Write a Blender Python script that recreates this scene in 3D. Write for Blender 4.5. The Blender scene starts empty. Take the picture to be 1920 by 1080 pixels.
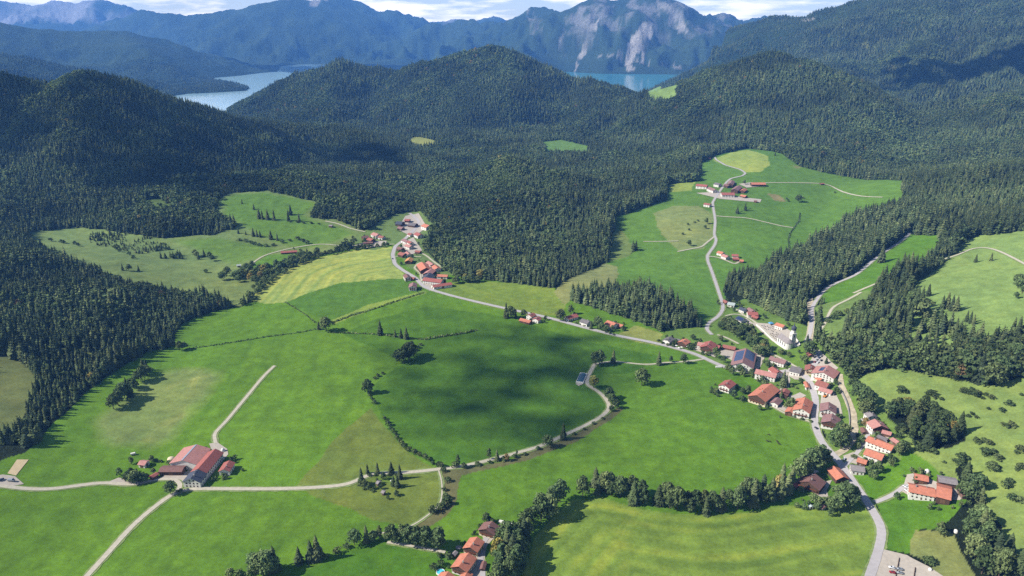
# Alpine valley seen from the air
HAZE = True
import bpy, math, random
import numpy as np
from mathutils import Vector, Matrix

sc = bpy.context.scene
COL = sc.collection
rnd = random.Random(11)
nrs = np.random.RandomState(5)

# ------------------------------------------------------------------ camera
CAMH = 350.0
F = 1371.0                       # focal length in photo pixels (1920 wide)
PITCH = math.radians(18.93)
CP, SP = math.cos(PITCH), math.sin(PITCH)
cam_d = bpy.data.cameras.new("camera")
cam = bpy.data.objects.new("camera", cam_d)
COL.objects.link(cam)
cam.location = (0, 0, CAMH)
cam.rotation_euler = (math.pi / 2 - PITCH, 0, 0)
cam_d.sensor_width = 36.0
cam_d.lens = F / 1920 * 36.0
cam_d.clip_start = 1.0
cam_d.clip_end = 120000.0
sc.camera = cam


def ray(px, py):
    a = (px - 960.0) / F
    b = (540.0 - py) / F
    return np.array([a, CP + b * SP, -SP + b * CP])


def pt_at(px, py, Y):
    """world point on the pixel's ray at forward distance Y"""
    if Y > 12500:
        Y = 12500 + (Y - 12500) * .25
    d = ray(px, py)
    t = Y / d[1]
    return np.array([0, 0, CAMH]) + d * t


# ------------------------------------------------------------------ noise
def _hash(ix, iy, seed):
    n = (ix.astype(np.int64) * 374761393 + iy.astype(np.int64) * 668265263 + seed * 974711) & 0x7FFFFFFF
    n = ((n ^ (n >> 13)) * 1274126177) & 0x7FFFFFFF
    n = (n ^ (n >> 16)) & 0xFFFF
    return n / 65535.0


def vnoise(x, y, seed=0):
    ix = np.floor(x); iy = np.floor(y)
    fx = x - ix; fy = y - iy
    fx = fx * fx * (3 - 2 * fx); fy = fy * fy * (3 - 2 * fy)
    a = _hash(ix, iy, seed); b = _hash(ix + 1, iy, seed)
    c = _hash(ix, iy + 1, seed); d = _hash(ix + 1, iy + 1, seed)
    return (a * (1 - fx) + b * fx) * (1 - fy) + (c * (1 - fx) + d * fx) * fy


def fbm(x, y, wl, octs=4, seed=0, gain=0.5):
    """noise about 0, roughly -1..1"""
    s = np.zeros_like(x, dtype=float); a = 1.0; tot = 0
    for o in range(octs):
        c, si = math.cos(0.6 * o + 0.3), math.sin(0.6 * o + 0.3)
        xr = (x * c - y * si) / wl; yr = (x * si + y * c) / wl
        s += a * (vnoise(xr + 17.3 * o, yr - 9.1 * o, seed + o) * 2 - 1)
        tot += a; a *= gain; wl *= 0.5
    return s / tot * 1.4


# ------------------------------------------------------------------ terrain
# ridge lines: (points, slope, roundness, tree height taken off, noise)
# a point is (px, py, Y) (a crest seen in that direction at distance Y) or ('w', x, y, z)
RIDGES = [
    ([(-250, 150, 1900), (-60, 122, 1950), (40, 134, 2000), (98, 154, 2020), (128, 138, 2010), (162, 124, 2000), (200, 134, 1990), (235, 155, 1980), (290, 186, 1960), (345, 220, 1900), (410, 285, 1830), (440, 335, 1780)], .52, 14, 18, .9),
    ([(165, 128, 2000), (130, 250, 1700), (60, 330, 1550)], .45, 40, 18, .8),
    ([(300, 225, 2300), (450, 218, 2450), (600, 236, 2450), (700, 257, 2300), (790, 288, 2150), (830, 325, 2050)], .30, 60, 15, .8),
    ([(405, 216, 3900), (450, 187, 3750), (500, 157, 3650), (560, 137, 3600), (640, 111, 3550), (700, 119, 3550), (750, 131, 3500), (800, 110, 3500), (860, 94, 3500), (925, 83, 3500), (940, 84, 3500), (990, 106, 3450), (1040, 131, 3400), (1080, 141, 3370), (1110, 142, 3350), (1160, 156, 3250), (1215, 188, 3150), (1280, 216, 2950)], .45, 30, 18, 1.2),
    ([(930, 84, 3500), (900, 160, 3200), (880, 235, 2900)], .45, 50, 18, 1.),
    ([(640, 111, 3550), (620, 170, 3200), (640, 230, 2900)], .45, 50, 18, 1.),
    ([(1110, 142, 3350), (1130, 200, 2900)], .45, 50, 18, 1.),
    ([(800, 394, 1480), (838, 340, 1580), (880, 303, 1700), (950, 292, 1750), (1040, 315, 1700), (1120, 366, 1520), (1150, 427, 1350)], .42, 25, 20, .5),
    ([(850, 330, 1600), (850, 385, 1400), (845, 455, 1200)], .42, 35, 16, .3),
    ([(950, 292, 1750), (950, 345, 1500), (945, 410, 1300), (942, 470, 1150)], .42, 35, 16, .3),
    ([(1040, 315, 1700), (1050, 370, 1450), (1060, 430, 1290), (1068, 478, 1160)], .42, 35, 16, .3),
    ([(1120, 366, 1520), (1120, 420, 1320)], .42, 30, 16, .3),
    ([('w', 70, 1030, 9), ('w', 130, 1010, 12), ('w', 195, 950, 10)], .2, 30, 0, .2),
    ([(1180, 212, 2900), (1230, 180, 2900), (1300, 152, 2850), (1400, 113, 2800), (1460, 93, 2750), (1500, 105, 2700), (1560, 142, 2600), (1640, 194, 2500), (1700, 250, 2300)], .47, 30, 18, 1.),
    ([(1440, 95, 2760), (1420, 190, 2450), (1400, 260, 2200)], .4, 60, 18, .8),
    ([(1600, 170, 2550), (1620, 240, 2200), (1640, 310, 1950)], .4, 60, 18, .8),
    ([(1190, 182, 6500), (1215, 162, 6500), (1300, 107, 6000), (1400, 62, 5600), (1440, 42, 5400), (1480, 39, 5200), (1560, 6, 5000), (1650, -12, 4800), (1780, -20, 4500), (1950, -30, 4200), (2300, -60, 4000), (2700, -70, 3500)], .45, 40, 15, 1.3),
    ([(1480, 39, 5200), (1560, 90, 4200), (1600, 130, 3600)], .42, 60, 15, 1.2),
    ([(1780, -20, 4500), (1740, 70, 3900), (1700, 130, 3400)], .42, 60, 15, 1.2),
    ([(1950, -30, 4200), (1960, 60, 3600), (1900, 130, 3200)], .42, 60, 15, 1.2),
    ([(2600, 30, 2600), (2300, 60, 2600), (2050, 130, 2400), (1920, 180, 2300), (1830, 245, 2100), (1760, 315, 1900)], .38, 50, 18, 1.),
    ([(1920, 180, 2300), (1960, 280, 1800), (1980, 350, 1550)], .35, 60, 18, .8),
    ([('w', 720, 250, 90), ('w', 790, 700, 110), ('w', 940, 1000, 110), ('w', 1150, 1350, 130)], .24, 60, 0, .3),
    ([('w', -780, 450, 60), ('w', -830, 850, 60), ('w', -1000, 1150, 45)], .16, 60, 0, .3),
    ([('w', -1500, 1200, 150), ('w', -1700, 1500, 220)], .25, 60, 0, .6),
    ([('w', -950, 1500, 42), ('w', -500, 1650, 45)], .12, 60, 0, .2),
    ([('w', 420, 1500, 22), ('w', 560, 1750, 38), ('w', 720, 2000, 50)], .10, 80, 0, .2),
    ([(590, 117, 12000), (700, 75, 11500), (760, 60, 11500), (800, 45, 11500), (870, 37, 11500), (940, 43, 11000), (1000, 18, 10500), (1020, 13, 10500), (1065, 26, 10000), (1090, 8, 9600), (1110, -3, 9500), (1150, 3, 9500), (1200, -7, 9500), (1230, -16, 9500), (1265, 3, 9700), (1320, 31, 10000), (1350, 38, 10500), (1385, 47, 11000), (1430, 36, 11500), (1470, 62, 12000)], .50, 20, 0, 1.6),
    ([(1110, -3, 9500), (1060, 70, 8700)], .5, 30, 0, 1.5),
    ([(1230, -16, 9500), (1290, 60, 8800)], .5, 30, 0, 1.5),
    ([(1130, 20, 9300), (1150, 80, 8600)], .6, 30, 0, 1.5),
    ([(60, 62, 15500), (150, 58, 15000), (190, 48, 14500), (270, 20, 14000), (350, 23, 14000), (430, 18, 14000), (480, 8, 13500), (540, -3, 13500), (610, 2, 13500), (650, 14, 13500), (700, 48, 13500), (745, 70, 13000)], .40, 30, 0, .9),
    ([(540, -3, 13500), (500, 50, 12300), (470, 90, 11500)], .45, 40, 0, 1.2),
    ([(280, 20, 14000), (330, 60, 12500), (350, 95, 11500)], .45, 40, 0, 1.2),
    ([(620, -12, 16500), (665, 2, 16500), (695, 16, 16000), (730, 13, 16000), (765, 28, 16000), (805, 42, 16000)], .5, 30, 0, 1.5),
    ([(300, 112, 11500), (450, 102, 11500), (560, 106, 11500), (650, 112, 11000), (760, 110, 10500)], .25, 100, 0, 1.),
    ([(-300, 20, 7000), (-150, 30, 7000), (0, 44, 7200), (60, 53, 7300), (130, 57, 7500), (230, 57, 7700), (300, 74, 7800), (400, 105, 8000), (470, 124, 8200), (522, 131, 8500)], .40, 60, 0, 1.),
    ([(-300, 80, 4600), (0, 103, 4900), (100, 122, 5100), (200, 143, 5200), (290, 168, 5300)], .28, 80, 0, 1.),
    ([(230, 57, 7700), (280, 105, 6600), (330, 152, 6000)], .30, 60, 10, 1.),
    ([(330, 170, 5400), (400, 170, 5450), (462, 170, 5350)], .12, 30, 12, .3),
    ([(-300, 14, 25000), (0, 3, 25000), (60, 8, 25000), (100, -2, 25000), (150, 4, 24500), (190, -3, 24000), (210, 10, 24000), (232, 6, 23500), (250, 24, 23500), (300, 45, 23000)], .55, 20, 0, 2.),
    ([(-100, 48, 19000), (60, 45, 19000), (110, 42, 19000), (165, 53, 18500)], .3, 40, 0, .5),
    ([(770, 46, 23000), (800, 40, 23000), (835, 37, 23000), (862, 31, 23000), (890, 42, 23000), (925, 29, 23000), (950, 38, 23000), (975, 40, 23000)], .45, 20, 0, 1.5),
]

LAKES = [
    [(318, 181), (350, 176), (400, 174), (462, 170), (467, 165), (440, 157), (402, 150), (402, 146), (450, 142), (480, 138), (520, 134), (527, 124), (560, 121), (600, 121), (660, 124), (620, 150), (520, 175), (440, 205), (412, 222), (380, 230), (352, 215), (340, 198)],
    [(1050, 134), (1120, 138), (1200, 139), (1300, 140), (1262, 160), (1215, 172), (1190, 185), (1140, 180), (1100, 165), (1040, 150)],
]


def in_poly(x, y, poly):
    inside = np.zeros(x.shape, bool)
    n = len(poly)
    P = np.asarray(poly, float)
    bx0, by0 = P.min(0); bx1, by1 = P.max(0)
    m = (x >= bx0) & (x <= bx1) & (y >= by0) & (y <= by1)
    if not m.any():
        return inside
    xs = x[m]; ys = y[m]
    r = np.zeros(xs.shape, bool)
    j = n - 1
    for i in range(n):
        xi, yi = P[i]; xj, yj = P[j]
        if yi != yj:
            c = ((yi > ys) != (yj > ys)) & (xs < (xj - xi) * (ys - yi) / (yj - yi) + xi)
            r ^= c
        j = i
    inside[m] = r
    return inside


def seg_dist(x, y, pts):
    """distance to polyline and interpolated 3rd coordinate"""
    best = np.full(x.shape, 1e12); val = np.zeros(x.shape)
    for a, b in zip(pts[:-1], pts[1:]):
        dx, dy = b[0] - a[0], b[1] - a[1]
        L2 = dx * dx + dy * dy + 1e-9
        t = np.clip(((x - a[0]) * dx + (y - a[1]) * dy) / L2, 0, 1)
        d2 = (x - a[0] - t * dx) ** 2 + (y - a[1] - t * dy) ** 2
        m = d2 < best
        best = np.where(m, d2, best)
        if len(a) > 2:
            val = np.where(m, a[2] + t * (b[2] - a[2]), val)
    return np.sqrt(best), val


def ridge_cone(x, y, pts, slope, r):
    """upper envelope of slopes falling away from every stretch of the crest"""
    out = np.full(x.shape, -1e9)
    for a, b in zip(pts[:-1], pts[1:]):
        dx, dy = b[0] - a[0], b[1] - a[1]
        L2 = dx * dx + dy * dy + 1e-9
        t = np.clip(((x - a[0]) * dx + (y - a[1]) * dy) / L2, 0, 1)
        d = np.sqrt((x - a[0] - t * dx) ** 2 + (y - a[1] - t * dy) ** 2)
        z = a[2] + t * (b[2] - a[2]) - slope * (np.sqrt(d * d + r * r) - r)
        out = np.maximum(out, z)
    return out


# grid axes: x = u * (y + 120)
U = np.concatenate([np.linspace(-1.6, -0.84, 26)[:-1], np.linspace(-0.84, 0.84, 900), np.linspace(0.84, 1.6, 26)[1:]])
rows = [-60.0]
while rows[-1] < 17300:
    y = rows[-1]
    f = .02 if y < 330 else .0032 if y < 3200 else .0045 if y < 7000 else .007 if y < 16000 else .013
    rows.append(y + (y + 120) * f)
V = np.array(rows)
UU, YY = np.meshgrid(U, V)
XX = UU * (YY + 120)


def terrain_height(x, y):
    far = np.clip((y - 1100) / 2500, 0, 1)
    h = 1.6 * fbm(x, y, 260, 3, 3) * np.clip((y - 300) / 400, 0, 1) + 1.0 + far * (14 + 12 * fbm(x, y, 600, 4, 8))
    wob = fbm(x, y, 420, 4, 21, .55)
    wob2 = fbm(x, y, 1500, 5, 31, .55)
    rid = np.abs(fbm(x, y * .8, 520, 5, 41, .55))
    for pts, slope, r, tree, nz in RIDGES:
        P = []
        for p in pts:
            if p[0] == 'w':
                P.append((p[1], p[2], p[3]))
            else:
                q = pt_at(p[0], p[1], p[2])
                P.append((q[0], q[1], q[2] - tree * 1.25))
        Pa = np.array(P)
        reach = max(Pa[:, 2].max(), 10) / slope + r + 300
        bx0, by0 = Pa[:, :2].min(0) - reach; bx1, by1 = Pa[:, :2].max(0) + reach
        m = (x > bx0) & (x < bx1) & (y > by0) & (y < by1)
        if not m.any():
            continue
        xm, ym = x[m], y[m]
        z = ridge_cone(xm, ym, P, slope, r)
        top = Pa[:, 2].max()
        # gullies fade out towards the crest, so that the skyline keeps its shape
        depth = np.clip((top - z) / max(top, 20), 0, 1)
        rg = rid[m]
        z = z + nz * (wob[m] * 0.13 + wob2[m] * 0.10 + (.35 - rg) * .22 * np.clip(depth * 3, .12 if top > 500 else 0, 1)) * max(top, 20) * np.maximum(depth, .10 if top > 500 else 0)
        k = 6.0 + 0.02 * max(top, 0)
        hm = h[m]
        # smooth maximum
        e = np.clip(0.5 + 0.5 * (hm - z) / k, 0, 1)
        h[m] = z * (1 - e) + hm * e + k * e * (1 - e)
    return h


ZZ = terrain_height(XX, YY)
# crags on the highest mountains
hi = np.clip((ZZ - 330) / 350, 0, 1) * np.clip((YY - 8000) / 2000, 0, 1)
ZZ += hi * np.where(XX < 200, .55, .55) * (60 * (1 - 2.2 * np.abs(fbm(XX, YY, 620, 6, 77, .62))) - 34)
LAKE_W = []
for L in LAKES:
    P = []
    for px, py in L:
        d = ray(px, py); t = -CAMH / d[2]
        P.append((d[0] * t, d[1] * t))
    LAKE_W.append(P)
    ins = in_poly(XX, YY, P)
    dd, _ = seg_dist(XX, YY, P + [P[0]])
    near = (~ins) & (dd < 400)
    ZZ[ins] = -6
    ZZ[near] = np.minimum(ZZ[near], 2.0 + dd[near] * 0.5 + 0 * dd[near])
lakey = (YY > 2500) & (ZZ < 2)
for P in LAKE_W:
    lakey &= ~in_poly(XX, YY, P)
ZZ[lakey] = 2.0


def bil(G, x, y):
    x = np.asarray(x, float); y = np.asarray(y, float)
    u = x / (y + 120)
    ci = np.clip(np.searchsorted(U, u) - 1, 0, len(U) - 2)
    ri = np.clip(np.searchsorted(V, y) - 1, 0, len(V) - 2)
    fu = np.clip((u - U[ci]) / (U[ci + 1] - U[ci]), 0, 1)
    fv = np.clip((y - V[ri]) / (V[ri + 1] - V[ri]), 0, 1)
    return (G[ri, ci] * (1 - fu) + G[ri, ci + 1] * fu) * (1 - fv) + (G[ri + 1, ci] * (1 - fu) + G[ri + 1, ci + 1] * fu) * fv


def hz(x, y):
    return bil(ZZ, x, y)


_T = np.concatenate([np.arange(200, 3000, 4.0), np.geomspace(3000, 17800, 800)])


def ground(px, py, ymin=0):
    """first point of the terrain on the pixel's ray -> (x, y, z)"""
    d = ray(px, py)
    T = _T
    X = d[0] * T; Y = d[1] * T; Z = CAMH + d[2] * T
    g = hz(X, Y)
    below = (Z < g) & (Y > ymin)
    if not below.any():
        i = len(T) - 1
        return np.array([X[i], Y[i], g[i]])
    i = int(np.argmax(below))
    if i == 0:
        return np.array([X[0], Y[0], g[0]])
    a, b = T[i - 1], T[i]
    for _ in range(18):
        m = (a + b) / 2
        if CAMH + d[2] * m < hz(d[0] * m, d[1] * m):
            b = m
        else:
            a = m
    t = (a + b) / 2
    x, y = d[0] * t, d[1] * t
    return np.array([x, y, float(hz(x, y))])


def project(x, y, z):
    dx, dy, dz = x, y, z - CAMH
    c = dy * CP - dz * SP
    up = dy * SP + dz * CP
    return 960 + F * dx / c, 540 - F * up / c


def gpoly(pts, step=25):
    """pixel polygon -> ground polygon (edges subdivided)"""
    out = []
    n = len(pts)
    for i in range(n):
        a = pts[i]; b = pts[(i + 1) % n]
        L = math.hypot(b[0] - a[0], b[1] - a[1])
        k = max(1, int(L / step))
        for j in range(k):
            t = j / k
            g = ground(a[0] + (b[0] - a[0]) * t, a[1] + (b[1] - a[1]) * t)
            out.append((g[0], g[1]))
    return out


def gline(pts, step=14, smooth=True):
    """pixel polyline -> smooth ground polyline"""
    P = [np.array(p, float) for p in pts]
    out = []
    for i in range(len(P) - 1):
        p0 = P[max(i - 1, 0)]; p1 = P[i]; p2 = P[i + 1]; p3 = P[min(i + 2, len(P) - 1)]
        L = np.linalg.norm(p2 - p1)
        k = max(1, int(L / step))
        for j in range(k):
            t = j / k
            q = 0.5 * ((2 * p1) + (-p0 + p2) * t + (2 * p0 - 5 * p1 + 4 * p2 - p3) * t * t + (-p0 + 3 * p1 - 3 * p2 + p3) * t ** 3)
            g = ground(q[0], q[1]); out.append((g[0], g[1]))
    g = ground(P[-1][0], P[-1][1]); out.append((g[0], g[1]))
    return out


# ------------------------------------------------------------------ materials
def srgb(r, g, b):
    def f(c):
        c /= 255.0
        return c / 12.92 if c <= 0.04045 else ((c + 0.055) / 1.055) ** 2.4
    return (f(r), f(g), f(b))


def new_mat(name):
    m = bpy.data.materials.new(name); m.use_nodes = True
    nt = m.node_tree
    for n in list(nt.nodes):
        nt.nodes.remove(n)
    out = nt.nodes.new('ShaderNodeOutputMaterial')
    return m, nt, out


def N(nt, typ, **kw):
    n = nt.nodes.new(typ)
    for k, v in kw.items():
        setattr(n, k, v)
    return n


KA = .70      # sheet and wall colours are given as seen in full sun; this brings them to albedo


def simple_mat(name, col, rough=0.85, noise=0.15, scale=0.6, spec=0.3, metallic=0.0):
    col = tuple(q * KA for q in col)
    m, nt, out = new_mat(name)
    b = N(nt, 'ShaderNodeBsdfPrincipled')
    b.inputs['Roughness'].default_value = rough
    b.inputs['Specular IOR Level'].default_value = spec
    b.inputs['Metallic'].default_value = metallic
    geo = N(nt, 'ShaderNodeNewGeometry')
    no = N(nt, 'ShaderNodeTexNoise'); no.inputs['Scale'].default_value = scale; no.inputs['Detail'].default_value = 4
    nt.links.new(geo.outputs['Position'], no.inputs['Vector'])
    mp = N(nt, 'ShaderNodeMapRange')
    mp.inputs[1].default_value = 0.3; mp.inputs[2].default_value = 0.7
    mp.inputs[3].default_value = 1 - noise; mp.inputs[4].default_value = 1 + noise
    nt.links.new(no.outputs['Fac'], mp.inputs[0])
    mx = N(nt, 'ShaderNodeVectorMath', operation='SCALE')
    mx.inputs[0].default_value = col[:3]
    nt.links.new(mp.outputs[0], mx.inputs['Scale'])
    nt.links.new(mx.outputs[0], b.inputs['Base Color'])
    nt.links.new(b.outputs[0], out.inputs[0])
    return m


def mesh_obj(name, verts, faces, mat=None, parent=None, smooth=False, link=True):
    me = bpy.data.meshes.new(name)
    me.from_pydata([tuple(v) for v in verts], [], [tuple(f) for f in faces])
    me.update()
    if mat is not None:
        for mm in (mat if isinstance(mat, (list, tuple)) else [mat]):
            me.materials.append(mm)
    if smooth:
        me.polygons.foreach_set('use_smooth', [True] * len(me.polygons))
    o = bpy.data.objects.new(name, me)
    if link:
        COL.objects.link(o)
    if parent is not None:
        o.parent = parent
    return o


def tag(o, label=None, cat=None, group=None, kind=None):
    if label: o['label'] = label
    if cat: o['category'] = cat
    if group: o['group'] = group
    if kind: o['kind'] = kind
    return o


def empty(name, loc, rz=0.0):
    o = bpy.data.objects.new(name, None)
    COL.objects.link(o)
    o.location = loc
    o.rotation_euler = (0, 0, rz)
    return o
# ------------------------------------------------------------------ fields
C_FOREST = srgb(38, 50, 30)
# name: (colour, polygon in photo pixels, patchiness)
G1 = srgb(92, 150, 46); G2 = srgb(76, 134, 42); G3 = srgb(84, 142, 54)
LIME = srgb(131, 157, 66); YEL = srgb(160, 176, 92); OLV = srgb(116, 134, 62); DRY = srgb(140, 152, 84)
FIELDS = [
    (G1, [(-60, 905), (-40, 880), (10, 862), (45, 850), (95, 800), (150, 748), (215, 695), (275, 660), (332, 648), (328, 625), (350, 602), (400, 584), (450, 574), (478, 566), (480, 545), (520, 510), (580, 482), (660, 468), (742, 455), (765, 500), (800, 515), (850, 515), (900, 524), (960, 530), (1042, 540), (1060, 560), (1120, 578), (1190, 600), (1245, 622), (1300, 640), (1350, 665), (1390, 690), (1440, 730), (1520, 780), (1560, 860), (1600, 930), (1650, 985), (1655, 1100), (900, 1180), (-400, 1180), (-400, 905)]),
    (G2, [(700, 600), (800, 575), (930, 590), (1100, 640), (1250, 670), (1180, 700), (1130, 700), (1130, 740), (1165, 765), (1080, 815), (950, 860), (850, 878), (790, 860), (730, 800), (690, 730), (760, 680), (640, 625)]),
    (srgb(88, 144, 46), [(380, 920), (560, 915), (640, 905), (660, 960), (700, 990), (560, 1040), (420, 1100), (150, 1100)]),
    (srgb(96, 152, 48), [(1160, 765), (1200, 690), (1340, 690), (1520, 790), (1540, 860), (1480, 880), (1320, 930), (1180, 920), (1080, 900), (960, 950), (930, 1000), (850, 1020), (800, 990), (850, 950), (860, 900), (990, 862)]),
    # yellow hay field and its neighbours
    (YEL, [(473, 563), (480, 545), (520, 512), (590, 485), (660, 470), (735, 462), (740, 480), (745, 500), (762, 521), (640, 530), (570, 552), (535, 567), (500, 570)]),
    (G3, [(537, 567), (570, 552), (640, 530), (762, 521), (797, 542), (790, 548), (690, 572), (622, 600), (600, 596), (570, 585)]),
    (srgb(138, 162, 72), [(622, 600), (690, 572), (792, 545), (802, 549), (700, 580), (630, 606)]),
    (srgb(128, 152, 66), [(812, 545), (850, 530), (900, 528), (960, 530), (1040, 540), (1048, 560), (1062, 575), (1050, 592), (1000, 592), (955, 584), (880, 566)]),
    (srgb(150, 158, 84), [(1155, 630), (1190, 610), (1245, 625), (1235, 648), (1160, 634)]),
    # brownish patches in the big meadow
    (srgb(130, 150, 84), [(165, 790), (200, 755), (240, 725), (290, 692), (350, 686), (430, 690), (427, 715), (400, 745), (370, 782), (330, 825), (285, 850), (240, 845), (200, 850), (165, 825)]),
    (srgb(112, 130, 58), [(560, 912), (590, 870), (620, 832), (695, 762), (715, 790), (745, 830), (790, 866), (826, 882), (830, 910), (825, 945), (800, 968), (760, 985), (705, 975), (640, 950), (590, 930)]),
    (srgb(92, 140, 50), [(690, 885), (745, 882), (745, 905), (735, 912), (700, 908)]),
    (srgb(112, 112, 74), [(830, 880), (870, 878), (960, 860), (1060, 822), (1160, 764), (1168, 770), (1080, 828), (990, 862), (900, 882), (868, 892), (858, 910), (855, 945), (838, 965), (785, 1000), (735, 1000), (800, 966), (828, 940), (833, 905)]),
    (LIME, [(975, 1100), (980, 1060), (1000, 1010), (1040, 975), (1075, 938), (1130, 935), (1200, 955), (1290, 966), (1380, 960), (1460, 950), (1500, 945), (1520, 950), (1600, 945), (1622, 952), (1638, 985), (1641, 1020), (1615, 1100)]),
    (srgb(80, 144, 44), [(500, 1100), (640, 1040), (690, 1015), (790, 1025), (838, 1042), (815, 1100)]),
    # upper left pastures
    (srgb(126, 146, 84), [(57, 437), (75, 432), (150, 426), (215, 433), (310, 447), (345, 441), (400, 441), (445, 424), (404, 402), (408, 375), (430, 362), (500, 357), (602, 380), (580, 408), (635, 412), (688, 436), (665, 455), (620, 472), (560, 492), (500, 530), (468, 560), (448, 577), (400, 558), (330, 545), (250, 535), (200, 516), (130, 490), (57, 456)]),
    (srgb(96, 148, 62), [(408, 375), (430, 364), (500, 358), (602, 380), (580, 405), (600, 412), (680, 437), (600, 465), (560, 468), (500, 452), (440, 420), (412, 402)]),
    (srgb(104, 148, 66), [(310, 450), (400, 443), (500, 455), (540, 470), (470, 490), (440, 500), (360, 470)]),
    (srgb(90, 148, 56), [(470, 497), (500, 478), (545, 474), (560, 478), (520, 500), (470, 510)]),
    (srgb(86, 116, 60), [(266, 374), (300, 370), (328, 390), (322, 400), (290, 398)]),  # shaded little meadow: its shade is painted in as a dim green
    # left edge clearings
    (srgb(112, 124, 74), [(-80, 655), (25, 668), (60, 690), (72, 720), (50, 760), (35, 800), (-10, 830), (-80, 840)]),
    (srgb(112, 128, 74), [(65, 642), (120, 652), (215, 655), (212, 672), (150, 668), (75, 662)]),
    # plateau with the hamlet
    (srgb(92, 148, 62), [(1140, 492), (1180, 478), (1198, 468), (1150, 442), (1155, 405), (1250, 375), (1253, 345), (1310, 340), (1316, 305), (1345, 290), (1400, 278), (1450, 284), (1470, 290), (1500, 312), (1560, 326), (1620, 336), (1692, 338), (1694, 372), (1650, 395), (1600, 415), (1560, 438), (1520, 462), (1470, 488), (1420, 510), (1372, 520), (1352, 545), (1364, 572), (1352, 600), (1330, 620), (1316, 612), (1302, 594), (1266, 575), (1215, 548), (1150, 532), (1118, 520), (1122, 502)]),
    (srgb(164, 178, 86), [(1335, 300), (1362, 289), (1400, 281), (1440, 294), (1443, 310), (1425, 322), (1395, 323), (1350, 306)]),
    (srgb(134, 150, 92), [(1225, 400), (1262, 386), (1310, 386), (1335, 402), (1337, 442), (1318, 466), (1272, 470), (1240, 440)]),
    (srgb(150, 168, 80), [(1254, 345), (1302, 342), (1295, 358), (1256, 360)]),
    (srgb(150, 140, 96), [(1438, 362), (1460, 366), (1475, 378), (1452, 376)]),
    (srgb(150, 140, 96), [(1480, 308), (1505, 312), (1500, 318), (1486, 315)]),
    (srgb(118, 138, 76), [(1145, 440), (1165, 430), (1190, 468), (1180, 480), (1140, 492)]),
    # clearings in the forest beyond
    (srgb(150, 160, 90), [(764, 262), (782, 256), (824, 264), (815, 276), (775, 275)]),
    (srgb(98, 150, 76), [(1018, 266), (1052, 262), (1102, 273), (1108, 288), (1060, 292), (1028, 292)]),
    (srgb(128, 156, 84), [(1198, 174), (1240, 163), (1272, 166), (1268, 184), (1215, 190)]),
    # right bank
    (srgb(90, 152, 52), [(1536, 552), (1570, 530), (1600, 515), (1640, 482), (1680, 455), (1700, 440), (1768, 440), (1764, 470), (1745, 486), (1700, 512), (1640, 540), (1600, 562), (1550, 568)]),
    (srgb(138, 164, 92), [(1680, 640), (1678, 600), (1712, 530), (1760, 500), (1790, 480), (1800, 455), (1830, 442), (1925, 432), (2200, 430), (2200, 660), (1930, 632), (1850, 640), (1800, 640), (1740, 660)]),
    (srgb(126, 154, 84), [(1522, 575), (1570, 565), (1620, 545), (1640, 545), (1610, 590), (1600, 620), (1565, 650), (1540, 640), (1545, 610)]),
    (srgb(132, 154, 84), [(1590, 712), (1650, 692), (1690, 692), (1780, 712), (1860, 722), (1920, 708), (2100, 700), (2300, 1180), (1830, 1180), (1830, 960), (1815, 930), (1760, 880), (1720, 850), (1680, 835), (1640, 790), (1610, 755)]),
    (srgb(84, 146, 44), [(1585, 885), (1640, 872), (1690, 840), (1720, 850), (1760, 880), (1800, 900), (1818, 930), (1795, 962), (1762, 992), (1722, 992), (1708, 1012), (1702, 1037), (1652, 1028), (1658, 985), (1640, 945), (1610, 920)]),
    (srgb(138, 146, 86), [(1702, 1012), (1712, 994), (1760, 994), (1800, 1000), (1850, 1030), (1860, 1100), (1760, 1100), (1742, 1058), (1702, 1038)]),
    (srgb(108, 146, 70), [(1325, 612), (1360, 572), (1400, 560), (1480, 600), (1512, 612), (1532, 640), (1560, 668), (1584, 692), (1602, 724), (1616, 800), (1610, 860), (1580, 870), (1530, 790), (1440, 720), (1330, 672), (1240, 636), (1250, 615)]),
    (srgb(104, 148, 62), [(1445, 655), (1500, 645), (1512, 660), (1500, 690), (1450, 682)]),
    (srgb(112, 146, 72), [(1604, 756), (1625, 762), (1662, 772), (1690, 810), (1704, 838), (1690, 862), (1640, 878), (1590, 892), (1575, 872), (1605, 850), (1614, 800)]),
    (srgb(140, 150, 96), [(1040, 548), (1058, 528), (1100, 508), (1135, 494), (1160, 500), (1152, 537), (1112, 542), (1078, 553), (1060, 572)]),
    # ground below the upper hamlet
    (srgb(112, 138, 78), [(742, 455), (700, 470), (660, 462), (670, 440), (740, 400), (790, 395), (815, 425), (800, 470), (820, 495), (850, 515), (800, 520), (760, 500)]),
]
# forest standing inside those open polygons: (polygon)
WOODS = [
    [(1664, 782), (1668, 762), (1700, 752), (1740, 770), (1800, 805), (1812, 825), (1780, 840), (1740, 842), (1715, 824), (1692, 808)],
    [(1790, 880), (1812, 862), (1830, 900), (1850, 950), (1880, 990), (1870, 1010), (1840, 985), (1815, 940)],
    [(1785, 990), (1810, 965), (1850, 985), (1900, 1040), (1910, 1100), (1840, 1100), (1800, 1030)],
    [(1410, 390), (1380, 400), (1385, 400)],
]

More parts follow.
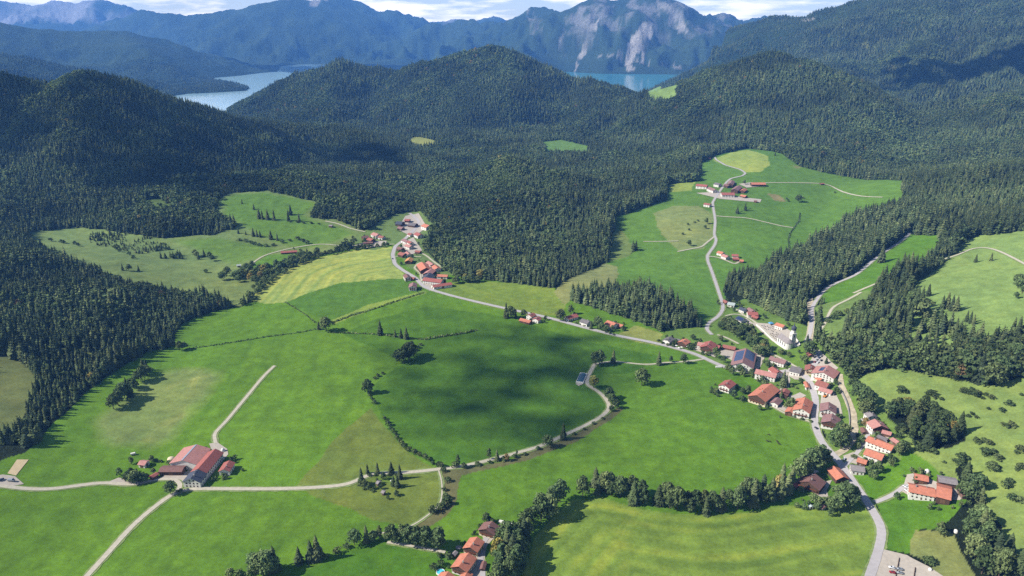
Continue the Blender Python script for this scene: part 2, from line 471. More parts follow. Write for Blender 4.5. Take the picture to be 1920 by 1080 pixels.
# open ground with loose trees on it: (polygon, share of the full number, height factor)
LOOSE = [
    ([(165, 436), (240, 436), (300, 450), (345, 476), (342, 490), (290, 484), (215, 466), (165, 458)], .8, .45),
    ([(1590, 590), (1600, 572), (1640, 552), (1700, 532), (1728, 545), (1726, 590), (1712, 625), (1680, 650), (1640, 665), (1580, 685), (1555, 665), (1575, 625)], .42, 1.15),
    ([(1590, 640), (1680, 625), (1720, 590), (1750, 600), (1800, 625), (1860, 640), (1930, 625), (1990, 660), (1990, 715), (1900, 705), (1780, 695), (1690, 685), (1600, 700)], .55, 1.05),
    ([(60, 640), (215, 650), (215, 676), (60, 668)], .35, 1.0),
    ([(400, 420), (445, 428), (430, 445), (390, 445)], .5, .7),
]
LW = [(gpoly(p), a_, b_) for p, a_, b_ in LOOSE]
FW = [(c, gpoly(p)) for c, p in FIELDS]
WW = [gpoly(p) for p in WOODS]

SOFT = {2, 3, 9, 11, 16, 17, 27, 29, 30}
colr = np.zeros(XX.shape + (3,)); colr[:] = C_FOREST
open_ = np.zeros(XX.shape, bool)
fid = np.zeros(XX.shape, int)
# wobble the sampling position a little so that edges are not ruled
wx = 2.2 * fbm(XX, YY, 30, 2, 51); wy = 2.2 * fbm(XX, YY, 30, 2, 52)
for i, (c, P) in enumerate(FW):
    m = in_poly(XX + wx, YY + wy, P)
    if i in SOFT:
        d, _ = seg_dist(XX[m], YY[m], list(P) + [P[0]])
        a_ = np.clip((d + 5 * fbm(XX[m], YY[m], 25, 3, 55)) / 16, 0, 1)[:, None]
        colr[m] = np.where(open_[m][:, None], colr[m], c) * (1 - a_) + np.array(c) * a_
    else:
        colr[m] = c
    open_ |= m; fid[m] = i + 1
for P in WW:
    m = in_poly(XX, YY, P)
    colr[m] = C_FOREST; open_ &= ~m; fid[m] = 0

# ------ real colour variation of the grass: patches, mowing lines, wet and dry ground
pat = fbm(XX, YY, 120, 4, 61)
fine = fbm(XX, YY, 14, 3, 62)
vfine = fbm(XX, YY, 5, 2, 63)
om = open_
strk = fbm(XX, YY * .22, 9, 3, 64)
var = 1 + 0.12 * pat + 0.09 * fine + 0.07 * vfine + .09 * strk
ang = [None]


def stripes(idx, line, period, amp, tint):
    m = fid == idx + 1
    if not m.any():
        return
    d, _ = seg_dist(XX[m], YY[m], line)
    d = d + 2.0 * fbm(XX[m], YY[m], 90, 2, 71)
    s = np.sin(d * 2 * math.pi / period) * 0.55 + np.sin(d * 2 * math.pi / (period * 2.63) + 1) * 0.45
    s = s * .75 + 1.0 * fbm(d * 1.0, XX[m] * .07, 7, 3, 72) + .35 * fbm(XX[m], YY[m], 14, 2, 73)
    k = (1 + amp * s)[:, None] * np.ones(3)
    k[:, 0] *= 1 + tint * s; k[:, 2] *= 1 - tint * s * .5
    colr[m] *= k


stripes(13, gline([(960, 1120), (985, 1040), (1040, 985), (1080, 940), (1130, 938), (1290, 968), (1460, 950), (1640, 930), (1800, 910)], 40), 15.0, .20, .16)
stripes(4, gline([(470, 566), (520, 512), (600, 482), (735, 462)], 40), 11.0, .14, .10)
stripes(7, gline([(812, 545), (880, 566), (955, 584), (1050, 592)], 40), 13.0, .06, .05)
stripes(14, gline([(500, 1100), (640, 1040), (700, 1012), (838, 1042)], 40), 9.0, .07, .03)
stripes(0, gline([(250, 1100), (400, 900), (520, 700), (560, 620)], 60), 13.0, .045, .02)
stripes(1, gline([(700, 600), (690, 730), (790, 860), (860, 878)], 60), 12.0, .05, .02)
stripes(2, gline([(160, 1095), (300, 943), (365, 917)], 60), 12.0, .045, .02)
stripes(3, gline([(960, 950), (1180, 920), (1320, 930), (1480, 880)], 60), 12.0, .05, .02)
for i in (9, 10, 34, 36, 15, 25):
    m = fid == i + 1
    q = fbm(XX[m], YY[m], 22, 4, 80 + i)
    colr[m] *= np.stack([1 + .10 * q, 1 + .08 * q, 1 + .08 * q], -1)
colr[om] *= var[om][:, None]
# wheel tracks of tractors and cattle paths
for tr_ in ([(180, 800), (260, 770), (330, 720), (420, 700)], [(170, 830), (240, 800), (330, 790), (400, 740)], [(240, 850), (300, 800), (360, 770)], [(330, 830), (352, 780), (360, 720), (380, 690)],
            [(110, 850), (180, 838), (260, 842)], [(420, 1000), (520, 960), (640, 945)], [(330, 1060), (360, 980), (420, 930)], [(1200, 760), (1320, 800), (1460, 800), (1525, 800)], [(980, 930), (1100, 880), (1250, 870)],
            [(1440, 790), (1400, 860), (1330, 920)], [(600, 730), (640, 760), (690, 780)], [(860, 600), (900, 680), (1000, 720)], [(1180, 1075), (1160, 1020), (1190, 965)], [(1500, 960), (1560, 1010), (1600, 1075)],
            [(1670, 900), (1720, 870), (1740, 885)], [(1720, 1000), (1760, 960), (1740, 935)], [(1230, 330 + 220), (1260, 520), (1330, 500)], [(650, 560), (700, 590), (760, 600)]):
    L_ = gline(tr_, 12)
    mk = (YY > 400) & (YY < 1500) & om
    d_, _ = seg_dist(XX[mk], YY[mk], L_)
    e_ = np.exp(-(d_ / 1.3) ** 2) + np.exp(-((d_ - 3.6) / 1.3) ** 2) * .6
    colr[mk] *= 1 + (e_ * np.clip(.25 + fbm(XX[mk], YY[mk], 30, 2, 66), 0, 1) * .30)[:, None] * np.array([1.2, .6, .7])
# warm / cool drift over the meadows
dr = fbm(XX, YY, 230, 3, 90)
colr[om] *= np.stack([1 + .12 * dr[om] + .06 * fine[om], 1 + .03 * dr[om], 1 - .06 * dr[om] - .05 * fine[om]], -1)
# forest floor
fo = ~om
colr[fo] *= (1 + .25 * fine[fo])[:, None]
# forest seen from very far: the canopy itself, broad patches of tone
farf = fo & (YY > 4200)
can = fbm(XX, YY, 260, 5, 91, .65)
base = np.array(srgb(38, 58, 38)); lt = np.array(srgb(66, 82, 48))
tt = np.clip(0.35 + 0.5 * can[farf], 0, 1)[:, None]
colr[farf] = base * (1 - tt) + lt * tt
# ---- bare rock: scree runs and crags
ROCK = np.array(srgb(168, 162, 152))


def rock(polypx, thr=.0, wl=60, sd=0, strength=1.0):
    Y0 = polypx[0]
    P = gpoly(polypx, 8)
    m = in_poly(XX, YY, P)
    q = fbm(XX[m] * 2.2, YY[m] * .55, wl, 4, 200 + sd)
    k = np.clip((q - thr) * 4, 0, 1)[:, None] * strength
    colr[m] = colr[m] * (1 - k) + ROCK * (0.85 + 0.25 * q[:, None]) * k


rock([(1178, 78), (1205, 45), (1222, 48), (1225, 66), (1214, 85), (1208, 108), (1200, 118), (1203, 95), (1190, 105), (1182, 120), (1195, 132), (1175, 134), (1172, 110)], -.45, 200, 1)
rock([(1108, 45), (1122, 38), (1118, 70), (1100, 100), (1086, 115), (1080, 136), (1077, 136), (1082, 108), (1098, 80)], -.3, 200, 2, .9)
rock([(1040, 80), (1075, 45), (1110, 15), (1115, 60), (1090, 100), (1060, 105)], .15, 260, 3, .7)
rock([(1210, 0), (1235, -5), (1275, 20), (1290, 60), (1250, 70), (1225, 40), (1215, 25)], .05, 260, 4, .8)
rock([(1120, 104), (1160, 104), (1200, 114), (1280, 126), (1280, 129), (1200, 118), (1160, 108), (1120, 107)], -.6, 200, 5, .6)
rock([(500, 0), (560, -4), (610, 0), (640, 10), (600, 12), (560, 12)], .0, 400, 6, .8)
rock([(1640, 2), (1680, -6), (1730, -2), (1700, 6), (1650, 6)], -.3, 300, 7, .8)
rock([(1500, 36), (1530, 32), (1525, 38), (1505, 41)], -.4, 200, 8, .8)
rock([(1760, 40), (1800, 22), (1835, 20), (1800, 32), (1770, 50)], .0, 120, 9, .5)
rock([(1790, 66), (1810, 60), (1805, 72), (1790, 74)], -.2, 120, 10, .6)
rock([(1860, -10), (1930, -14), (1990, -12), (1960, 8), (1890, 4)], -.1, 200, 11, .6)
rock([(1890, 90), (1910, 92), (1908, 104), (1892, 104)], -.2, 120, 12, .6)
snowy = (YY > 14500) & (ZZ > 450)
q = fbm(XX, YY, 900, 5, 301, .6)
k = np.clip((q + .15) * 2.2, 0, 1)
kk = (k * snowy)[..., None]
colr = colr * (1 - kk) + np.array(srgb(146, 146, 146)) * kk
rg_ = (YY > 8300) & (YY < 11000) & (ZZ > 200) & (XX > 200) & (XX < 2900)
q = fbm(XX[rg_] * 1.6, YY[rg_] * .6 + ZZ[rg_] * .5, 240, 5, 260, .65)
k = (np.clip((q - .02) * 2.2, 0, 1) * np.clip((ZZ[rg_] - 200) / 350, 0, .8))[:, None]
colr[rg_] = colr[rg_] * (1 - k) + np.array(srgb(140, 138, 134)) * k
# meadow ledges high on the right hand mountain
for P, c in [([(1600, 80), (1640, 76), (1690, 80), (1660, 90), (1610, 90)], (120, 124, 72)), ([(1590, 110), (1640, 100), (1650, 106), (1600, 116)], (120, 124, 72)),
             ([(1700, 125), (1690, 132), (1660, 130), (1665, 122)], (120, 120, 72)), ([(1860, 58), (1890, 52), (1892, 58), (1865, 64)], (110, 118, 68)),
             ([(1650, 238), (1680, 232), (1700, 240), (1670, 246)], (126, 124, 84)), ([(1490, 236), (1520, 232), (1516, 240), (1494, 246)], (126, 124, 84)),
             ([(740, 300), (770, 296), (772, 306), (744, 308)], (96, 104, 70))]:
    m = in_poly(XX + 3 * wx, YY + 3 * wy, gpoly(P, 10))
    q = np.clip(.5 + fbm(XX[m], YY[m], 60, 3, 97), 0, 1)[:, None]
    colr[m] = colr[m] * (1 - q) + np.array(srgb(*c)) * q

gr_ = np.clip((colr[om][:, 0] / np.maximum(colr[om][:, 1], 1e-4) - .32) / .35, 0, 1)[:, None]
colr[om] *= np.array([.67, .46, .36]) * (1 - gr_) + np.array([.56, .55, .50]) * gr_
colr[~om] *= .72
# ------------------------------------------------------------------ terrain mesh
nr, nc = XX.shape
co = np.stack([XX, YY, ZZ], -1).reshape(-1, 3).astype(np.float32)
idx = np.arange(nr * nc).reshape(nr, nc)
quads = np.stack([idx[:-1, :-1], idx[:-1, 1:], idx[1:, 1:], idx[1:, :-1]], -1).reshape(-1, 4)
me = bpy.data.meshes.new('terrain')
me.vertices.add(len(co)); me.vertices.foreach_set('co', co.ravel())
me.loops.add(quads.size); me.loops.foreach_set('vertex_index', quads.ravel().astype(np.int32))
me.polygons.add(len(quads))
me.polygons.foreach_set('loop_start', np.arange(0, quads.size, 4, dtype=np.int32))
me.polygons.foreach_set('use_smooth', np.ones(len(quads), bool))
me.update(calc_edges=True)
at = me.attributes.new('land_colour', 'FLOAT_COLOR', 'POINT')
at.data.foreach_set('color', np.concatenate([np.clip(colr, 0, 1), np.ones(colr.shape[:2] + (1,))], -1).astype(np.float32).ravel())
at = me.attributes.new('wooded', 'FLOAT', 'POINT')
at.data.foreach_set('value', (~open_).astype(np.float32).ravel())
terrain = bpy.data.objects.new('terrain', me)
COL.objects.link(terrain)
tag(terrain, kind='structure')

m, nt, out = new_mat('land')
b = N(nt, 'ShaderNodeBsdfPrincipled'); b.inputs['Roughness'].default_value = .95; b.inputs['Specular IOR Level'].default_value = .1
a = N(nt, 'ShaderNodeAttribute', attribute_name='land_colour')
geo = N(nt, 'ShaderNodeNewGeometry')
no = N(nt, 'ShaderNodeTexNoise'); no.inputs['Scale'].default_value = .45; no.inputs['Detail'].default_value = 6; no.inputs['Roughness'].default_value = .7
nt.links.new(geo.outputs['Position'], no.inputs['Vector'])
mp = N(nt, 'ShaderNodeMapRange'); mp.inputs[1].default_value = .3; mp.inputs[2].default_value = .7; mp.inputs[3].default_value = .78; mp.inputs[4].default_value = 1.22
nt.links.new(no.outputs['Fac'], mp.inputs[0])
sc_ = N(nt, 'ShaderNodeVectorMath', operation='SCALE')
nt.links.new(a.outputs['Color'], sc_.inputs[0]); nt.links.new(mp.outputs[0], sc_.inputs['Scale'])
nm = N(nt, 'ShaderNodeTexNoise'); nm.inputs['Scale'].default_value = .09; nm.inputs['Detail'].default_value = 5; nm.inputs['Roughness'].default_value = .6
nt.links.new(geo.outputs['Position'], nm.inputs['Vector'])
mp3 = N(nt, 'ShaderNodeMapRange'); mp3.inputs[1].default_value = .35; mp3.inputs[2].default_value = .65; mp3.inputs[3].default_value = .87; mp3.inputs[4].default_value = 1.13
nt.links.new(nm.outputs['Fac'], mp3.inputs[0])
mm_ = N(nt, 'ShaderNodeMath', operation='MULTIPLY'); nt.links.new(mp.outputs[0], mm_.inputs[0]); nt.links.new(mp3.outputs[0], mm_.inputs[1])
nt.links.new(mm_.outputs[0], sc_.inputs['Scale'])
# far canopy texture
no2 = N(nt, 'ShaderNodeTexNoise'); no2.inputs['Scale'].default_value = .035; no2.inputs['Detail'].default_value = 8; no2.inputs['Roughness'].default_value = .75
nt.links.new(geo.outputs['Position'], no2.inputs['Vector'])
w = N(nt, 'ShaderNodeAttribute', attribute_name='wooded')
mp2 = N(nt, 'ShaderNodeMapRange'); mp2.inputs[1].default_value = .32; mp2.inputs[2].default_value = .68; mp2.inputs[3].default_value = .62; mp2.inputs[4].default_value = 1.38
nt.links.new(no2.outputs['Fac'], mp2.inputs[0])
one = N(nt, 'ShaderNodeMix', data_type='FLOAT'); one.inputs[2].default_value = 1.0
nt.links.new(w.outputs['Fac'], one.inputs[0]); nt.links.new(mp2.outputs[0], one.inputs[3])
sc2 = N(nt, 'ShaderNodeVectorMath', operation='SCALE')
nt.links.new(sc_.outputs[0], sc2.inputs[0]); nt.links.new(one.outputs[0], sc2.inputs['Scale'])
bw = N(nt, 'ShaderNodeMath', operation='MULTIPLY'); bw.inputs[1].default_value = 1.0
nt.links.new(w.outputs['Fac'], bw.inputs[0])
bmp = N(nt, 'ShaderNodeBump'); bmp.inputs['Distance'].default_value = 22.0
nt.links.new(bw.outputs[0], bmp.inputs['Strength']); nt.links.new(no2.outputs['Fac'], bmp.inputs['Height'])
nt.links.new(bmp.outputs[0], b.inputs['Normal'])
nt.links.new(sc2.outputs[0], b.inputs['Base Color'])
nt.links.new(b.outputs[0], out.inputs[0])
me.materials.append(m)

# ------------------------------------------------------------------ water
WCOL = [srgb(150, 184, 194), srgb(62, 132, 148)]  # water tints with part of the reflection painted in, pale sky on the left
m_waters = []
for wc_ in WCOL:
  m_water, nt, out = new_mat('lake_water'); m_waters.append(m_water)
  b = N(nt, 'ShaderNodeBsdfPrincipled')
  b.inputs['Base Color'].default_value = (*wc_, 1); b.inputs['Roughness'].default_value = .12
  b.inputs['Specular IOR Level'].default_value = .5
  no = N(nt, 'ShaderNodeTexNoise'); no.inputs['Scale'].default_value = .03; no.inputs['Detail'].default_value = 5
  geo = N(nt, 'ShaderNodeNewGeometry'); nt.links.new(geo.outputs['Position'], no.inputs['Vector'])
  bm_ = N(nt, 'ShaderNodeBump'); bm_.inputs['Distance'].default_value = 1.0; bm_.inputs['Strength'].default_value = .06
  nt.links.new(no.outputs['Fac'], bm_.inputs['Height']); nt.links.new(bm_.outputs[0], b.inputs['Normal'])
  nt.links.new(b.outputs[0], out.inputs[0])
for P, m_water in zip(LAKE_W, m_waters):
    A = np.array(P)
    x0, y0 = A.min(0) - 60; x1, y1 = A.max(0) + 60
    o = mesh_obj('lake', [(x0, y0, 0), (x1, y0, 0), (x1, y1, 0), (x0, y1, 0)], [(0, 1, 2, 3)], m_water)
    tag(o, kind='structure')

# ------------------------------------------------------------------ roads and yards (draped sheets)
m_asph = simple_mat('pale_asphalt', srgb(176, 170, 168), .9, .08, .3)
m_gravel = simple_mat('gravel_track', srgb(186, 178, 158), .95, .12, .5)
m_yard = simple_mat('yard_gravel', srgb(178, 168, 154), .95, .10, .4)
m_verge = simple_mat('mown_verge', srgb(122, 138, 78), .95, .25, .3)
m_sand = simple_mat('sand', srgb(196, 176, 138), .95, .08, .4)
m_river = simple_mat('river_stones', srgb(176, 164, 138), .95, .28, .25)
m_ditch = simple_mat('ditch_earth', srgb(52, 58, 34), .95, .25, .3)


def resample(line, step):
    P = np.array(line); out = [P[0]]
    seg = np.linalg.norm(np.diff(P, axis=0), axis=1); cum = np.concatenate([[0], np.cumsum(seg)])
    n = max(2, int(cum[-1] / step) + 1)
    s = np.linspace(0, cum[-1], n)
    return np.stack([np.interp(s, cum, P[:, 0]), np.interp(s, cum, P[:, 1])], -1)


def smooth_line(P, it=3):
    P = P.copy()
    for _ in range(it):
        P[1:-1] = (P[:-2] + 2 * P[1:-1] + P[2:]) / 4
    return P


def ribbon(name, line, width, mat, lift=.25, step=4.0, label=None, jitter=0.0, thick=0.0):
    P = smooth_line(resample(line, step), 4)
    T = np.gradient(P, axis=0); T /= np.linalg.norm(T, axis=1)[:, None] + 1e-9
    Nn = np.stack([-T[:, 1], T[:, 0]], -1)
    verts = []; faces = []
    K = 3
    w = np.ones(len(P)) * width
    if jitter:
        w *= 1 + jitter * (nrs.rand(len(P)) - .5) * 2
    for k in range(K):
        s = (k / (K - 1) - .5)
        Q = P + Nn * (w * s)[:, None]
        z = hz(Q[:, 0], Q[:, 1]) + lift + Q[:, 1] * 2.0e-4
        verts.append(np.column_stack([Q, z]))
    n = len(P)
    V_ = np.concatenate(verts)
    for k in range(K - 1):
        for i in range(n - 1):
            faces.append((k * n + i, k * n + i + 1, (k + 1) * n + i + 1, (k + 1) * n + i))
    faces = [f[::-1] for f in faces]
    o = mesh_obj(name, V_, faces, mat, smooth=True)
    tag(o, kind='structure')
    return o


ROADS = [
    # main road down the valley
    ('road', 6.2, m_asph, [(1620, 1110), (1638, 1060), (1650, 1020), (1653, 990), (1640, 965), (1625, 940), (1600, 905), (1575, 868), (1545, 835), (1530, 805), (1527, 780), (1530, 755), (1520, 720), (1505, 700), (1480, 695), (1440, 700), (1400, 698), (1370, 692), (1340, 681), (1300, 663), (1230, 644), (1150, 628), (1080, 610), (1020, 594), (950, 579), (880, 563), (830, 550), (795, 538), (780, 522), (760, 510), (740, 495), (736, 478), (741, 462), (755, 452), (770, 438), (782, 425), (786, 415), (775, 405), (768, 400)]),
    ('road', 6.0, m_asph, [(1505, 700), (1522, 690), (1535, 675), (1528, 660), (1520, 648), (1512, 640)]),
    ('road', 5.0, m_asph, [(1512, 640), (1518, 628), (1522, 600), (1522, 578), (1545, 545), (1570, 530), (1605, 515), (1645, 482), (1690, 452), (1705, 438)]),
    ('path', 3.2, m_gravel, [(1537, 620), (1548, 605), (1560, 578), (1590, 562), (1615, 548)]),
    ('path', 3.2, m_gravel, [(1600, 550), (1660, 525), (1700, 512), (1740, 495), (1790, 480), (1830, 465), (1870, 470), (1930, 500)]),
    # roads of the plateau
    ('road', 4.5, m_asph, [(1335, 628), (1324, 618), (1328, 606), (1345, 595), (1356, 578), (1350, 555), (1340, 525), (1333, 505), (1327, 490), (1326, 480), (1340, 460), (1343, 450), (1339, 440), (1341, 415), (1338, 395), (1336, 380), (1345, 365), (1352, 355), (1362, 342), (1370, 335), (1392, 330), (1398, 325), (1388, 318), (1360, 310), (1343, 300), (1340, 295)]),
    ('path', 3.0, m_gravel, [(1339, 444), (1325, 455), (1316, 463), (1295, 467), (1270, 472)]),
    ('path', 3.0, m_gravel, [(1343, 405), (1365, 407), (1400, 409), (1440, 418), (1470, 425), (1487, 427)]),
    ('path', 3.5, m_gravel, [(1405, 345), (1440, 343), (1500, 343), (1550, 346), (1580, 360), (1615, 368), (1655, 370)]),
    ('path', 3.0, m_gravel, [(1328, 481), (1345, 482), (1360, 488), (1378, 496), (1390, 488)]),
    ('path', 2.5, m_gravel, [(1206, 453), (1240, 453), (1272, 452)]),
    # farm tracks
    ('path', 4.2, m_gravel, [(150, 1095), (200, 1040), (250, 985), (300, 943), (330, 923), (365, 917), (420, 917), (520, 917), (600, 914), (655, 908), (675, 898), (700, 888), (750, 887), (790, 884), (823, 880)]),
    ('path', 4.0, m_gravel, [(-60, 905), (0, 911), (50, 917), (100, 917), (160, 909), (200, 905), (230, 909), (262, 907)]),
    ('path', 3.5, m_gravel, [(262, 907), (300, 898), (335, 901), (342, 912), (330, 925)]),
    ('path', 3.2, m_gravel, [(405, 832), (400, 815), (420, 795), (445, 765), (470, 735), (495, 705), (515, 686)]),
    ('path', 4.0, m_gravel, [(823, 880), (860, 876), (910, 865), (960, 852), (1010, 838), (1050, 820), (1100, 797), (1130, 780), (1144, 766), (1138, 750), (1120, 733), (1098, 720), (1103, 705), (1115, 683)]),
    ('path', 2.4, m_gravel, [(1115, 683), (1150, 678), (1210, 684), (1250, 680), (1290, 678), (1322, 673)]),
    ('path', 1.2, m_gravel, [(822, 881), (828, 900), (829, 925), (826, 945), (808, 962), (765, 990), (700, 1003)]),
    ('path', 2.5, m_gravel, [(726, 1017), (770, 1024), (835, 1036)]),
    ('path', 2.5, m_gravel, [(470, 497), (490, 482), (520, 472), (550, 465), (600, 458), (640, 461), (680, 460), (740, 458)]),
    ('path', 3.0, m_gravel, [(610, 415), (635, 420), (655, 428), (685, 435)]),
    ('road', 4.0, m_asph, [(1640, 942), (1665, 933), (1690, 918), (1700, 905), (1705, 912)]),
    ('road', 3.6, m_asph, [(1578, 880), (1595, 862), (1615, 840), (1625, 820), (1632, 808), (1622, 790), (1617, 785)]),
    ('path', 2.4, m_gravel, [(1380, 580), (1395, 592), (1410, 600), (1440, 625), (1455, 640), (1480, 655)]),
    ('path', 2.2, m_gravel, [(1360, 593), (1375, 588), (1395, 592)]),
    ('path', 2.0, m_gravel, [(1425, 655), (1450, 665), (1475, 678), (1495, 690)]),
    ('path', 2.6, m_gravel, [(1345, 628), (1360, 632), (1375, 640), (1385, 645)]),
    ('path', 2.6, m_gravel, [(1413, 655), (1428, 668), (1420, 680), (1416, 692)]),
    ('path', 2.0, m_gravel, [(1525, 793), (1500, 785), (1475, 778), (1462, 770), (1440, 758)]),
    ('path', 2.2, m_gravel, [(740, 481), (770, 481), (790, 482)]),
    ('path', 2.8, m_gravel, [(785, 472), (800, 480), (812, 490), (830, 503)]),
    ('path', 2.4, m_gravel, [(790, 528), (788, 512), (776, 503), (783, 494), (790, 492)]),
    ('path', 2.2, m_gravel, [(1143, 766), (1150, 760)]),
    ('path', 3.0, m_gravel, [(825, 1000), (860, 985)]) if False else None,
    ('path', 3.6, m_asph, [(905, 1090), (905, 1060), (898, 1040), (905, 1020), (915, 1005), (925, 995)]),
]
for r in ROADS:
    if r:
        ribbon('verge', gline(r[3], 10), r[1] + 3.2, m_verge, lift=.12, jitter=.16)
        ribbon(r[0], gline(r[3], 10), r[1], r[2], lift=.30, jitter=.05)


def clip_sheet(name, pxpoly, mat, lift=.2, flat=False):
    """a draped patch of ground"""
    import bmesh
    P = gpoly(pxpoly, 12)
    bm = bmesh.new()
    vs = [bm.verts.new((x, y, 0)) for x, y in P]
    f = bm.faces.new(vs)
    bmesh.ops.triangulate(bm, faces=[f])
    for _ in range(6):
        long_ = [e for e in bm.edges if e.calc_length() > 9]
        if not long_:
            break
        bmesh.ops.subdivide_edges(bm, edges=long_, cuts=1)
        bmesh.ops.triangulate(bm, faces=bm.faces[:])
    if f.is_valid:
        pass
    bm.verts.ensure_lookup_table()
    xs = np.array([v.co.x for v in bm.verts]); ys = np.array([v.co.y for v in bm.verts])
    zs = hz(xs, ys) + lift + ys * 2e-4
    for v, z in zip(bm.verts, zs):
        v.co.z = z
    bmesh.ops.recalc_face_normals(bm, faces=bm.faces[:])
    if sum(fc.normal.z for fc in bm.faces) < 0:
        bmesh.ops.reverse_faces(bm, faces=bm.faces[:])
    me = bpy.data.meshes.new(name); bm.to_mesh(me); bm.free()
    me.materials.append(mat)
    o = bpy.data.objects.new(name, me); COL.objects.link(o)
    tag(o, kind='structure')
    return o


YARDS = [
    ('gravel_lot', m_yard, [(1655, 1030), (1700, 1041), (1712, 1048), (1742, 1063), (1775, 1085), (1790, 1120), (1630, 1120), (1640, 1075)]),
    ('pavement', m_yard, [(1520, 650), (1535, 655), (1560, 680), (1572, 690), (1560, 700), (1535, 690), (1522, 700), (1512, 690), (1522, 672)]),
    ('pavement', m_yard, [(1410, 605), (1440, 607), (1460, 608), (1490, 625), (1500, 648), (1470, 652), (1448, 640), (1425, 620)]),
    ('pavement', m_yard, [(1385, 600), (1400, 597), (1420, 612), (1408, 610)]),
    ('pavement', m_yard, [(1352, 655), (1378, 650), (1385, 665), (1380, 680), (1365, 672), (1350, 665)]),
    ('pavement', m_yard, [(300, 897), (315, 885), (350, 885), (360, 872), (378, 870), (385, 880), (365, 900), (350, 912), (340, 900)]),
    ('pavement', m_yard, [(392, 832), (408, 830), (426, 842), (428, 852), (380, 912), (366, 915), (366, 905), (405, 862)]),
    ('pavement', m_yard, [(200, 905), (222, 896), (240, 898), (262, 904), (240, 909)]),
    ('sand_arena', m_sand, [(14, 888), (32, 862), (54, 862), (30, 892)]),
    ('pavement', m_yard, [(-20, 895), (5, 890), (28, 893), (45, 908), (20, 912), (-20, 908)]),
    ('pavement', m_yard, [(865, 1085), (900, 1030), (910, 1020), (902, 1000), (925, 990), (945, 998), (925, 1010), (912, 1025), (903, 1085)]),
    ('pavement', m_yard, [(1695, 908), (1700, 890), (1712, 888), (1760, 905), (1810, 925), (1800, 938), (1760, 938), (1705, 930), (1688, 920)]),
    ('pavement', m_yard, [(1510, 905), (1540, 905), (1560, 900), (1550, 920), (1555, 938), (1545, 935), (1520, 922), (1500, 915)]),
    ('pavement', m_yard, [(1478, 690), (1500, 695), (1515, 705), (1505, 712), (1490, 712), (1478, 705)]),
    ('pavement', m_yard, [(1420, 745), (1450, 735), (1465, 728), (1470, 735), (1452, 755), (1438, 760)]),
    ('pavement', m_yard, [(1540, 735), (1565, 735), (1575, 755), (1580, 780), (1560, 790), (1545, 790), (1538, 760)]),
    ('pavement', m_yard, [(1580, 855), (1600, 848), (1625, 862), (1610, 872), (1590, 866)]),
    ('pavement', m_yard, [(1170, 640), (1178, 650), (1160, 634), (1150, 628), (1160, 622)]) if False else None,
    ('pavement', m_yard, [(745, 430), (760, 405), (785, 400), (800, 425), (782, 440), (765, 440)]),
    ('pavement', m_yard, [(755, 455), (775, 445), (792, 470), (770, 478), (752, 470)]),
    ('pavement', m_yard, [(788, 500), (800, 498), (830, 540), (805, 545), (793, 530)]),
    ('pavement', m_yard, [(667, 460), (690, 452), (725, 452), (722, 460), (680, 466)]),
    ('pavement', m_yard, [(1385, 345), (1410, 342), (1425, 350), (1400, 352)]),
    ('pavement', m_yard, [(1305, 362), (1345, 360), (1390, 370), (1428, 374), (1425, 380), (1350, 373)]),
    ('pavement', m_yard, [(1295, 655), (1308, 648), (1330, 652), (1348, 664), (1340, 670), (1318, 662)]),
    ('pavement', m_yard, [(1440, 702), (1474, 692), (1482, 712), (1478, 728), (1464, 722), (1466, 708)]),
    ('pavement', m_yard, [(1411, 652), (1424, 660), (1434, 670), (1426, 688), (1414, 700), (1420, 676)]),
    ('pavement', m_yard, [(1640, 806), (1652, 806), (1676, 816), (1664, 822), (1648, 813)]),
    ('pavement', m_yard, [(1475, 738), (1486, 742), (1500, 736), (1512, 742), (1500, 748), (1482, 750)]),
    ('pavement', m_yard, [(1440, 760), (1462, 768), (1480, 776), (1500, 783), (1490, 770), (1460, 756)]),
    ('pavement', m_yard, [(1079, 720), (1092, 716), (1098, 718), (1085, 724)]),
    ('river_bed', m_river, [(1568, 700), (1580, 702), (1583, 722), (1594, 745), (1606, 775), (1610, 805), (1604, 830), (1590, 846), (1570, 858), (1556, 852), (1580, 840), (1593, 815), (1595, 785), (1583, 752), (1572, 728)]),
    ('river_bed', m_river, [(1512, 560), (1524, 558), (1528, 600), (1524, 640), (1510, 640), (1516, 600)]),
]
for y in YARDS:
    if y:
        clip_sheet(*[y[0], y[2], y[1]], lift=.15)
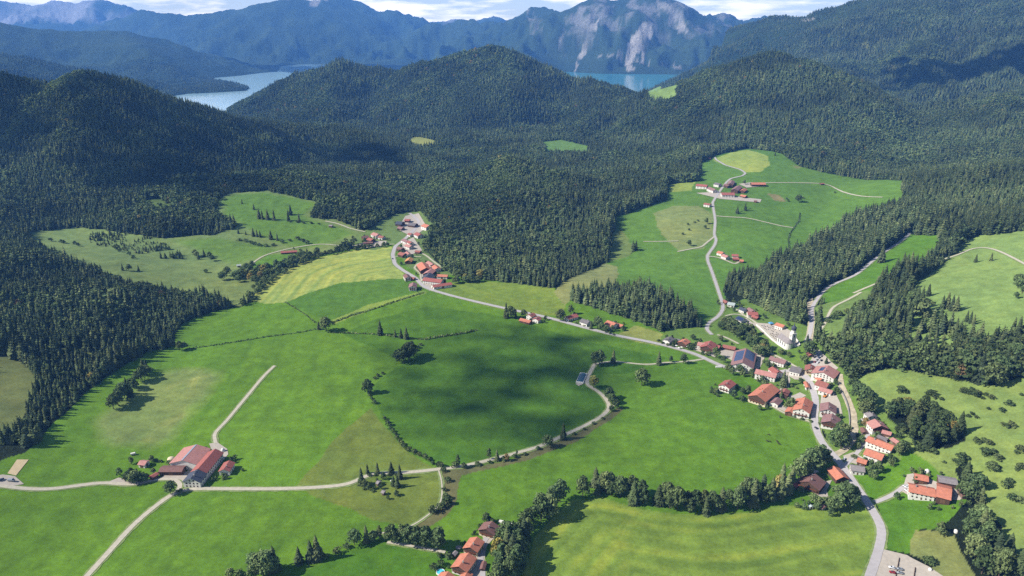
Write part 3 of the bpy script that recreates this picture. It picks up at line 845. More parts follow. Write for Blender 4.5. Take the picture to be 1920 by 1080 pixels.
# ------------------------------------------------------------------ foliage
def foliage_mat(name, cols, leafvar=.4, transl=.12):
    """cols: tones a whole tree may have; each crown picks one, each leaf clump varies about it"""
    m, nt, out = new_mat(name)
    oi = N(nt, 'ShaderNodeObjectInfo')
    cr = N(nt, 'ShaderNodeValToRGB')
    el = cr.color_ramp.elements
    el[0].position = 0; el[0].color = (*cols[0], 1)
    el[1].position = 1; el[1].color = (*cols[-1], 1)
    for i, c in enumerate(cols[1:-1]):
        e = el.new((i + 1) / (len(cols) - 1)); e.color = (*c, 1)
    nt.links.new(oi.outputs['Random'], cr.inputs[0])
    # stands of trees drift in tone over the hillside
    no = N(nt, 'ShaderNodeTexNoise'); no.inputs['Scale'].default_value = .006; no.inputs['Detail'].default_value = 4
    nt.links.new(oi.outputs['Location'], no.inputs['Vector'])
    mp = N(nt, 'ShaderNodeMapRange'); mp.inputs[1].default_value = .35; mp.inputs[2].default_value = .65; mp.inputs[3].default_value = .68; mp.inputs[4].default_value = 1.38
    nt.links.new(no.outputs['Fac'], mp.inputs[0])
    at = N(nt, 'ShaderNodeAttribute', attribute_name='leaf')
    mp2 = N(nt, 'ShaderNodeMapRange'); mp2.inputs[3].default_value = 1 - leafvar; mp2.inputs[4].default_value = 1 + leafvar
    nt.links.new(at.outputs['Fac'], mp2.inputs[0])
    mu = N(nt, 'ShaderNodeMath', operation='MULTIPLY')
    nt.links.new(mp.outputs[0], mu.inputs[0]); nt.links.new(mp2.outputs[0], mu.inputs[1])
    vs = N(nt, 'ShaderNodeVectorMath', operation='SCALE')
    nt.links.new(cr.outputs[0], vs.inputs[0]); nt.links.new(mu.outputs[0], vs.inputs['Scale'])
    d = N(nt, 'ShaderNodeBsdfDiffuse'); t = N(nt, 'ShaderNodeBsdfTranslucent'); mx = N(nt, 'ShaderNodeMixShader')
    mx.inputs[0].default_value = transl
    nt.links.new(vs.outputs[0], d.inputs[0]); nt.links.new(vs.outputs[0], t.inputs[0])
    nt.links.new(d.outputs[0], mx.inputs[1]); nt.links.new(t.outputs[0], mx.inputs[2]); nt.links.new(mx.outputs[0], out.inputs[0])
    return m


m_spruce = foliage_mat('spruce_needles', [srgb(62, 73, 48), srgb(78, 91, 58), srgb(54, 66, 48), srgb(94, 102, 66), srgb(68, 81, 52)])
m_leaf = foliage_mat('broad_leaves', [srgb(82, 98, 60), srgb(72, 88, 56), srgb(94, 108, 66), srgb(76, 94, 60), srgb(88, 102, 64), srgb(102, 112, 70), srgb(74, 90, 56)])
m_autumn = foliage_mat('autumn_leaves', [srgb(138, 128, 66), srgb(126, 104, 72), srgb(134, 134, 72)])
m_bark = simple_mat('bark', srgb(88, 74, 60), .95, .2, 2)


def leaf_mesh(name, quads, mats, shade=None):
    """quads: list of 4-point leaf clumps"""
    n = len(quads)
    me = bpy.data.meshes.new(name)
    co = np.array(quads, np.float32).reshape(-1, 3)
    me.vertices.add(len(co)); me.vertices.foreach_set('co', co.ravel())
    me.loops.add(4 * n); me.loops.foreach_set('vertex_index', np.arange(4 * n, dtype=np.int32))
    me.polygons.add(n); me.polygons.foreach_set('loop_start', np.arange(0, 4 * n, 4, dtype=np.int32))
    me.update(calc_edges=True)
    a = me.attributes.new('leaf', 'FLOAT', 'FACE')
    a.data.foreach_set('value', np.array(shade if shade is not None else nrs.rand(n), np.float32))
    for mm in mats: me.materials.append(mm)
    return me


def rot_quad(c, nrm, size, asp=1.0, spin=None):
    nrm = nrm / (np.linalg.norm(nrm) + 1e-9)
    a = np.cross(nrm, [0, 0, 1.0]) if abs(nrm[2]) < .9 else np.cross(nrm, [1.0, 0, 0])
    a /= np.linalg.norm(a); b = np.cross(nrm, a)
    sp = nrs.rand() * 6.28 if spin is None else spin
    u = a * math.cos(sp) + b * math.sin(sp); v = -a * math.sin(sp) + b * math.cos(sp)
    u = u * size; v = v * size * asp
    k = nrs.uniform(.55, 1.15, 4)
    return [c - u * k[0], c - v * k[1], c + u * k[2], c + v * k[3]]


def spruce_quads(tiers, per, R=.165, base=.06, slim=1.0):
    q = []; sh = []
    for i in range(tiers):
        f = i / (tiers - 1)
        z = base + (1 - base) * (f ** .92)
        r = R * slim * (1 - f) ** .8 * (1.0 + .18 * nrs.randn()) + .012
        if i == 0: r *= .8
        m = max(4, int(per * (1 - f * .62)))
        off = nrs.rand() * 6.28
        tone = nrs.rand()
        for k in range(m):
            a = off + 6.283 * (k + .5 * nrs.rand()) / m
            rr = r * nrs.uniform(.72, 1.15)
            d = np.array([math.cos(a), math.sin(a), 0.]); s = np.array([-d[1], d[0], 0.])
            droop = (.55 if f < .7 else .2) * rr
            lift = .4 / tiers * (1 + nrs.rand())
            wd = rr * 2.9 / m + .012
            p0 = np.array([0, 0, z + lift]) + d * rr * .05
            tip = d * rr + np.array([0, 0, z - droop])
            mid = d * rr * .62 + np.array([0, 0, z - droop * .25])
            q.append([p0, mid - s * wd, tip, mid + s * wd]); sh.append(.5 * tone + .5 * nrs.rand())
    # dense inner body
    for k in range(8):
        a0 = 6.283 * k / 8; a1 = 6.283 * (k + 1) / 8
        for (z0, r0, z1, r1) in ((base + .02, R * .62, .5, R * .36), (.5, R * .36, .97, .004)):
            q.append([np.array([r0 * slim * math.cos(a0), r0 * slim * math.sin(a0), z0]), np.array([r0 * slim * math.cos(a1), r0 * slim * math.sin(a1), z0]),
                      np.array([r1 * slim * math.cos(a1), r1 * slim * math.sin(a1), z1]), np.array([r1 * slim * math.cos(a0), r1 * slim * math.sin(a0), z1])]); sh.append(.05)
    return q, sh


def broad_quads(nblob, per, size, R=.30, z0=.16, top=1.0, squash=1.0):
    """irregular crown: clumps of leaves on a lumpy envelope with gaps between"""
    q = []; sh = []
    blobs = []
    H = top - z0
    for i in range(nblob):
        f = (i + .5) / nblob
        z = z0 + H * (.18 + .70 * f)
        env = math.sin(min(1, (f * .86 + .16)) * math.pi) ** .55 * R
        a = i * 2.4 + nrs.rand() * .9
        rr = env * nrs.uniform(.35, .78) if i < nblob - 1 else 0
        br = R * nrs.uniform(.42, .62) * (1 - .25 * f)
        blobs.append((np.array([rr * math.cos(a), rr * math.sin(a), z]), br, nrs.rand()))
    blobs.append((np.array([0, 0, z0 + H * .5]), R * .75, .2))
    for c, r, tone in blobs:
        for k in range(per):
            d = nrs.randn(3); d /= np.linalg.norm(d)
            if d[2] < -.55: d[2] *= -.6
            p = c + d * r * nrs.uniform(.72, 1.08) * np.array([1, 1, .85 * squash])
            if p[2] < z0 * .9: p[2] = z0 + .03 * nrs.rand()
            if p[2] > top: p[2] = top - .02 * nrs.rand()
            q.append(rot_quad(p, d + .7 * nrs.randn(3), size * nrs.uniform(.7, 1.3))); sh.append(.55 * tone + .45 * nrs.rand())
    return q, sh


def trunk_mesh(name, h, r, limbs=0, spread=.2):
    v = []; f = []

    def tube(p0, p1, r0, r1, n=6):
        a = len(v); p0 = np.array(p0, float); p1 = np.array(p1, float)
        d = p1 - p0; d /= np.linalg.norm(d)
        u = np.cross(d, [0, 1, 0]); u /= np.linalg.norm(u) + 1e-9; w_ = np.cross(d, u)
        for p, rr in ((p0, r0), (p1, r1)):
            for k in range(n):
                an = 6.283 * k / n; v.append(p + (u * math.cos(an) + w_ * math.sin(an)) * rr)
        for k in range(n):
            f.append((a + k, a + (k + 1) % n, a + n + (k + 1) % n, a + n + k))
    tube((0, 0, -.03), (0, 0, h * .5), r, r * .75)
    tube((0, 0, h * .5), (0.01, 0, h), r * .75, r * .3)
    for k in range(limbs):
        an = 6.283 * k / limbs + .4; z = h * (.35 + .1 * k % .5)
        tube((0, 0, z), (spread * math.cos(an), spread * math.sin(an), z + .22), r * .5, r * .15, 5)
    me = bpy.data.meshes.new(name); me.from_pydata([tuple(x) for x in v], [], f); me.update(); me.materials.append(m_bark)
    return me


nrs = np.random.RandomState(77)
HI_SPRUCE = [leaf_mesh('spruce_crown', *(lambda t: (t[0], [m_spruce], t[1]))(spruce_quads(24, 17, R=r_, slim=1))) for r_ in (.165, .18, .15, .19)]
HI_BROAD = [leaf_mesh('broadleaf_crown', *(lambda t: (t[0], [m_leaf], t[1]))(broad_quads(nb, 80, .046, R=r_, z0=.13))) for nb, r_ in ((11, .33), (13, .36), (10, .30), (14, .38), (12, .28))]
HI_AUT = [leaf_mesh('autumn_crown', *(lambda t: (t[0], [m_autumn], t[1]))(broad_quads(11, 60, .042, R=.32, z0=.13)))]
HI_POP = [leaf_mesh('slender_crown', *(lambda t: (t[0], [m_leaf], t[1]))(broad_quads(12, 44, .035, R=.17, z0=.08)))]
HI_BUSH = [leaf_mesh('bush', *(lambda t: (t[0], [m_leaf], t[1]))(broad_quads(6, 34, .10, R=.55, z0=.05))) for _ in range(3)]
TR_S = trunk_mesh('spruce_trunk', .8, .013)
TR_B = trunk_mesh('broadleaf_trunk', .6, .022, 5, .2)


def low(kind):
    if kind == 'S':
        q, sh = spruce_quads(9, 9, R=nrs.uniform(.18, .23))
    else:
        q, sh = broad_quads(6, 17, .085, R=nrs.uniform(.30, .38), z0=.05)
    return leaf_mesh('forest_' + kind, q, [m_spruce if kind == 'S' else (m_autumn if kind == 'A' else m_leaf)], sh)


FOREST_KINDS = [low('S') for _ in range(4)] + [low('B') for _ in range(4)] + [low('A')]
nrs = np.random.RandomState(78)

# ------------------------------------------------------------------ individual trees
COUNT = {'S': 0, 'B': 0}
TREES = []         # positions of everything planted by hand (x, y, radius)
KIND_TXT = {'S': ('spruce_tree', 'spruce'), 'B': ('broadleaf_tree', 'broadleaf tree'), 'A': ('broadleaf_tree', 'broadleaf tree'), 'P': ('broadleaf_tree', 'broadleaf tree')}


def plant(x, y, h, kind, label, group=None, wide=1.0, parts=True):
    z = float(hz(x, y))
    nm, cat = KIND_TXT[kind]
    COUNT['S' if kind == 'S' else 'B'] += 1
    rz = rnd.random() * 6.28
    w_ = wide * rnd.uniform(.9, 1.12)
    crown = rnd.choice({'S': HI_SPRUCE, 'B': HI_BROAD, 'A': HI_AUT, 'P': HI_POP}[kind])
    tr = TR_S if kind == 'S' else TR_B
    if parts:
        e = empty(nm, (x, y, z), rz)
        c = bpy.data.objects.new('crown', crown); COL.objects.link(c); c.parent = e; c.scale = (h * w_, h * w_, h)
        t = bpy.data.objects.new('trunk', tr); COL.objects.link(t); t.parent = e; t.scale = (h, h, h)
    else:
        e = bpy.data.objects.new(nm, crown); COL.objects.link(e)
        e.location = (x, y, z - .2); e.rotation_euler = (0, 0, rz); e.scale = (h * w_, h * w_, h)
    tag(e, label, cat, group)
    TREES.append((x, y, h * .3))
    return e


def px_height(px, py, hpx):
    """metres of a vertical thing that spans hpx photo pixels above this ground point"""
    g = ground(px, py)
    c = g[1] * CP - (g[2] - CAMH) * SP
    # vertical scale at that depression
    x0, y0 = project(g[0], g[1], g[2]); x1, y1 = project(g[0], g[1], g[2] + 10)
    return g, 10.0 * hpx / (y0 - y1)


# ------------------------------------------------------------------ bushes
BUSHN = 0


def bush(x, y, w_, h, label, group):
    global BUSHN
    o = bpy.data.objects.new('bush', rnd.choice(HI_BUSH)); COL.objects.link(o)
    o.location = (x, y, float(hz(x, y)) - .3); o.rotation_euler = (0, 0, rnd.random() * 6.28)
    o.scale = (w_ * .9, w_ * .9, h)
    tag(o, label, 'bush', group); BUSHN += 1
    return o


# (px, py of the foot, height in px, kind, label, group)
ISO = [
    (598, 618, 17, 'S', 'smaller dark tree of the pair where hedge lines meet in the meadow', None),
    (612, 621, 28, 'B', 'taller rounded tree of the pair where hedge lines meet in the meadow', None),
    (713, 628, 29, 'S', 'tall slim spruce at the left end of the short row in the meadow', None),
    (741, 632, 16, 'S', 'smallest spruce of the three standing close beside the hedge', None),
    (752, 634, 19, 'S', 'middle spruce of the three standing close beside the hedge', None),
    (762, 636, 25, 'S', 'tallest spruce of the three standing close beside the hedge', None),
    (749, 679, 26, 'B', 'dark round trees grown into one clump in the middle meadow', 'clump of round trees in the middle meadow'),
    (757, 681, 31, 'B', 'dark round trees grown into one clump in the middle meadow', 'clump of round trees in the middle meadow'),
    (766, 676, 35, 'B', 'dark round trees grown into one clump in the middle meadow', 'clump of round trees in the middle meadow'),
    (772, 668, 30, 'B', 'dark round trees grown into one clump in the middle meadow', 'clump of round trees in the middle meadow'),
    (690, 738, 29, 'B', 'broad lone tree at the tip of the olive triangle of grass', None),
    (1116, 685, 27, 'B', 'left tree of the round pair where two farm tracks meet', None),
    (1124, 684, 30, 'B', 'right and taller tree of the round pair where two farm tracks meet', None),
    (1150, 681, 27, 'S', 'narrow conifer just right of the round pair on the track', None),
    (1235, 684, 27, 'S', 'lone thin spruce standing on the white footpath', None),
    (1258, 679, 13, 'B', 'tiny tree on the white footpath between spruce and bushy tree', None),
    (1281, 682, 20, 'B', 'spreading pale tree near the footpath end at the main road', None),
    (1203, 722, 33, 'B', 'big lone round tree in the open bright meadow', None),
    (1113, 728, 25, 'A', 'brownish round tree beside the teal basin', None),
    (1141, 748, 22, 'B', 'yellowish green tree at the bend of the farm track', None),
    (1148, 757, 20, 'B', 'trees crowding the outer side of the track bend', 'trees at the track bend'),
    (1155, 766, 18, 'B', 'trees crowding the outer side of the track bend', 'trees at the track bend'),
    (1146, 771, 12, 'B', 'trees crowding the outer side of the track bend', 'trees at the track bend'),
    (949, 596, 30, 'S', 'tall pointed conifer beside the first roadside farmstead', None),
    (958, 597, 24, 'B', 'dark tree leaning against the tall pointed conifer by the road', None),
    (967, 597, 16, 'S', 'small conifer between dark tree and orange shed roof', None),
    (982, 594, 15, 'B', 'dark purple leaved tree behind the low orange shed', None),
    (1050, 601, 22, 'B', 'dark egg shaped tree on the meadow side of the roadside house', None),
    (1070, 589, 19, 'B', 'grey green tree behind the long red roof by the road', None),
    (1108, 617, 17, 'S', 'narrow conifer in front of the roadside garden', None),
    (1120, 616, 24, 'B', 'tall garden tree between white house and orange roofed house', None),
    (1127, 620, 17, 'B', 'garden trees left of the orange roofed house by the road', 'garden trees by the orange roofed house'),
    (1136, 622, 13, 'B', 'garden trees left of the orange roofed house by the road', 'garden trees by the orange roofed house'),
    (1148, 621, 13, 'B', 'small dark tree right in front of the orange roofed roadside house', None),
    (1056, 824, 33, 'S', 'tallest dark tree along the curving farm track', None),
    (1026, 839, 24, 'B', 'dark round tree on the curving farm track', None),
    (917, 862, 24, 'P', 'slender pale tree on the near side of the curving track', None),
    (932, 864, 22, 'S', 'pointed dark tree in the bushes along the curving track', None),
    (950, 864, 15, 'A', 'low yellowing tree in the bushes along the curving track', None),
    (969, 854, 13, 'P', 'small thin sapling on the curving farm track', None),
    (859, 877, 27, 'P', 'slim upright tree where the track leaves the hedge corner', None),
    (870, 878, 11, 'B', 'low tree at the foot of the slim upright tree', None),
    (678, 909, 33, 'S', 'dark conifer at the left gate of the fenced hut plot', None),
    (689, 888, 19, 'S', 'first small conifer of the row behind the hut plot', None),
    (708, 888, 22, 'S', 'second conifer of the row behind the hut plot', None),
    (734, 888, 23, 'S', 'third conifer of the row behind the hut plot', None),
    (750, 898, 28, 'S', 'pointed conifer at the right end of the hut plot', None),
    (745, 914, 25, 'S', 'pale conifer in front of the pointed one beside the hut plot', None),
    (738, 911, 20, 'S', 'thin conifer left of the pale one beside the hut plot', None),
    (684, 913, 14, 'B', 'bushy brownish tree under the gate conifer of the hut plot', None),
    (480, 1076, 40, 'B', 'broad crowned trees of the dark clump at the bottom edge', 'dark clump at the bottom edge'),
    (492, 1079, 44, 'B', 'broad crowned trees of the dark clump at the bottom edge', 'dark clump at the bottom edge'),
    (504, 1078, 44, 'B', 'broad crowned trees of the dark clump at the bottom edge', 'dark clump at the bottom edge'),
    (515, 1070, 47, 'S', 'pointed conifer on the right of the dark clump at the bottom', None),
    (561, 1057, 33, 'S', 'single squat conifer between the dark clump and the conifer pair', None),
    (583, 1052, 40, 'S', 'left conifer of the close pair casting a long shadow', None),
    (595, 1049, 46, 'S', 'right and taller conifer of the close pair with long shadow', None),
    (665, 1022, 30, 'B', 'bushy tree at the left end of the lower hedge row', None),
    (687, 1017, 34, 'S', 'tallest pointed tree near the left end of the lower hedge row', None),
    (700, 1014, 20, 'B', 'low tree beside the tallest pointed tree in the lower row', None),
    (712, 1010, 27, 'P', 'pale thin tree in the lower hedge row', None),
    (734, 1016, 33, 'B', 'round trees along the grassy track in the lower hedge row', 'round trees of the lower hedge row'),
    (746, 1019, 24, 'B', 'round trees along the grassy track in the lower hedge row', 'round trees of the lower hedge row'),
    (766, 1022, 36, 'B', 'round trees along the grassy track in the lower hedge row', 'round trees of the lower hedge row'),
    (781, 1024, 38, 'B', 'round trees along the grassy track in the lower hedge row', 'round trees of the lower hedge row'),
    (799, 1027, 42, 'B', 'round trees along the grassy track in the lower hedge row', 'round trees of the lower hedge row'),
    (821, 1031, 43, 'B', 'biggest round tree at the right end of the lower hedge row', None),
    (912, 980, 20, 'B', 'dark egg shaped tree behind the brown roofed chalet', None),
    (213, 767, 30, 'B', 'dark trees of the clump jutting into the left meadow', 'clump jutting into the left meadow'),
    (222, 760, 28, 'B', 'dark trees of the clump jutting into the left meadow', 'clump jutting into the left meadow'),
    (228, 752, 29, 'B', 'dark trees of the clump jutting into the left meadow', 'clump jutting into the left meadow'),
    (234, 747, 31, 'B', 'dark trees of the clump jutting into the left meadow', 'clump jutting into the left meadow'),
    (244, 744, 32, 'S', 'conifers at the back of the clump jutting into the meadow', 'conifers of the left meadow clump'),
    (239, 738, 32, 'S', 'conifers at the back of the clump jutting into the meadow', 'conifers of the left meadow clump'),
    (337, 657, 19, 'B', 'left tree of the round pair where a hedge line leaves the wood', None),
    (346, 655, 15, 'B', 'right tree of the round pair where a hedge line leaves the wood', None),
    (320, 926, 25, 'B', 'round tree beside the track fork below the big farm', None),
    (240, 904, 20, 'B', 'trees hiding a small red roof left of the big farm', 'trees around the hidden red roof'),
    (252, 906, 24, 'B', 'trees hiding a small red roof left of the big farm', 'trees around the hidden red roof'),
    (263, 905, 22, 'B', 'trees hiding a small red roof left of the big farm', 'trees around the hidden red roof'),
    (272, 904, 16, 'B', 'trees hiding a small red roof left of the big farm', 'trees around the hidden red roof'),
    (246, 890, 14, 'B', 'trees hiding a small red roof left of the big farm', 'trees around the hidden red roof'),
    (288, 888, 12, 'B', 'small round tree behind the little lean-to left of the farm', None),
    (1468, 726, 33, 'S', 'tall dark conifer in the middle of the village street', None),
    (1474, 722, 20, 'S', 'shorter conifer against the tall dark village conifer', None),
    (1440, 690, 17, 'B', 'round yellow green tree between solar roof and long white house', None),
    (1483, 768, 24, 'B', 'round tree between the two big orange roofed farmhouses', None),
    (1474, 767, 16, 'B', 'smaller tree left of the round one between orange roofs', None),
    (1376, 748, 18, 'B', 'round tree in front of the lone house in the meadow', None),
    (1345, 738, 11, 'B', 'small brownish tree left of the lone house in the meadow', None),
    (1392, 738, 13, 'B', 'dark bushy tree right of the lone house in the meadow', None),
    (1424, 769, 11, 'B', 'small dark tree at the field edge below the big orange roof', None),
    (1342, 671, 21, 'B', 'dark round tree at the roadside before the solar roof', None),
    (1356, 680, 14, 'B', 'yellow green tree at the roadside before the solar roof', None),
    (1372, 703, 15, 'B', 'row of garden trees on the field edge by the solar roof', 'garden trees on the field edge by the solar roof'),
    (1386, 700, 17, 'B', 'row of garden trees on the field edge by the solar roof', 'garden trees on the field edge by the solar roof'),
    (1392, 706, 14, 'B', 'row of garden trees on the field edge by the solar roof', 'garden trees on the field edge by the solar roof'),
    (1366, 696, 15, 'B', 'row of garden trees on the field edge by the solar roof', 'garden trees on the field edge by the solar roof'),
    (1409, 706, 16, 'B', 'dark tree at the left end of the long white house', None),
    (1402, 738, 17, 'B', 'dark tree between lone house and the big orange roof', None),
    (1299, 637, 11, 'B', 'dark round bushy tree behind the orange guesthouse roof', None),
    (1351, 640, 12, 'B', 'dark round bushy tree by the path behind the village', None),
    (1464, 665, 12, 'B', 'first small tree under the churchyard wall', None),
    (1479, 670, 12, 'B', 'third small tree under the churchyard wall', None),
    (1472, 664, 9, 'B', 'second and smallest tree under the churchyard wall', None),
    (1549, 682, 14, 'S', 'little conifer at the edge of the car park', None),
    (1518, 668, 30, 'B', 'tall dark trees between the church hill and the car park', 'dark trees between church hill and car park'),
    (1508, 683, 18, 'B', 'tall dark trees between the church hill and the car park', 'dark trees between church hill and car park'),
    (1512, 652, 26, 'S', 'tall dark trees between the church hill and the car park', 'dark trees between church hill and car park'),
    (1570, 957, 36, 'B', 'big trees filling the corner by the road bridge', 'big trees by the road bridge'),
    (1588, 950, 43, 'B', 'big trees filling the corner by the road bridge', 'big trees by the road bridge'),
    (1577, 942, 38, 'B', 'big trees filling the corner by the road bridge', 'big trees by the road bridge'),
    (1560, 958, 30, 'B', 'big trees filling the corner by the road bridge', 'big trees by the road bridge'),
    (1599, 942, 32, 'B', 'big trees filling the corner by the road bridge', 'big trees by the road bridge'),
    (1507, 953, 17, 'S', 'tiny pointed conifer alone in the mown field corner', None),
    (1526, 944, 18, 'B', 'small dark trees around the two garden sheds', 'small trees around the garden sheds'),
    (1535, 948, 17, 'B', 'small dark trees around the two garden sheds', 'small trees around the garden sheds'),
    (1545, 946, 15, 'B', 'small dark trees around the two garden sheds', 'small trees around the garden sheds'),
    (1532, 955, 14, 'B', 'small dark trees around the two garden sheds', 'small trees around the garden sheds'),
    (1516, 884, 46, 'B', 'towering dark trees at the roadside where the stream belt ends', 'towering trees at the roadside'),
    (1528, 882, 48, 'B', 'towering dark trees at the roadside where the stream belt ends', 'towering trees at the roadside'),
    (1538, 876, 44, 'B', 'towering dark trees at the roadside where the stream belt ends', 'towering trees at the roadside'),
    (1550, 872, 24, 'B', 'towering dark trees at the roadside where the stream belt ends', 'towering trees at the roadside'),
    (1566, 836, 30, 'B', 'tall green trees between the road bend and the stony river', 'trees between road bend and river'),
    (1576, 842, 40, 'B', 'tall green trees between the road bend and the stony river', 'trees between road bend and river'),
    (1580, 826, 34, 'B', 'tall green trees between the road bend and the stony river', 'trees between road bend and river'),
    (1573, 822, 34, 'B', 'tall green trees between the road bend and the stony river', 'trees between road bend and river'),
    (1608, 842, 13, 'B', 'yellowish trees on the far bank where river meets lane', 'yellowish trees between river and lane'),
    (1616, 832, 16, 'B', 'yellowish trees on the far bank where river meets lane', 'yellowish trees between river and lane'),
    (1610, 752, 34, 'B', 'tall trees lining the far bank of the stony river', 'trees lining the far river bank'),
    (1622, 760, 36, 'B', 'tall trees lining the far bank of the stony river', 'trees lining the far river bank'),
    (1620, 778, 28, 'B', 'tall trees lining the far bank of the stony river', 'trees lining the far river bank'),
    (1627, 774, 30, 'B', 'tall trees lining the far bank of the stony river', 'trees lining the far river bank'),
    (1622, 800, 18, 'A', 'tall trees lining the far bank of the stony river', 'trees lining the far river bank'),
    (1600, 733, 26, 'B', 'tall trees lining the far bank of the stony river', 'trees lining the far river bank'),
    (1638, 900, 20, 'B', 'round trees at the right end of the grey roofed long house', 'round trees by the grey long house'),
    (1645, 887, 24, 'B', 'round trees at the right end of the grey roofed long house', 'round trees by the grey long house'),
    (1632, 890, 20, 'B', 'round trees at the right end of the grey roofed long house', 'round trees by the grey long house'),
    (1685, 854, 24, 'B', 'dark hedge trees at the right end of the longest orange roof', 'hedge trees by the longest orange roof'),
    (1694, 848, 22, 'B', 'dark hedge trees at the right end of the longest orange roof', 'hedge trees by the longest orange roof'),
    (1640, 825, 10, 'B', 'small round tree at the left gable of the longest orange roof', None),
    (1716, 906, 14, 'B', 'dark round tree tucked between the two farm roofs', None),
    (1763, 1003, 26, 'B', 'dark egg shaped tree alone on the grassy hillock', None),
    (1497, 379, 15, 'B', 'lone grey tree on the plateau meadow', None),
    (1395, 346, 10, 'B', 'tree beside the track above the hamlet', None),
    (1324, 420, 13, 'B', 'upper dark tree on the dry slope beside the plateau road', None),
    (1322, 429, 8, 'B', 'lower dark tree on the dry slope beside the plateau road', None),
    (1292, 461, 12, 'B', 'round tree beside the pale track on the dry slope', None),
    (1453, 292, 9, 'S', 'dark conifer behind the round yellow field', None),
    (1652, 492, 34, 'S', 'tall spire shaped spruces on the bank right of the bright field', 'tall spruces right of the bright field'),
    (1736, 496, 30, 'S', 'tall spire shaped spruces on the bank right of the bright field', 'tall spruces right of the bright field'),
    (1829, 492, 17, 'S', 'left of the two small lone conifers high on the right pasture', None),
    (1858, 489, 17, 'S', 'right of the two small lone conifers high on the right pasture', None),
    (1740, 555, 24, 'S', 'lone conifer on the pasture just outside the right wood', None),
    (1766, 580, 28, 'S', 'tight cluster of four dark conifers on the right pasture', 'four conifers on the right pasture'),
    (1775, 578, 32, 'S', 'tight cluster of four dark conifers on the right pasture', 'four conifers on the right pasture'),
    (1784, 582, 30, 'S', 'tight cluster of four dark conifers on the right pasture', 'four conifers on the right pasture'),
    (1792, 583, 30, 'S', 'tight cluster of four dark conifers on the right pasture', 'four conifers on the right pasture'),
    (1812, 603, 22, 'S', 'three conifers below the cluster of four on the pasture', 'three conifers on the pasture'),
    (1819, 606, 24, 'S', 'three conifers below the cluster of four on the pasture', 'three conifers on the pasture'),
    (1825, 608, 20, 'S', 'three conifers below the cluster of four on the pasture', 'three conifers on the pasture'),
    (1908, 540, 28, 'B', 'round trees at the right edge of the upper pasture', 'round trees at the edge of the upper pasture'),
    (1916, 550, 34, 'B', 'round trees at the right edge of the upper pasture', 'round trees at the edge of the upper pasture'),
    (1928, 545, 36, 'B', 'round trees at the right edge of the upper pasture', 'round trees at the edge of the upper pasture'),
    (1905, 560, 14, 'B', 'round trees at the right edge of the upper pasture', 'round trees at the edge of the upper pasture'),
    (1693, 500, 28, 'S', 'dark conifers clustered beside the lane along the bright field', 'conifers beside the lane by the bright field'),
    (1700, 504, 30, 'S', 'dark conifers clustered beside the lane along the bright field', 'conifers beside the lane by the bright field'),
    (1708, 500, 30, 'S', 'dark conifers clustered beside the lane along the bright field', 'conifers beside the lane by the bright field'),
    (1714, 502, 24, 'S', 'dark conifers clustered beside the lane along the bright field', 'conifers beside the lane by the bright field'),
    # upper left pasture
    (454, 382, 10, 'S', 'single conifer on the bright slope high on the left', None),
    (476, 393, 12, 'S', 'conifer above the row of spruces on the left slope', None),
    (486, 410, 20, 'S', 'row of pointed spruces on the left slope', 'row of pointed spruces on the left slope'),
    (492, 411, 18, 'S', 'row of pointed spruces on the left slope', 'row of pointed spruces on the left slope'),
    (502, 412, 20, 'S', 'row of pointed spruces on the left slope', 'row of pointed spruces on the left slope'),
    (514, 413, 21, 'S', 'row of pointed spruces on the left slope', 'row of pointed spruces on the left slope'),
    (541, 414, 22, 'S', 'two spruces right of the pointed row on the left slope', 'two spruces right of the row'),
    (545, 403, 20, 'S', 'two spruces right of the pointed row on the left slope', 'two spruces right of the row'),
    (561, 416, 17, 'S', 'dark round conifer at the right end of the slope row', None),
    (447, 438, 11, 'S', 'small lone conifer below the wood edge on the left', None),
    (461, 440, 8, 'S', 'smaller lone conifer right of the first below the wood edge', None),
    (475, 443, 17, 'S', 'group of three thin spruces lower on the left slope', 'three thin spruces on the left slope'),
    (482, 444, 15, 'S', 'group of three thin spruces lower on the left slope', 'three thin spruces on the left slope'),
    (488, 445, 14, 'S', 'group of three thin spruces lower on the left slope', 'three thin spruces on the left slope'),
    (508, 449, 19, 'S', 'left of the two slim spruces near the bushes', None),
    (520, 451, 15, 'S', 'right of the two slim spruces near the bushes', None),
    (366, 480, 14, 'B', 'round dark tree at the left of the pasture thicket', None),
    (230, 507, 14, 'S', 'conifers poking out along the wood edge under the pasture', 'conifers along the wood edge under the pasture'),
    (242, 508, 14, 'B', 'round tree poking out along the wood edge under the pasture', None),
    (260, 508, 12, 'S', 'conifers poking out along the wood edge under the pasture', 'conifers along the wood edge under the pasture'),
    (417, 525, 17, 'B', 'round dark trees left of the white shed by the creek', 'round trees left of the white creek shed'),
    (426, 517, 18, 'B', 'round dark trees left of the white shed by the creek', 'round trees left of the white creek shed'),
]
for px, py, hp, kd, lab, grp in ISO:
    g, h = px_height(px, py, hp)
    h *= .97
    plant(g[0], g[1], h, kd, lab, grp, wide={'S': 1.25, 'P': 1.1}.get(kd, 1.12), parts=hp > 17)

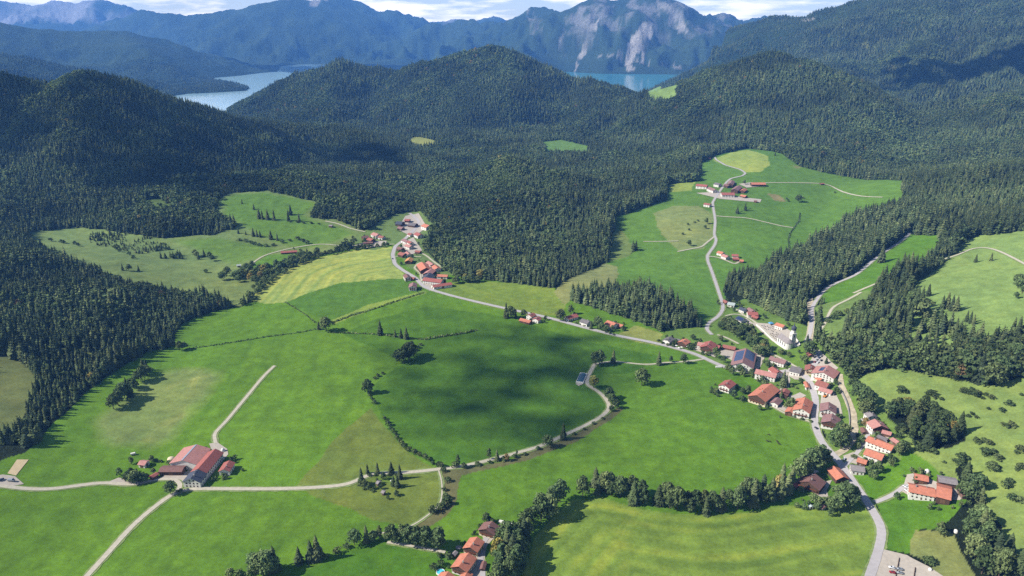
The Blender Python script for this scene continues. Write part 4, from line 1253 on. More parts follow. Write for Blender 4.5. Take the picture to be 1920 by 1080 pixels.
# belts and groves: (px polygon of feet, spacing m, height m range, share of spruce, label, group)
BELTS = [
    ([(905, 1100), (915, 1062), (928, 1040), (942, 1020), (962, 1004), (990, 982), (1005, 960), (1030, 950), (1062, 930), (1082, 934), (1060, 955), (1030, 975), (1003, 1000), (990, 1030), (978, 1060), (975, 1100)], 8.5, (15, 23), .15, 'tall leafy trees of the thick belt beside the four chalets', 'thick belt beside the chalets'),
    ([(1082, 934), (1092, 915), (1110, 908), (1150, 914), (1200, 928), (1270, 946), (1340, 950), (1395, 938), (1395, 958), (1330, 966), (1280, 964), (1200, 950), (1130, 934)], 7.6, (13, 21), .28, 'mixed trees of the curved belt behind the mown field', 'curved belt behind the mown field'),
    ([(1395, 938), (1460, 912), (1500, 896), (1515, 885), (1520, 892), (1498, 912), (1470, 932), (1400, 957)], 8.0, (15, 22), .6, 'dark conifers and leafy trees of the belt leading up to the road', 'belt leading up to the road'),
    ([(238, 737), (252, 714), (272, 690), (284, 682), (272, 708), (256, 734)], 8.5, (10, 17), .3, 'ragged trees trailing from the left wood to the clump in the meadow', 'trees between left wood and clump'),
    ([(1348, 606), (1372, 600), (1386, 612), (1380, 626), (1360, 626), (1350, 618)], 9, (9, 14), .1, 'garden trees filling the loop of the lane above the village', 'trees in the lane loop'),
    ([(1388, 612), (1400, 622), (1425, 645), (1442, 664), (1436, 674), (1412, 664), (1396, 652), (1380, 636)], 9, (11, 17), .2, 'dark leafy trees on the bank between solar roof and church', 'trees on the bank below the church'),
    ([(470, 572), (490, 548), (520, 520), (560, 500), (600, 483), (660, 470), (735, 462), (735, 457), (660, 465), (600, 476), (545, 492), (500, 515), (470, 545)], 9, (6, 11), 0, 'low bushy trees of the creek hedge behind the yellow field', 'creek hedge behind the yellow field'),
    ([(436, 520), (455, 500), (500, 505), (545, 488), (590, 472), (600, 478), (550, 498), (500, 522), (470, 532), (440, 530)], 11, (9, 14), .1, 'dark round trees of the copse above the creek hedge', 'copse above the creek hedge'),
    ([(365, 482), (380, 478), (412, 484), (410, 490), (365, 489)], 12, (8, 13), .3, 'bushy trees of the small thicket on the dry pasture', 'small thicket on the dry pasture'),
    ([(845, 528), (862, 520), (880, 524), (905, 520), (905, 529), (850, 533)], 10, (8, 16), 0, 'trees of the short row behind the red roofed hamlet', 'short row behind the red roofed hamlet'),
    ([(1790, 878), (1812, 866), (1828, 900), (1850, 950), (1880, 1000), (1860, 1005), (1835, 980), (1812, 935)], 11, (9, 15), .15, 'leafy trees of the gully right of the orange roofed farm', 'gully right of the orange farm'),
    ([(1665, 784), (1669, 764), (1700, 755), (1740, 772), (1802, 807), (1812, 827), (1780, 842), (1740, 842), (1715, 824), (1693, 808)], 10.5, (12, 20), .3, 'dark trees of the grove on the slope above the long orange roof', 'grove on the slope above the long orange roof'),
    ([(1785, 992), (1812, 968), (1850, 988), (1895, 1035), (1925, 1100), (1850, 1100), (1800, 1035)], 10, (16, 23), .45, 'big dark trees of the wood in the lower right corner', 'wood in the lower right corner'),
]
for poly, sp, (h0, h1), fs, lab, grp in BELTS:
    P = gpoly(poly, 20); A = np.array(P)
    x0, y0 = A.min(0); x1, y1 = A.max(0)
    ax = np.arange(x0, x1 + sp, sp); ay = np.arange(y0, y1 + sp, sp)
    gx, gy = np.meshgrid(ax, ay)
    gx = gx + nrs.uniform(-.42, .42, gx.shape) * sp; gy = gy + nrs.uniform(-.42, .42, gy.shape) * sp
    ok = in_poly(gx, gy, P)
    n = 0
    for x, y in zip(gx[ok], gy[ok]):
        ppx, ppy = project(x, y, float(hz(x, y)) + h1)
        if ppy > 1120 or ppx < -30 or ppx > 1960:
            continue
        if any((x - a) ** 2 + (y - b_) ** 2 < 20 for a, b_, _ in TREES[-150:]):
            continue
        if 'creek hedge behind' in grp:
            bush(x, y, sp * .95, nrs.uniform(h0, h1) * .8, lab.replace('bushy trees', 'bushes'), grp); continue
        kd = 'S' if nrs.rand() < fs else ('A' if nrs.rand() < .05 else 'B')
        h = nrs.uniform(h0, h1) * (1.12 if kd == 'S' else 1)
        wd = (sp * .66 / h) / (.33 if kd != 'S' else .17)
        plant(x, y, h, kd, lab.replace('dark conifers and leafy trees', 'leafy trees').replace('mixed trees', 'leafy trees') if kd != 'S' else lab.replace('dark conifers and leafy trees', 'dark conifers').replace('ragged trees', 'ragged conifers').replace('leafy trees', 'conifers').replace('round trees', 'conifers').replace('bushy trees', 'conifers').replace('mixed trees', 'conifers').replace('garden trees', 'conifers').replace('dark trees', 'dark conifers').replace('big dark trees', 'big dark conifers'),
              grp if kd != 'S' else grp + ', conifers', wide=min(1.5, max(.95, wd)), parts=(ppy > 880))
        n += 1
print('hand planted', COUNT)

ROWS = [
    ([(722, 786), (732, 802), (745, 822), (765, 845), (778, 850)], 6.5, 5.5, 4.2, 'round bushes of the hedge between olive and dark green grass', 'hedge left of the dark green meadow'),
    ([(778, 850), (795, 858), (812, 870), (822, 874)], 6.0, 5.5, 4.0, 'bushes of the hedge end near the track corner', 'hedge end near the track corner'),
    ([(692, 738), (698, 750), (704, 757)], 6, 5, 3.5, 'bushes trailing below the broad lone tree', 'bushes below the broad lone tree'),
    ([(826, 876), (840, 877), (853, 876)], 7, 6, 4.5, 'bushes at the corner where track and hedge meet', 'bushes at the track corner'),
    ([(833, 884), (836, 898), (840, 903)], 8, 7, 5, 'bushes on the brown strip below the track corner', 'bushes below the track corner'),
    ([(834, 920), (838, 926), (835, 935)], 8, 6.5, 4.5, 'middle bushes on the brown strip', 'middle bushes on the brown strip'),
    ([(812, 962), (822, 956), (832, 950), (838, 946)], 6.5, 9, 6, 'big dark bushes at the lower bend of the brown strip', 'dark bushes at the lower bend of the strip'),
    ([(895, 873), (905, 872), (925, 867), (940, 865), (965, 858)], 9, 6.5, 3.8, 'low bushes on the near verge of the curving track', 'low bushes on the track verge'),
    ([(985, 852), (1000, 846), (1015, 842), (1075, 815), (1090, 808), (1110, 797), (1130, 785)], 14, 4.5, 3, 'small bushes dotted along the upper curving track', 'small bushes dotted along the track'),
    ([(775, 662), (782, 656), (788, 648)], 6, 6, 4, 'bushes trailing from the round clump of trees', 'bushes trailing from the round clump'),
    ([(703, 710), (712, 705), (718, 702)], 5, 5.5, 3.5, 'short dark bushes alone in the middle meadow', 'short bushes in the middle meadow'),
    ([(692, 893), (715, 892), (742, 891)], 5, 4, 2.6, 'clipped bushes along the back of the hut plot', 'bushes behind the hut plot'),
    ([(684, 917), (692, 921), (700, 922)], 5, 5, 3, 'bushes at the front corner of the hut plot', 'bushes at the front of the hut plot'),
    ([(450, 424 + 27), (470, 456), (485, 461), (505, 462), (512, 461)], 12, 10, 5, 'long low bushes in a line on the left pasture', 'line of low bushes on the left pasture'),
    ([(530, 455), (545, 452), (560, 450), (575, 457)], 12, 10, 6, 'bushes above the pale lane on the left pasture', 'bushes above the pale lane'),
    ([(545, 416), (570, 419), (598, 420)], 12, 8, 4, 'low bushes under the pointed spruces', 'low bushes under the pointed spruces'),
    ([(612, 1046), (622, 1040), (640, 1033), (648, 1028)], 7, 7, 4.5, 'low bushes left of the lower hedge row', 'low bushes left of the lower hedge row'),
    ([(430, 1080), (442, 1079), (455, 1078), (470, 1077)], 7, 7, 4.5, 'low bushes left of the dark clump at the bottom', 'low bushes by the bottom clump'),
    ([(752, 998), (758, 994), (764, 990)], 6, 7, 5, 'bushes where the grassy path meets the lower hedge row', 'bushes at the grassy path end'),
    ([(1235, 640), (1243, 644), (1252, 648), (1262, 650)], 6, 6, 3, 'garden hedge in front of the first white village house', 'garden hedge of the first village house'),
    ([(1300, 656), (1310, 658), (1320, 661), (1330, 664)], 7, 6, 4, 'bushes in front of the red roofed guesthouse', 'bushes in front of the guesthouse'),
    ([(1070, 604), (1085, 608), (1098, 612)], 6, 5, 2.6, 'garden hedge by the road at the long red roof', 'garden hedge at the long red roof'),
    ([(1135, 624), (1145, 627), (1152, 629)], 5, 5, 3.5, 'garden hedge by the road at the orange roof', 'garden hedge at the orange roof'),
    ([(1332, 736), (1338, 740), (1346, 744)], 5, 5, 3.2, 'bushes left of the lone house in the meadow', 'bushes left of the lone house'),
    ([(1490, 782), (1500, 786), (1512, 790), (1520, 792)], 6, 5.5, 3.5, 'garden bushes in front of the farmhouse with the tall white gable', 'garden bushes by the white gable'),
    ([(1540, 796), (1550, 800), (1562, 804)], 6, 6, 3.5, 'hedge in front of the two mauve roofed houses', 'hedge by the mauve roofed houses'),
    ([(1538, 848), (1548, 855), (1556, 862)], 8, 5, 3, 'bushes beside the road at the tall trees', 'bushes beside the road'),
    ([(1602, 858), (1612, 862), (1622, 866)], 7, 7, 4, 'garden bushes beside the small orange garage roof', 'garden bushes beside the orange garage'),
    ([(1712, 934), (1725, 937), (1745, 936)], 8, 4, 2.5, 'bushes on the grass edge in front of the orange roofed farm', 'bushes in front of the orange farm'),
    ([(1540, 610), (1560, 600), (1580, 590), (1600, 583)], 10, 10, 6, 'bushes between bright field and pale path on the right', 'bushes between bright field and pale path'),
    ([(812, 1068), (825, 1060), (838, 1050), (850, 1043), (822, 1045)], 7, 7, 5, 'garden bushes around the turquoise pool', 'garden bushes around the pool'),
    ([(285, 862), (293, 864), (302, 867)], 5, 5, 3.5, 'small bushes behind the big farm barn', 'small bushes behind the big barn'),
    ([(316, 870), (322, 872)], 5, 6, 4, 'bushes at the corner of the big farm barn', 'bushes at the barn corner'),
    ([(334, 922), (339, 922)], 5, 5, 3, 'dark bushes at the junction below the big farm', 'bushes at the farm junction'),
    ([(419, 893), (421, 899)], 6, 5, 3.2, 'bushes in front of the small red roofed farm cottage', 'bushes in front of the farm cottage'),
]
for line, sp, w_, h_, lab, grp in ROWS:
    P = resample(gline(line, 10), sp)
    for x, y in P:
        s = rnd.uniform(.75, 1.2)
        bush(x + rnd.uniform(-.8, .8), y + rnd.uniform(-.8, .8), w_ * s, h_ * s * rnd.uniform(.85, 1.15), lab, grp)
# thinly scattered bushes on the right hand pasture
SC = [(1805, 735), (1812, 738), (1822, 736), (1835, 740), (1848, 742), (1858, 748), (1842, 748), (1828, 744), (1853, 768), (1745, 742), (1752, 748), (1742, 736), (1765, 750), (1815, 782), (1822, 778), (1830, 784), (1880, 798), (1888, 802), (1895, 800), (1878, 772), (1892, 760), (1915, 742), (1830, 830), (1845, 828), (1855, 834), (1848, 852), (1862, 850), (1870, 862), (1905, 850), (1912, 845), (1905, 882), (1912, 878), (1893, 905), (1885, 912), (1737, 846), (1750, 850), (1722, 845), (1770, 868), (1790, 866), (1804, 862), (1898, 938), (1912, 942), (1860, 880), (1738, 1054), (1745, 1056), (1690, 720 + 15), (1700, 726 + 12)]
for i, (a, b_) in enumerate(SC):
    g = ground(a, b_)
    s = rnd.uniform(.5, 1.75)
    bush(g[0], g[1], 7 * s, 4.6 * s ** .8, 'dark bushes scattered over the pasture on the right', 'bushes scattered over the right pasture')
SC = [(95, 452), (115, 455), (120, 456), (140, 458), (146, 461), (218, 468), (225, 472), (242, 478), (250, 485), (386, 511)]
for a, b_ in SC:
    g = ground(a, b_)
    bush(g[0], g[1], 8, 6, 'bushes scattered over the dry pasture on the left', 'bushes scattered over the left pasture')
for a, b_ in [(1290, 422), (1302, 418), (1292, 432), (1308, 415), (1280, 440), (1475, 374), (1506, 372), (1565, 362), (1478, 378)]:
    g = ground(a, b_)
    bush(g[0], g[1], 6, 4.5, 'small bushes dotted over the dry plateau slope', 'bushes dotted over the plateau')
print('bushes', BUSHN)



# hedges that read as one dark line
def hedge(line, w_, h_, label, name='hedge'):
    P = resample(gline(line, 10), 1.7)
    q = []
    for x, y in P:
        z = float(hz(x, y))
        for k in range(3):
            p = np.array([x + nrs.uniform(-.5, .5) * w_, y + nrs.uniform(-.5, .5) * w_, z + nrs.uniform(.05, 1) * h_])
            q.append(rot_quad(p, nrs.randn(3) + np.array([0, 0, .5]), w_ * .6))
    o = bpy.data.objects.new(name, leaf_mesh(name, q, [m_leaf])); COL.objects.link(o)
    tag(o, label, 'hedge')
    return o


hedge([(350, 655), (420, 645), (500, 632), (560, 624), (590, 618)], 1.8, 1.4, 'thin dark hedge line crossing the meadow from the left wood')
hedge([(622, 606), (660, 592), (700, 580), (750, 563), (795, 549)], 2.2, 1.6, 'straight dark hedge line beside the yellowish strip')
hedge([(800, 637), (830, 631), (860, 627), (892, 620)], 2.6, 2.2, 'short curved hedge right of the three close spruces')
hedge([(615, 624), (650, 625), (700, 627), (730, 630), (770, 636), (800, 637)], 2.0, 1.5, 'dark hedge line joining the meadow tree pair to the spruces')
hedge([(535, 567), (560, 582), (575, 592), (592, 606)], 1.6, 1.2, 'faint curved hedge under the yellow field')
hedge([(885, 1004), (895, 993), (903, 983)], 1.2, 1.6, 'short straight garden hedge beside the brown roofed chalet')
hedge([(1340, 450 - 60), (1344, 392)], 1.2, 1.4, 'tiny hedge beside the plateau road') if False else None
hedge([(1444, 498), (1470, 482), (1480, 466), (1478, 450), (1482, 436), (1498, 415), (1500, 400)], 2.4, 1.2, 'winding dark brook edge growth across the plateau meadow', 'brook_hedge')

# ------------------------------------------------------------------ the forest
KEEP = [resample(gline(r[3], 14), 12) for r in ROADS if r]
KEEPW = [r[1] / 2 + 5 for r in ROADS if r]
YP = [gpoly(y[2], 20) for y in YARDS if y] + [gpoly(b_[0], 20) for b_ in BELTS]


def wood_points(y0, y1, s):
    xm = .86 * (y1 + 120)
    ay = np.arange(y0, y1, s); ax = np.arange(-xm, xm, s)
    gx, gy = np.meshgrid(ax, ay)
    gx = gx + nrs.uniform(-.46, .46, gx.shape) * s; gy = gy + nrs.uniform(-.46, .46, gy.shape) * s
    gx = gx.ravel(); gy = gy.ravel()
    k = (np.abs(gx) < .84 * (gy + 120)) & (gy < y1)
    gx, gy = gx[k], gy[k]
    u = gx / (gy + 120)
    ci = np.clip(np.searchsorted(U, u), 0, len(U) - 1); ri = np.clip(np.searchsorted(V, gy), 0, len(V) - 1)
    loose = np.zeros(gx.shape, bool); hf = np.ones(gx.shape)
    if y0 < 1800:
        for P, share, f_ in LW:
            q = in_poly(gx, gy, P)
            loose |= q & (nrs.rand(len(gx)) < share) & (fbm(gx, gy, 34, 2, 405) > -.15)
            hf[q] = f_
    k = ~open_[ri, ci] | loose
    hf = hf[k]
    gx, gy, ri, ci = gx[k], gy[k], ri[k], ci[k]
    z = hz(gx, gy)
    k = z > .5
    gx, gy, z, ri, ci, hf = gx[k], gy[k], z[k], ri[k], ci[k], hf[k]
    # drop what no viewpoint near the camera could see over the nearer ridges
    vis = z + 40 > OCC[ri, ci] * (gy + 0) + CAMH
    # thin over bare rock
    lum = colr[ri, ci].sum(-1)
    vis &= ~((lum > .75) & (gy > 3500))
    return gx[vis], gy[vis], z[vis], hf[vis]


# steepest sight line so far along each column (tangent of elevation)
TAN = (ZZ - CAMH) / np.maximum(YY, 1)
TAN[YY < 150] = -9
OCC = np.maximum.accumulate(TAN, axis=0)

px_, py_, pz_, ps_, pk_ = [], [], [], [], []
for y0, y1, s in ((560, 900, 5.2), (900, 1300, 5.5), (1300, 1800, 6.2), (1800, 2500, 7.2), (2500, 3300, 8.8), (3300, 4600, 11.5), (4600, 6500, 16)):
    x, y, z, hf = wood_points(y0, y1, s)
    if y0 < 2500:
        bad = np.zeros(len(x), bool)
        for L, w_ in zip(KEEP, KEEPW):
            d, _ = seg_dist(x, y, [tuple(q) for q in L]); bad |= d < w_
        for P in YP:
            bad |= in_poly(x, y, P)
        x, y, z, hf = x[~bad], y[~bad], z[~bad], hf[~bad]
    # kinds in stands; paler broadleaf favoured on sun-facing slopes to imitate their sunlit tone
    n1 = fbm(x, y, 240, 3, 401); n2 = fbm(x, y, 35, 2, 402)
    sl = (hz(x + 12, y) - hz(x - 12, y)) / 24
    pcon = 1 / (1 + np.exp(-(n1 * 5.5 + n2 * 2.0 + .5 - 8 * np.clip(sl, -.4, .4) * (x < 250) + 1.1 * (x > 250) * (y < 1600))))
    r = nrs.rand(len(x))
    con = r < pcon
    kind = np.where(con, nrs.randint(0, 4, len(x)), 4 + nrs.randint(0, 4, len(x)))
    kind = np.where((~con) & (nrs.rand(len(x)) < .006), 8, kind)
    # in dense spacing the grid step sets the crown width; beyond the sizes follow the step
    k = max(1.0, s / 8.0) ** .5 if y0 < 4600 else .85
    age = np.clip(1 + .55 * fbm(x, y, 75, 2, 410), .55, 1.4)
    h = np.where(con, nrs.uniform(12, 23, len(x)), nrs.uniform(10, 18, len(x))) * k * age * hf
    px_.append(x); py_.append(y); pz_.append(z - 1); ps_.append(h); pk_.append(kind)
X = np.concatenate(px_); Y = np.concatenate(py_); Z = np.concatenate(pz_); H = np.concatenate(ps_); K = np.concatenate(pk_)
# individual trees must not be doubled by the wood
TT = np.array([(a, b_) for a, b_, _ in TREES])
nearm = Y < 1500
for i in range(0, len(TT)):
    nearm_i = nearm & (np.abs(X - TT[i, 0]) < 5) & (np.abs(Y - TT[i, 1]) < 5)
    H[nearm_i] = -1
keep = H > 0
X, Y, Z, H, K = X[keep], Y[keep], Z[keep], H[keep], K[keep]
print('forest trees', len(X))

# the ones that show largest stand as trees of their own
ppx, ppy = project(X, Y, Z + H * .5)
inside = (ppx > 5) & (ppx < 1915) & (ppy > 0) & (ppy < 1080)
app = H / np.sqrt(X ** 2 + Y ** 2 + 300.0 ** 2)
ZONES = [
    (lambda x, y: x < 700 and y > 700, 'in the nearest end of the left wood, by the sand arena', 'nearest end of the left wood'),
    (lambda x, y: x < 700 and y > 620, 'in the middle stretch of the wood along the left meadow', 'middle stretch of the left wood'),
    (lambda x, y: x < 700, 'in the upper stretch of the wood along the left meadow', 'upper stretch of the left wood'),
    (lambda x, y: x < 1340, 'in the small wooded knoll behind the roadside houses', 'small wooded knoll'),
    (lambda x, y: y > 840, 'in the wooded patch at the lower right edge', 'wooded patch at the lower right edge'),
    (lambda x, y: x < 1535, 'in the wood behind the church', 'wood behind the church'),
    (lambda x, y: x >= 1535, 'in the wood right of the village car park', 'wood right of the car park'),
]
chosen = np.zeros(len(X), bool)
for cl, mask, limit in (('S', K < 4, 296), ('B', K >= 4, 298)):
    left = limit - COUNT[cl]
    if left <= 0: continue
    c = np.where(mask & inside)[0]
    c = c[np.argsort(-app[c])][:left]
    for i in c:
        chosen[i] = True
        for test, where, grp in ZONES:
            if test(ppx[i], ppy[i]):
                break
        kd = 'S' if K[i] < 4 else ('A' if K[i] == 8 else 'B')
        col_ = {'S': 'dark pointed spruces', 'A': 'yellowing round trees', 'B': 'green round crowned trees'}[kd]
        plant(float(X[i]), float(Y[i]), float(H[i]), kd, col_ + ' ' + where, col_ + ', ' + grp, wide=1.1, parts=bool(ppy[i] > 740))
print('individual', COUNT)
X, Y, Z, H, K = X[~chosen], Y[~chosen], Z[~chosen], H[~chosen], K[~chosen]

protos = bpy.data.collections.new('forest_kinds')
for i, me_ in enumerate(FOREST_KINDS):
    o = bpy.data.objects.new('kind_%d' % i, me_); protos.objects.link(o)


def forest_object(name, sel):
    me = bpy.data.meshes.new(name)
    n = int(sel.sum())
    me.vertices.add(n)
    me.vertices.foreach_set('co', np.stack([X[sel], Y[sel], Z[sel]], -1).astype(np.float32).ravel())
    for nm, arr, typ in (('size', H[sel], 'FLOAT'), ('which', K[sel], 'INT'), ('turn', nrs.rand(n) * 6.28, 'FLOAT'), ('wide', nrs.uniform(1.0, 1.4, n), 'FLOAT')):
        a = me.attributes.new(nm, typ, 'POINT')
        a.data.foreach_set('value', arr.astype(np.int32 if typ == 'INT' else np.float32))
    me.update()
    o = bpy.data.objects.new(name, me); COL.objects.link(o)
    tag(o, kind='stuff')
    ng = bpy.data.node_groups.new('scatter', 'GeometryNodeTree')
    ng.interface.new_socket('Geometry', in_out='INPUT', socket_type='NodeSocketGeometry')
    ng.interface.new_socket('Geometry', in_out='OUTPUT', socket_type='NodeSocketGeometry')
    gi = ng.nodes.new('NodeGroupInput'); go = ng.nodes.new('NodeGroupOutput')
    ci = ng.nodes.new('GeometryNodeCollectionInfo'); ci.inputs['Collection'].default_value = protos
    ci.inputs['Separate Children'].default_value = True; ci.inputs['Reset Children'].default_value = True
    ip = ng.nodes.new('GeometryNodeInstanceOnPoints'); ip.inputs['Pick Instance'].default_value = True

    def na(nm, dt):
        q = ng.nodes.new('GeometryNodeInputNamedAttribute'); q.data_type = dt; q.inputs['Name'].default_value = nm
        return q
    a1 = na('which', 'INT'); a2 = na('size', 'FLOAT'); a3 = na('turn', 'FLOAT'); a4 = na('wide', 'FLOAT')
    mu = ng.nodes.new('ShaderNodeMath'); mu.operation = 'MULTIPLY'
    ng.links.new(a2.outputs['Attribute'], mu.inputs[0]); ng.links.new(a4.outputs['Attribute'], mu.inputs[1])
    cx = ng.nodes.new('ShaderNodeCombineXYZ')
    ng.links.new(mu.outputs[0], cx.inputs[0]); ng.links.new(mu.outputs[0], cx.inputs[1]); ng.links.new(a2.outputs['Attribute'], cx.inputs[2])
    rz = ng.nodes.new('ShaderNodeCombineXYZ'); ng.links.new(a3.outputs['Attribute'], rz.inputs[2])
    ng.links.new(gi.outputs[0], ip.inputs['Points']); ng.links.new(ci.outputs[0], ip.inputs['Instance'])
    ng.links.new(a1.outputs['Attribute'], ip.inputs['Instance Index'])
    ng.links.new(rz.outputs[0], ip.inputs['Rotation']); ng.links.new(cx.outputs[0], ip.inputs['Scale'])
    ng.links.new(ip.outputs[0], go.inputs[0])
    md = o.modifiers.new('scatter', 'NODES'); md.node_group = ng
    return o


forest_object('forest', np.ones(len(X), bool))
# ------------------------------------------------------------------ buildings
def roof_mat(name, col):
    col = tuple(q * KA * .95 for q in col)
    m, nt, out = new_mat(name)
    b = N(nt, 'ShaderNodeBsdfPrincipled'); b.inputs['Roughness'].default_value = .8; b.inputs['Specular IOR Level'].default_value = .25
    tc = N(nt, 'ShaderNodeTexCoord')
    no = N(nt, 'ShaderNodeTexNoise'); no.inputs['Scale'].default_value = .5; no.inputs['Detail'].default_value = 6; no.inputs['Roughness'].default_value = .7
    wv = N(nt, 'ShaderNodeTexWave', bands_direction='Y'); wv.inputs['Scale'].default_value = 1.3; wv.inputs['Distortion'].default_value = .6
    oi = N(nt, 'ShaderNodeObjectInfo')
    ad = N(nt, 'ShaderNodeVectorMath', operation='ADD')
    nt.links.new(tc.outputs['Object'], ad.inputs[0]); nt.links.new(oi.outputs['Location'], ad.inputs[1])
    nt.links.new(ad.outputs[0], no.inputs['Vector']); nt.links.new(tc.outputs['Object'], wv.inputs['Vector'])
    mp = N(nt, 'ShaderNodeMapRange'); mp.inputs[1].default_value = .3; mp.inputs[2].default_value = .7; mp.inputs[3].default_value = .74; mp.inputs[4].default_value = 1.2
    nt.links.new(no.outputs['Fac'], mp.inputs[0])
    mp2 = N(nt, 'ShaderNodeMapRange'); mp2.inputs[3].default_value = .92; mp2.inputs[4].default_value = 1.05
    nt.links.new(wv.outputs['Fac'], mp2.inputs[0])
    mu = N(nt, 'ShaderNodeMath', operation='MULTIPLY'); nt.links.new(mp.outputs[0], mu.inputs[0]); nt.links.new(mp2.outputs[0], mu.inputs[1])
    vs = N(nt, 'ShaderNodeVectorMath', operation='SCALE'); vs.inputs[0].default_value = col
    nt.links.new(mu.outputs[0], vs.inputs['Scale']); nt.links.new(vs.outputs[0], b.inputs['Base Color']); nt.links.new(b.outputs[0], out.inputs[0])
    return m


RM = {
    'orange': roof_mat('orange_tiles', srgb(198, 126, 100)), 'red': roof_mat('red_tiles', srgb(166, 98, 88)), 'pink': roof_mat('faded_red_tiles', srgb(188, 134, 124)),
    'brick': roof_mat('brick_red_tiles', srgb(158, 100, 88)), 'mauve': roof_mat('mauve_tiles', srgb(150, 114, 110)), 'brown': roof_mat('brown_tiles', srgb(132, 96, 88)),
    'grey': roof_mat('grey_tiles', srgb(118, 112, 112)), 'slate': roof_mat('slate_tiles', srgb(74, 80, 94)), 'pale': roof_mat('pale_metal_sheet', srgb(176, 186, 180)),
    'silver': roof_mat('weathered_shingles', srgb(146, 138, 136)), 'yellow': roof_mat('ochre_tiles', srgb(206, 146, 92)),
}
WM = {
    'white': simple_mat('white_render', srgb(226, 222, 212), .9, .05, .5), 'cream': simple_mat('cream_render', srgb(214, 198, 168), .9, .05, .5),
    'wood': simple_mat('dark_boards', srgb(84, 62, 48), .9, .2, 1.5), 'oldwood': simple_mat('weathered_boards', srgb(126, 112, 98), .9, .2, 1.5),
    'stone': simple_mat('grey_plinth', srgb(150, 146, 140), .9, .1, .8),
}
m_glass = simple_mat('window_glass', srgb(52, 58, 66), .15, .1, 1, spec=.6)
m_frame = simple_mat('window_frame_wood', srgb(108, 80, 58), .7, .1, 2)
m_solar = simple_mat('solar_glass', srgb(48, 62, 96), .25, .12, .8, spec=.6)
m_metal = simple_mat('grey_sheet_metal', srgb(142, 150, 164), .45, .08, .6, spec=.5)
m_flower = simple_mat('balcony_boards', srgb(116, 70, 46), .8, .3, 2)


def at_h(px, py, h):
    """where the pixel's ray passes h metres above the ground"""
    d = ray(px, py); T = _T
    X_ = d[0] * T; Y_ = d[1] * T; Z_ = CAMH + d[2] * T
    below = Z_ < hz(X_, Y_) + h
    i = int(np.argmax(below)); a, b = T[i - 1], T[i]
    for _ in range(18):
        m = (a + b) / 2
        if CAMH + d[2] * m < hz(d[0] * m, d[1] * m) + h: b = m
        else: a = m
    return np.array([d[0] * a, d[1] * a])


def boxv(x0, x1, y0, y1, z0, z1):
    v = [(x0, y0, z0), (x1, y0, z0), (x1, y1, z0), (x0, y1, z0), (x0, y0, z1), (x1, y0, z1), (x1, y1, z1), (x0, y1, z1)]
    f = [(0, 3, 2, 1), (4, 5, 6, 7), (0, 1, 5, 4), (1, 2, 6, 5), (2, 3, 7, 6), (3, 0, 4, 7)]
    return v, f


def join(parts):
    V_, F_ = [], []
    for v, f in parts:
        o = len(V_); V_ += list(v); F_ += [tuple(i + o for i in q) for q in f]
    return V_, F_


WINME = {}


def window_mesh(w_, h_):
    k = (round(w_, 1), round(h_, 1))
    if k not in WINME:
        fr = []
        t = .12
        fr.append(boxv(-w_ / 2, w_ / 2, -.06, .02, h_ / 2 - t, h_ / 2)); fr.append(boxv(-w_ / 2, w_ / 2, -.10, .02, -h_ / 2, -h_ / 2 + t))
        fr.append(boxv(-w_ / 2, -w_ / 2 + t, -.06, .02, -h_ / 2 + t, h_ / 2 - t)); fr.append(boxv(w_ / 2 - t, w_ / 2, -.06, .02, -h_ / 2 + t, h_ / 2 - t))
        fr.append(boxv(-.05, .05, -.05, .02, -h_ / 2 + t, h_ / 2 - t))
        v, f = join(fr); nf = len(f)
        v2, f2 = join([(v, f), boxv(-w_ / 2 + t, w_ / 2 - t, -.03, .02, -h_ / 2 + t, h_ / 2 - t)])
        me = bpy.data.meshes.new('window'); me.from_pydata(v2, [], f2); me.materials.append(m_frame); me.materials.append(m_glass)
        me.polygons.foreach_set('material_index', [0] * nf + [1] * (len(f2) - nf)); me.update()
        WINME[k] = me
    return WINME[k]


FOOT = []      # footprints, for keeping trees and bushes out


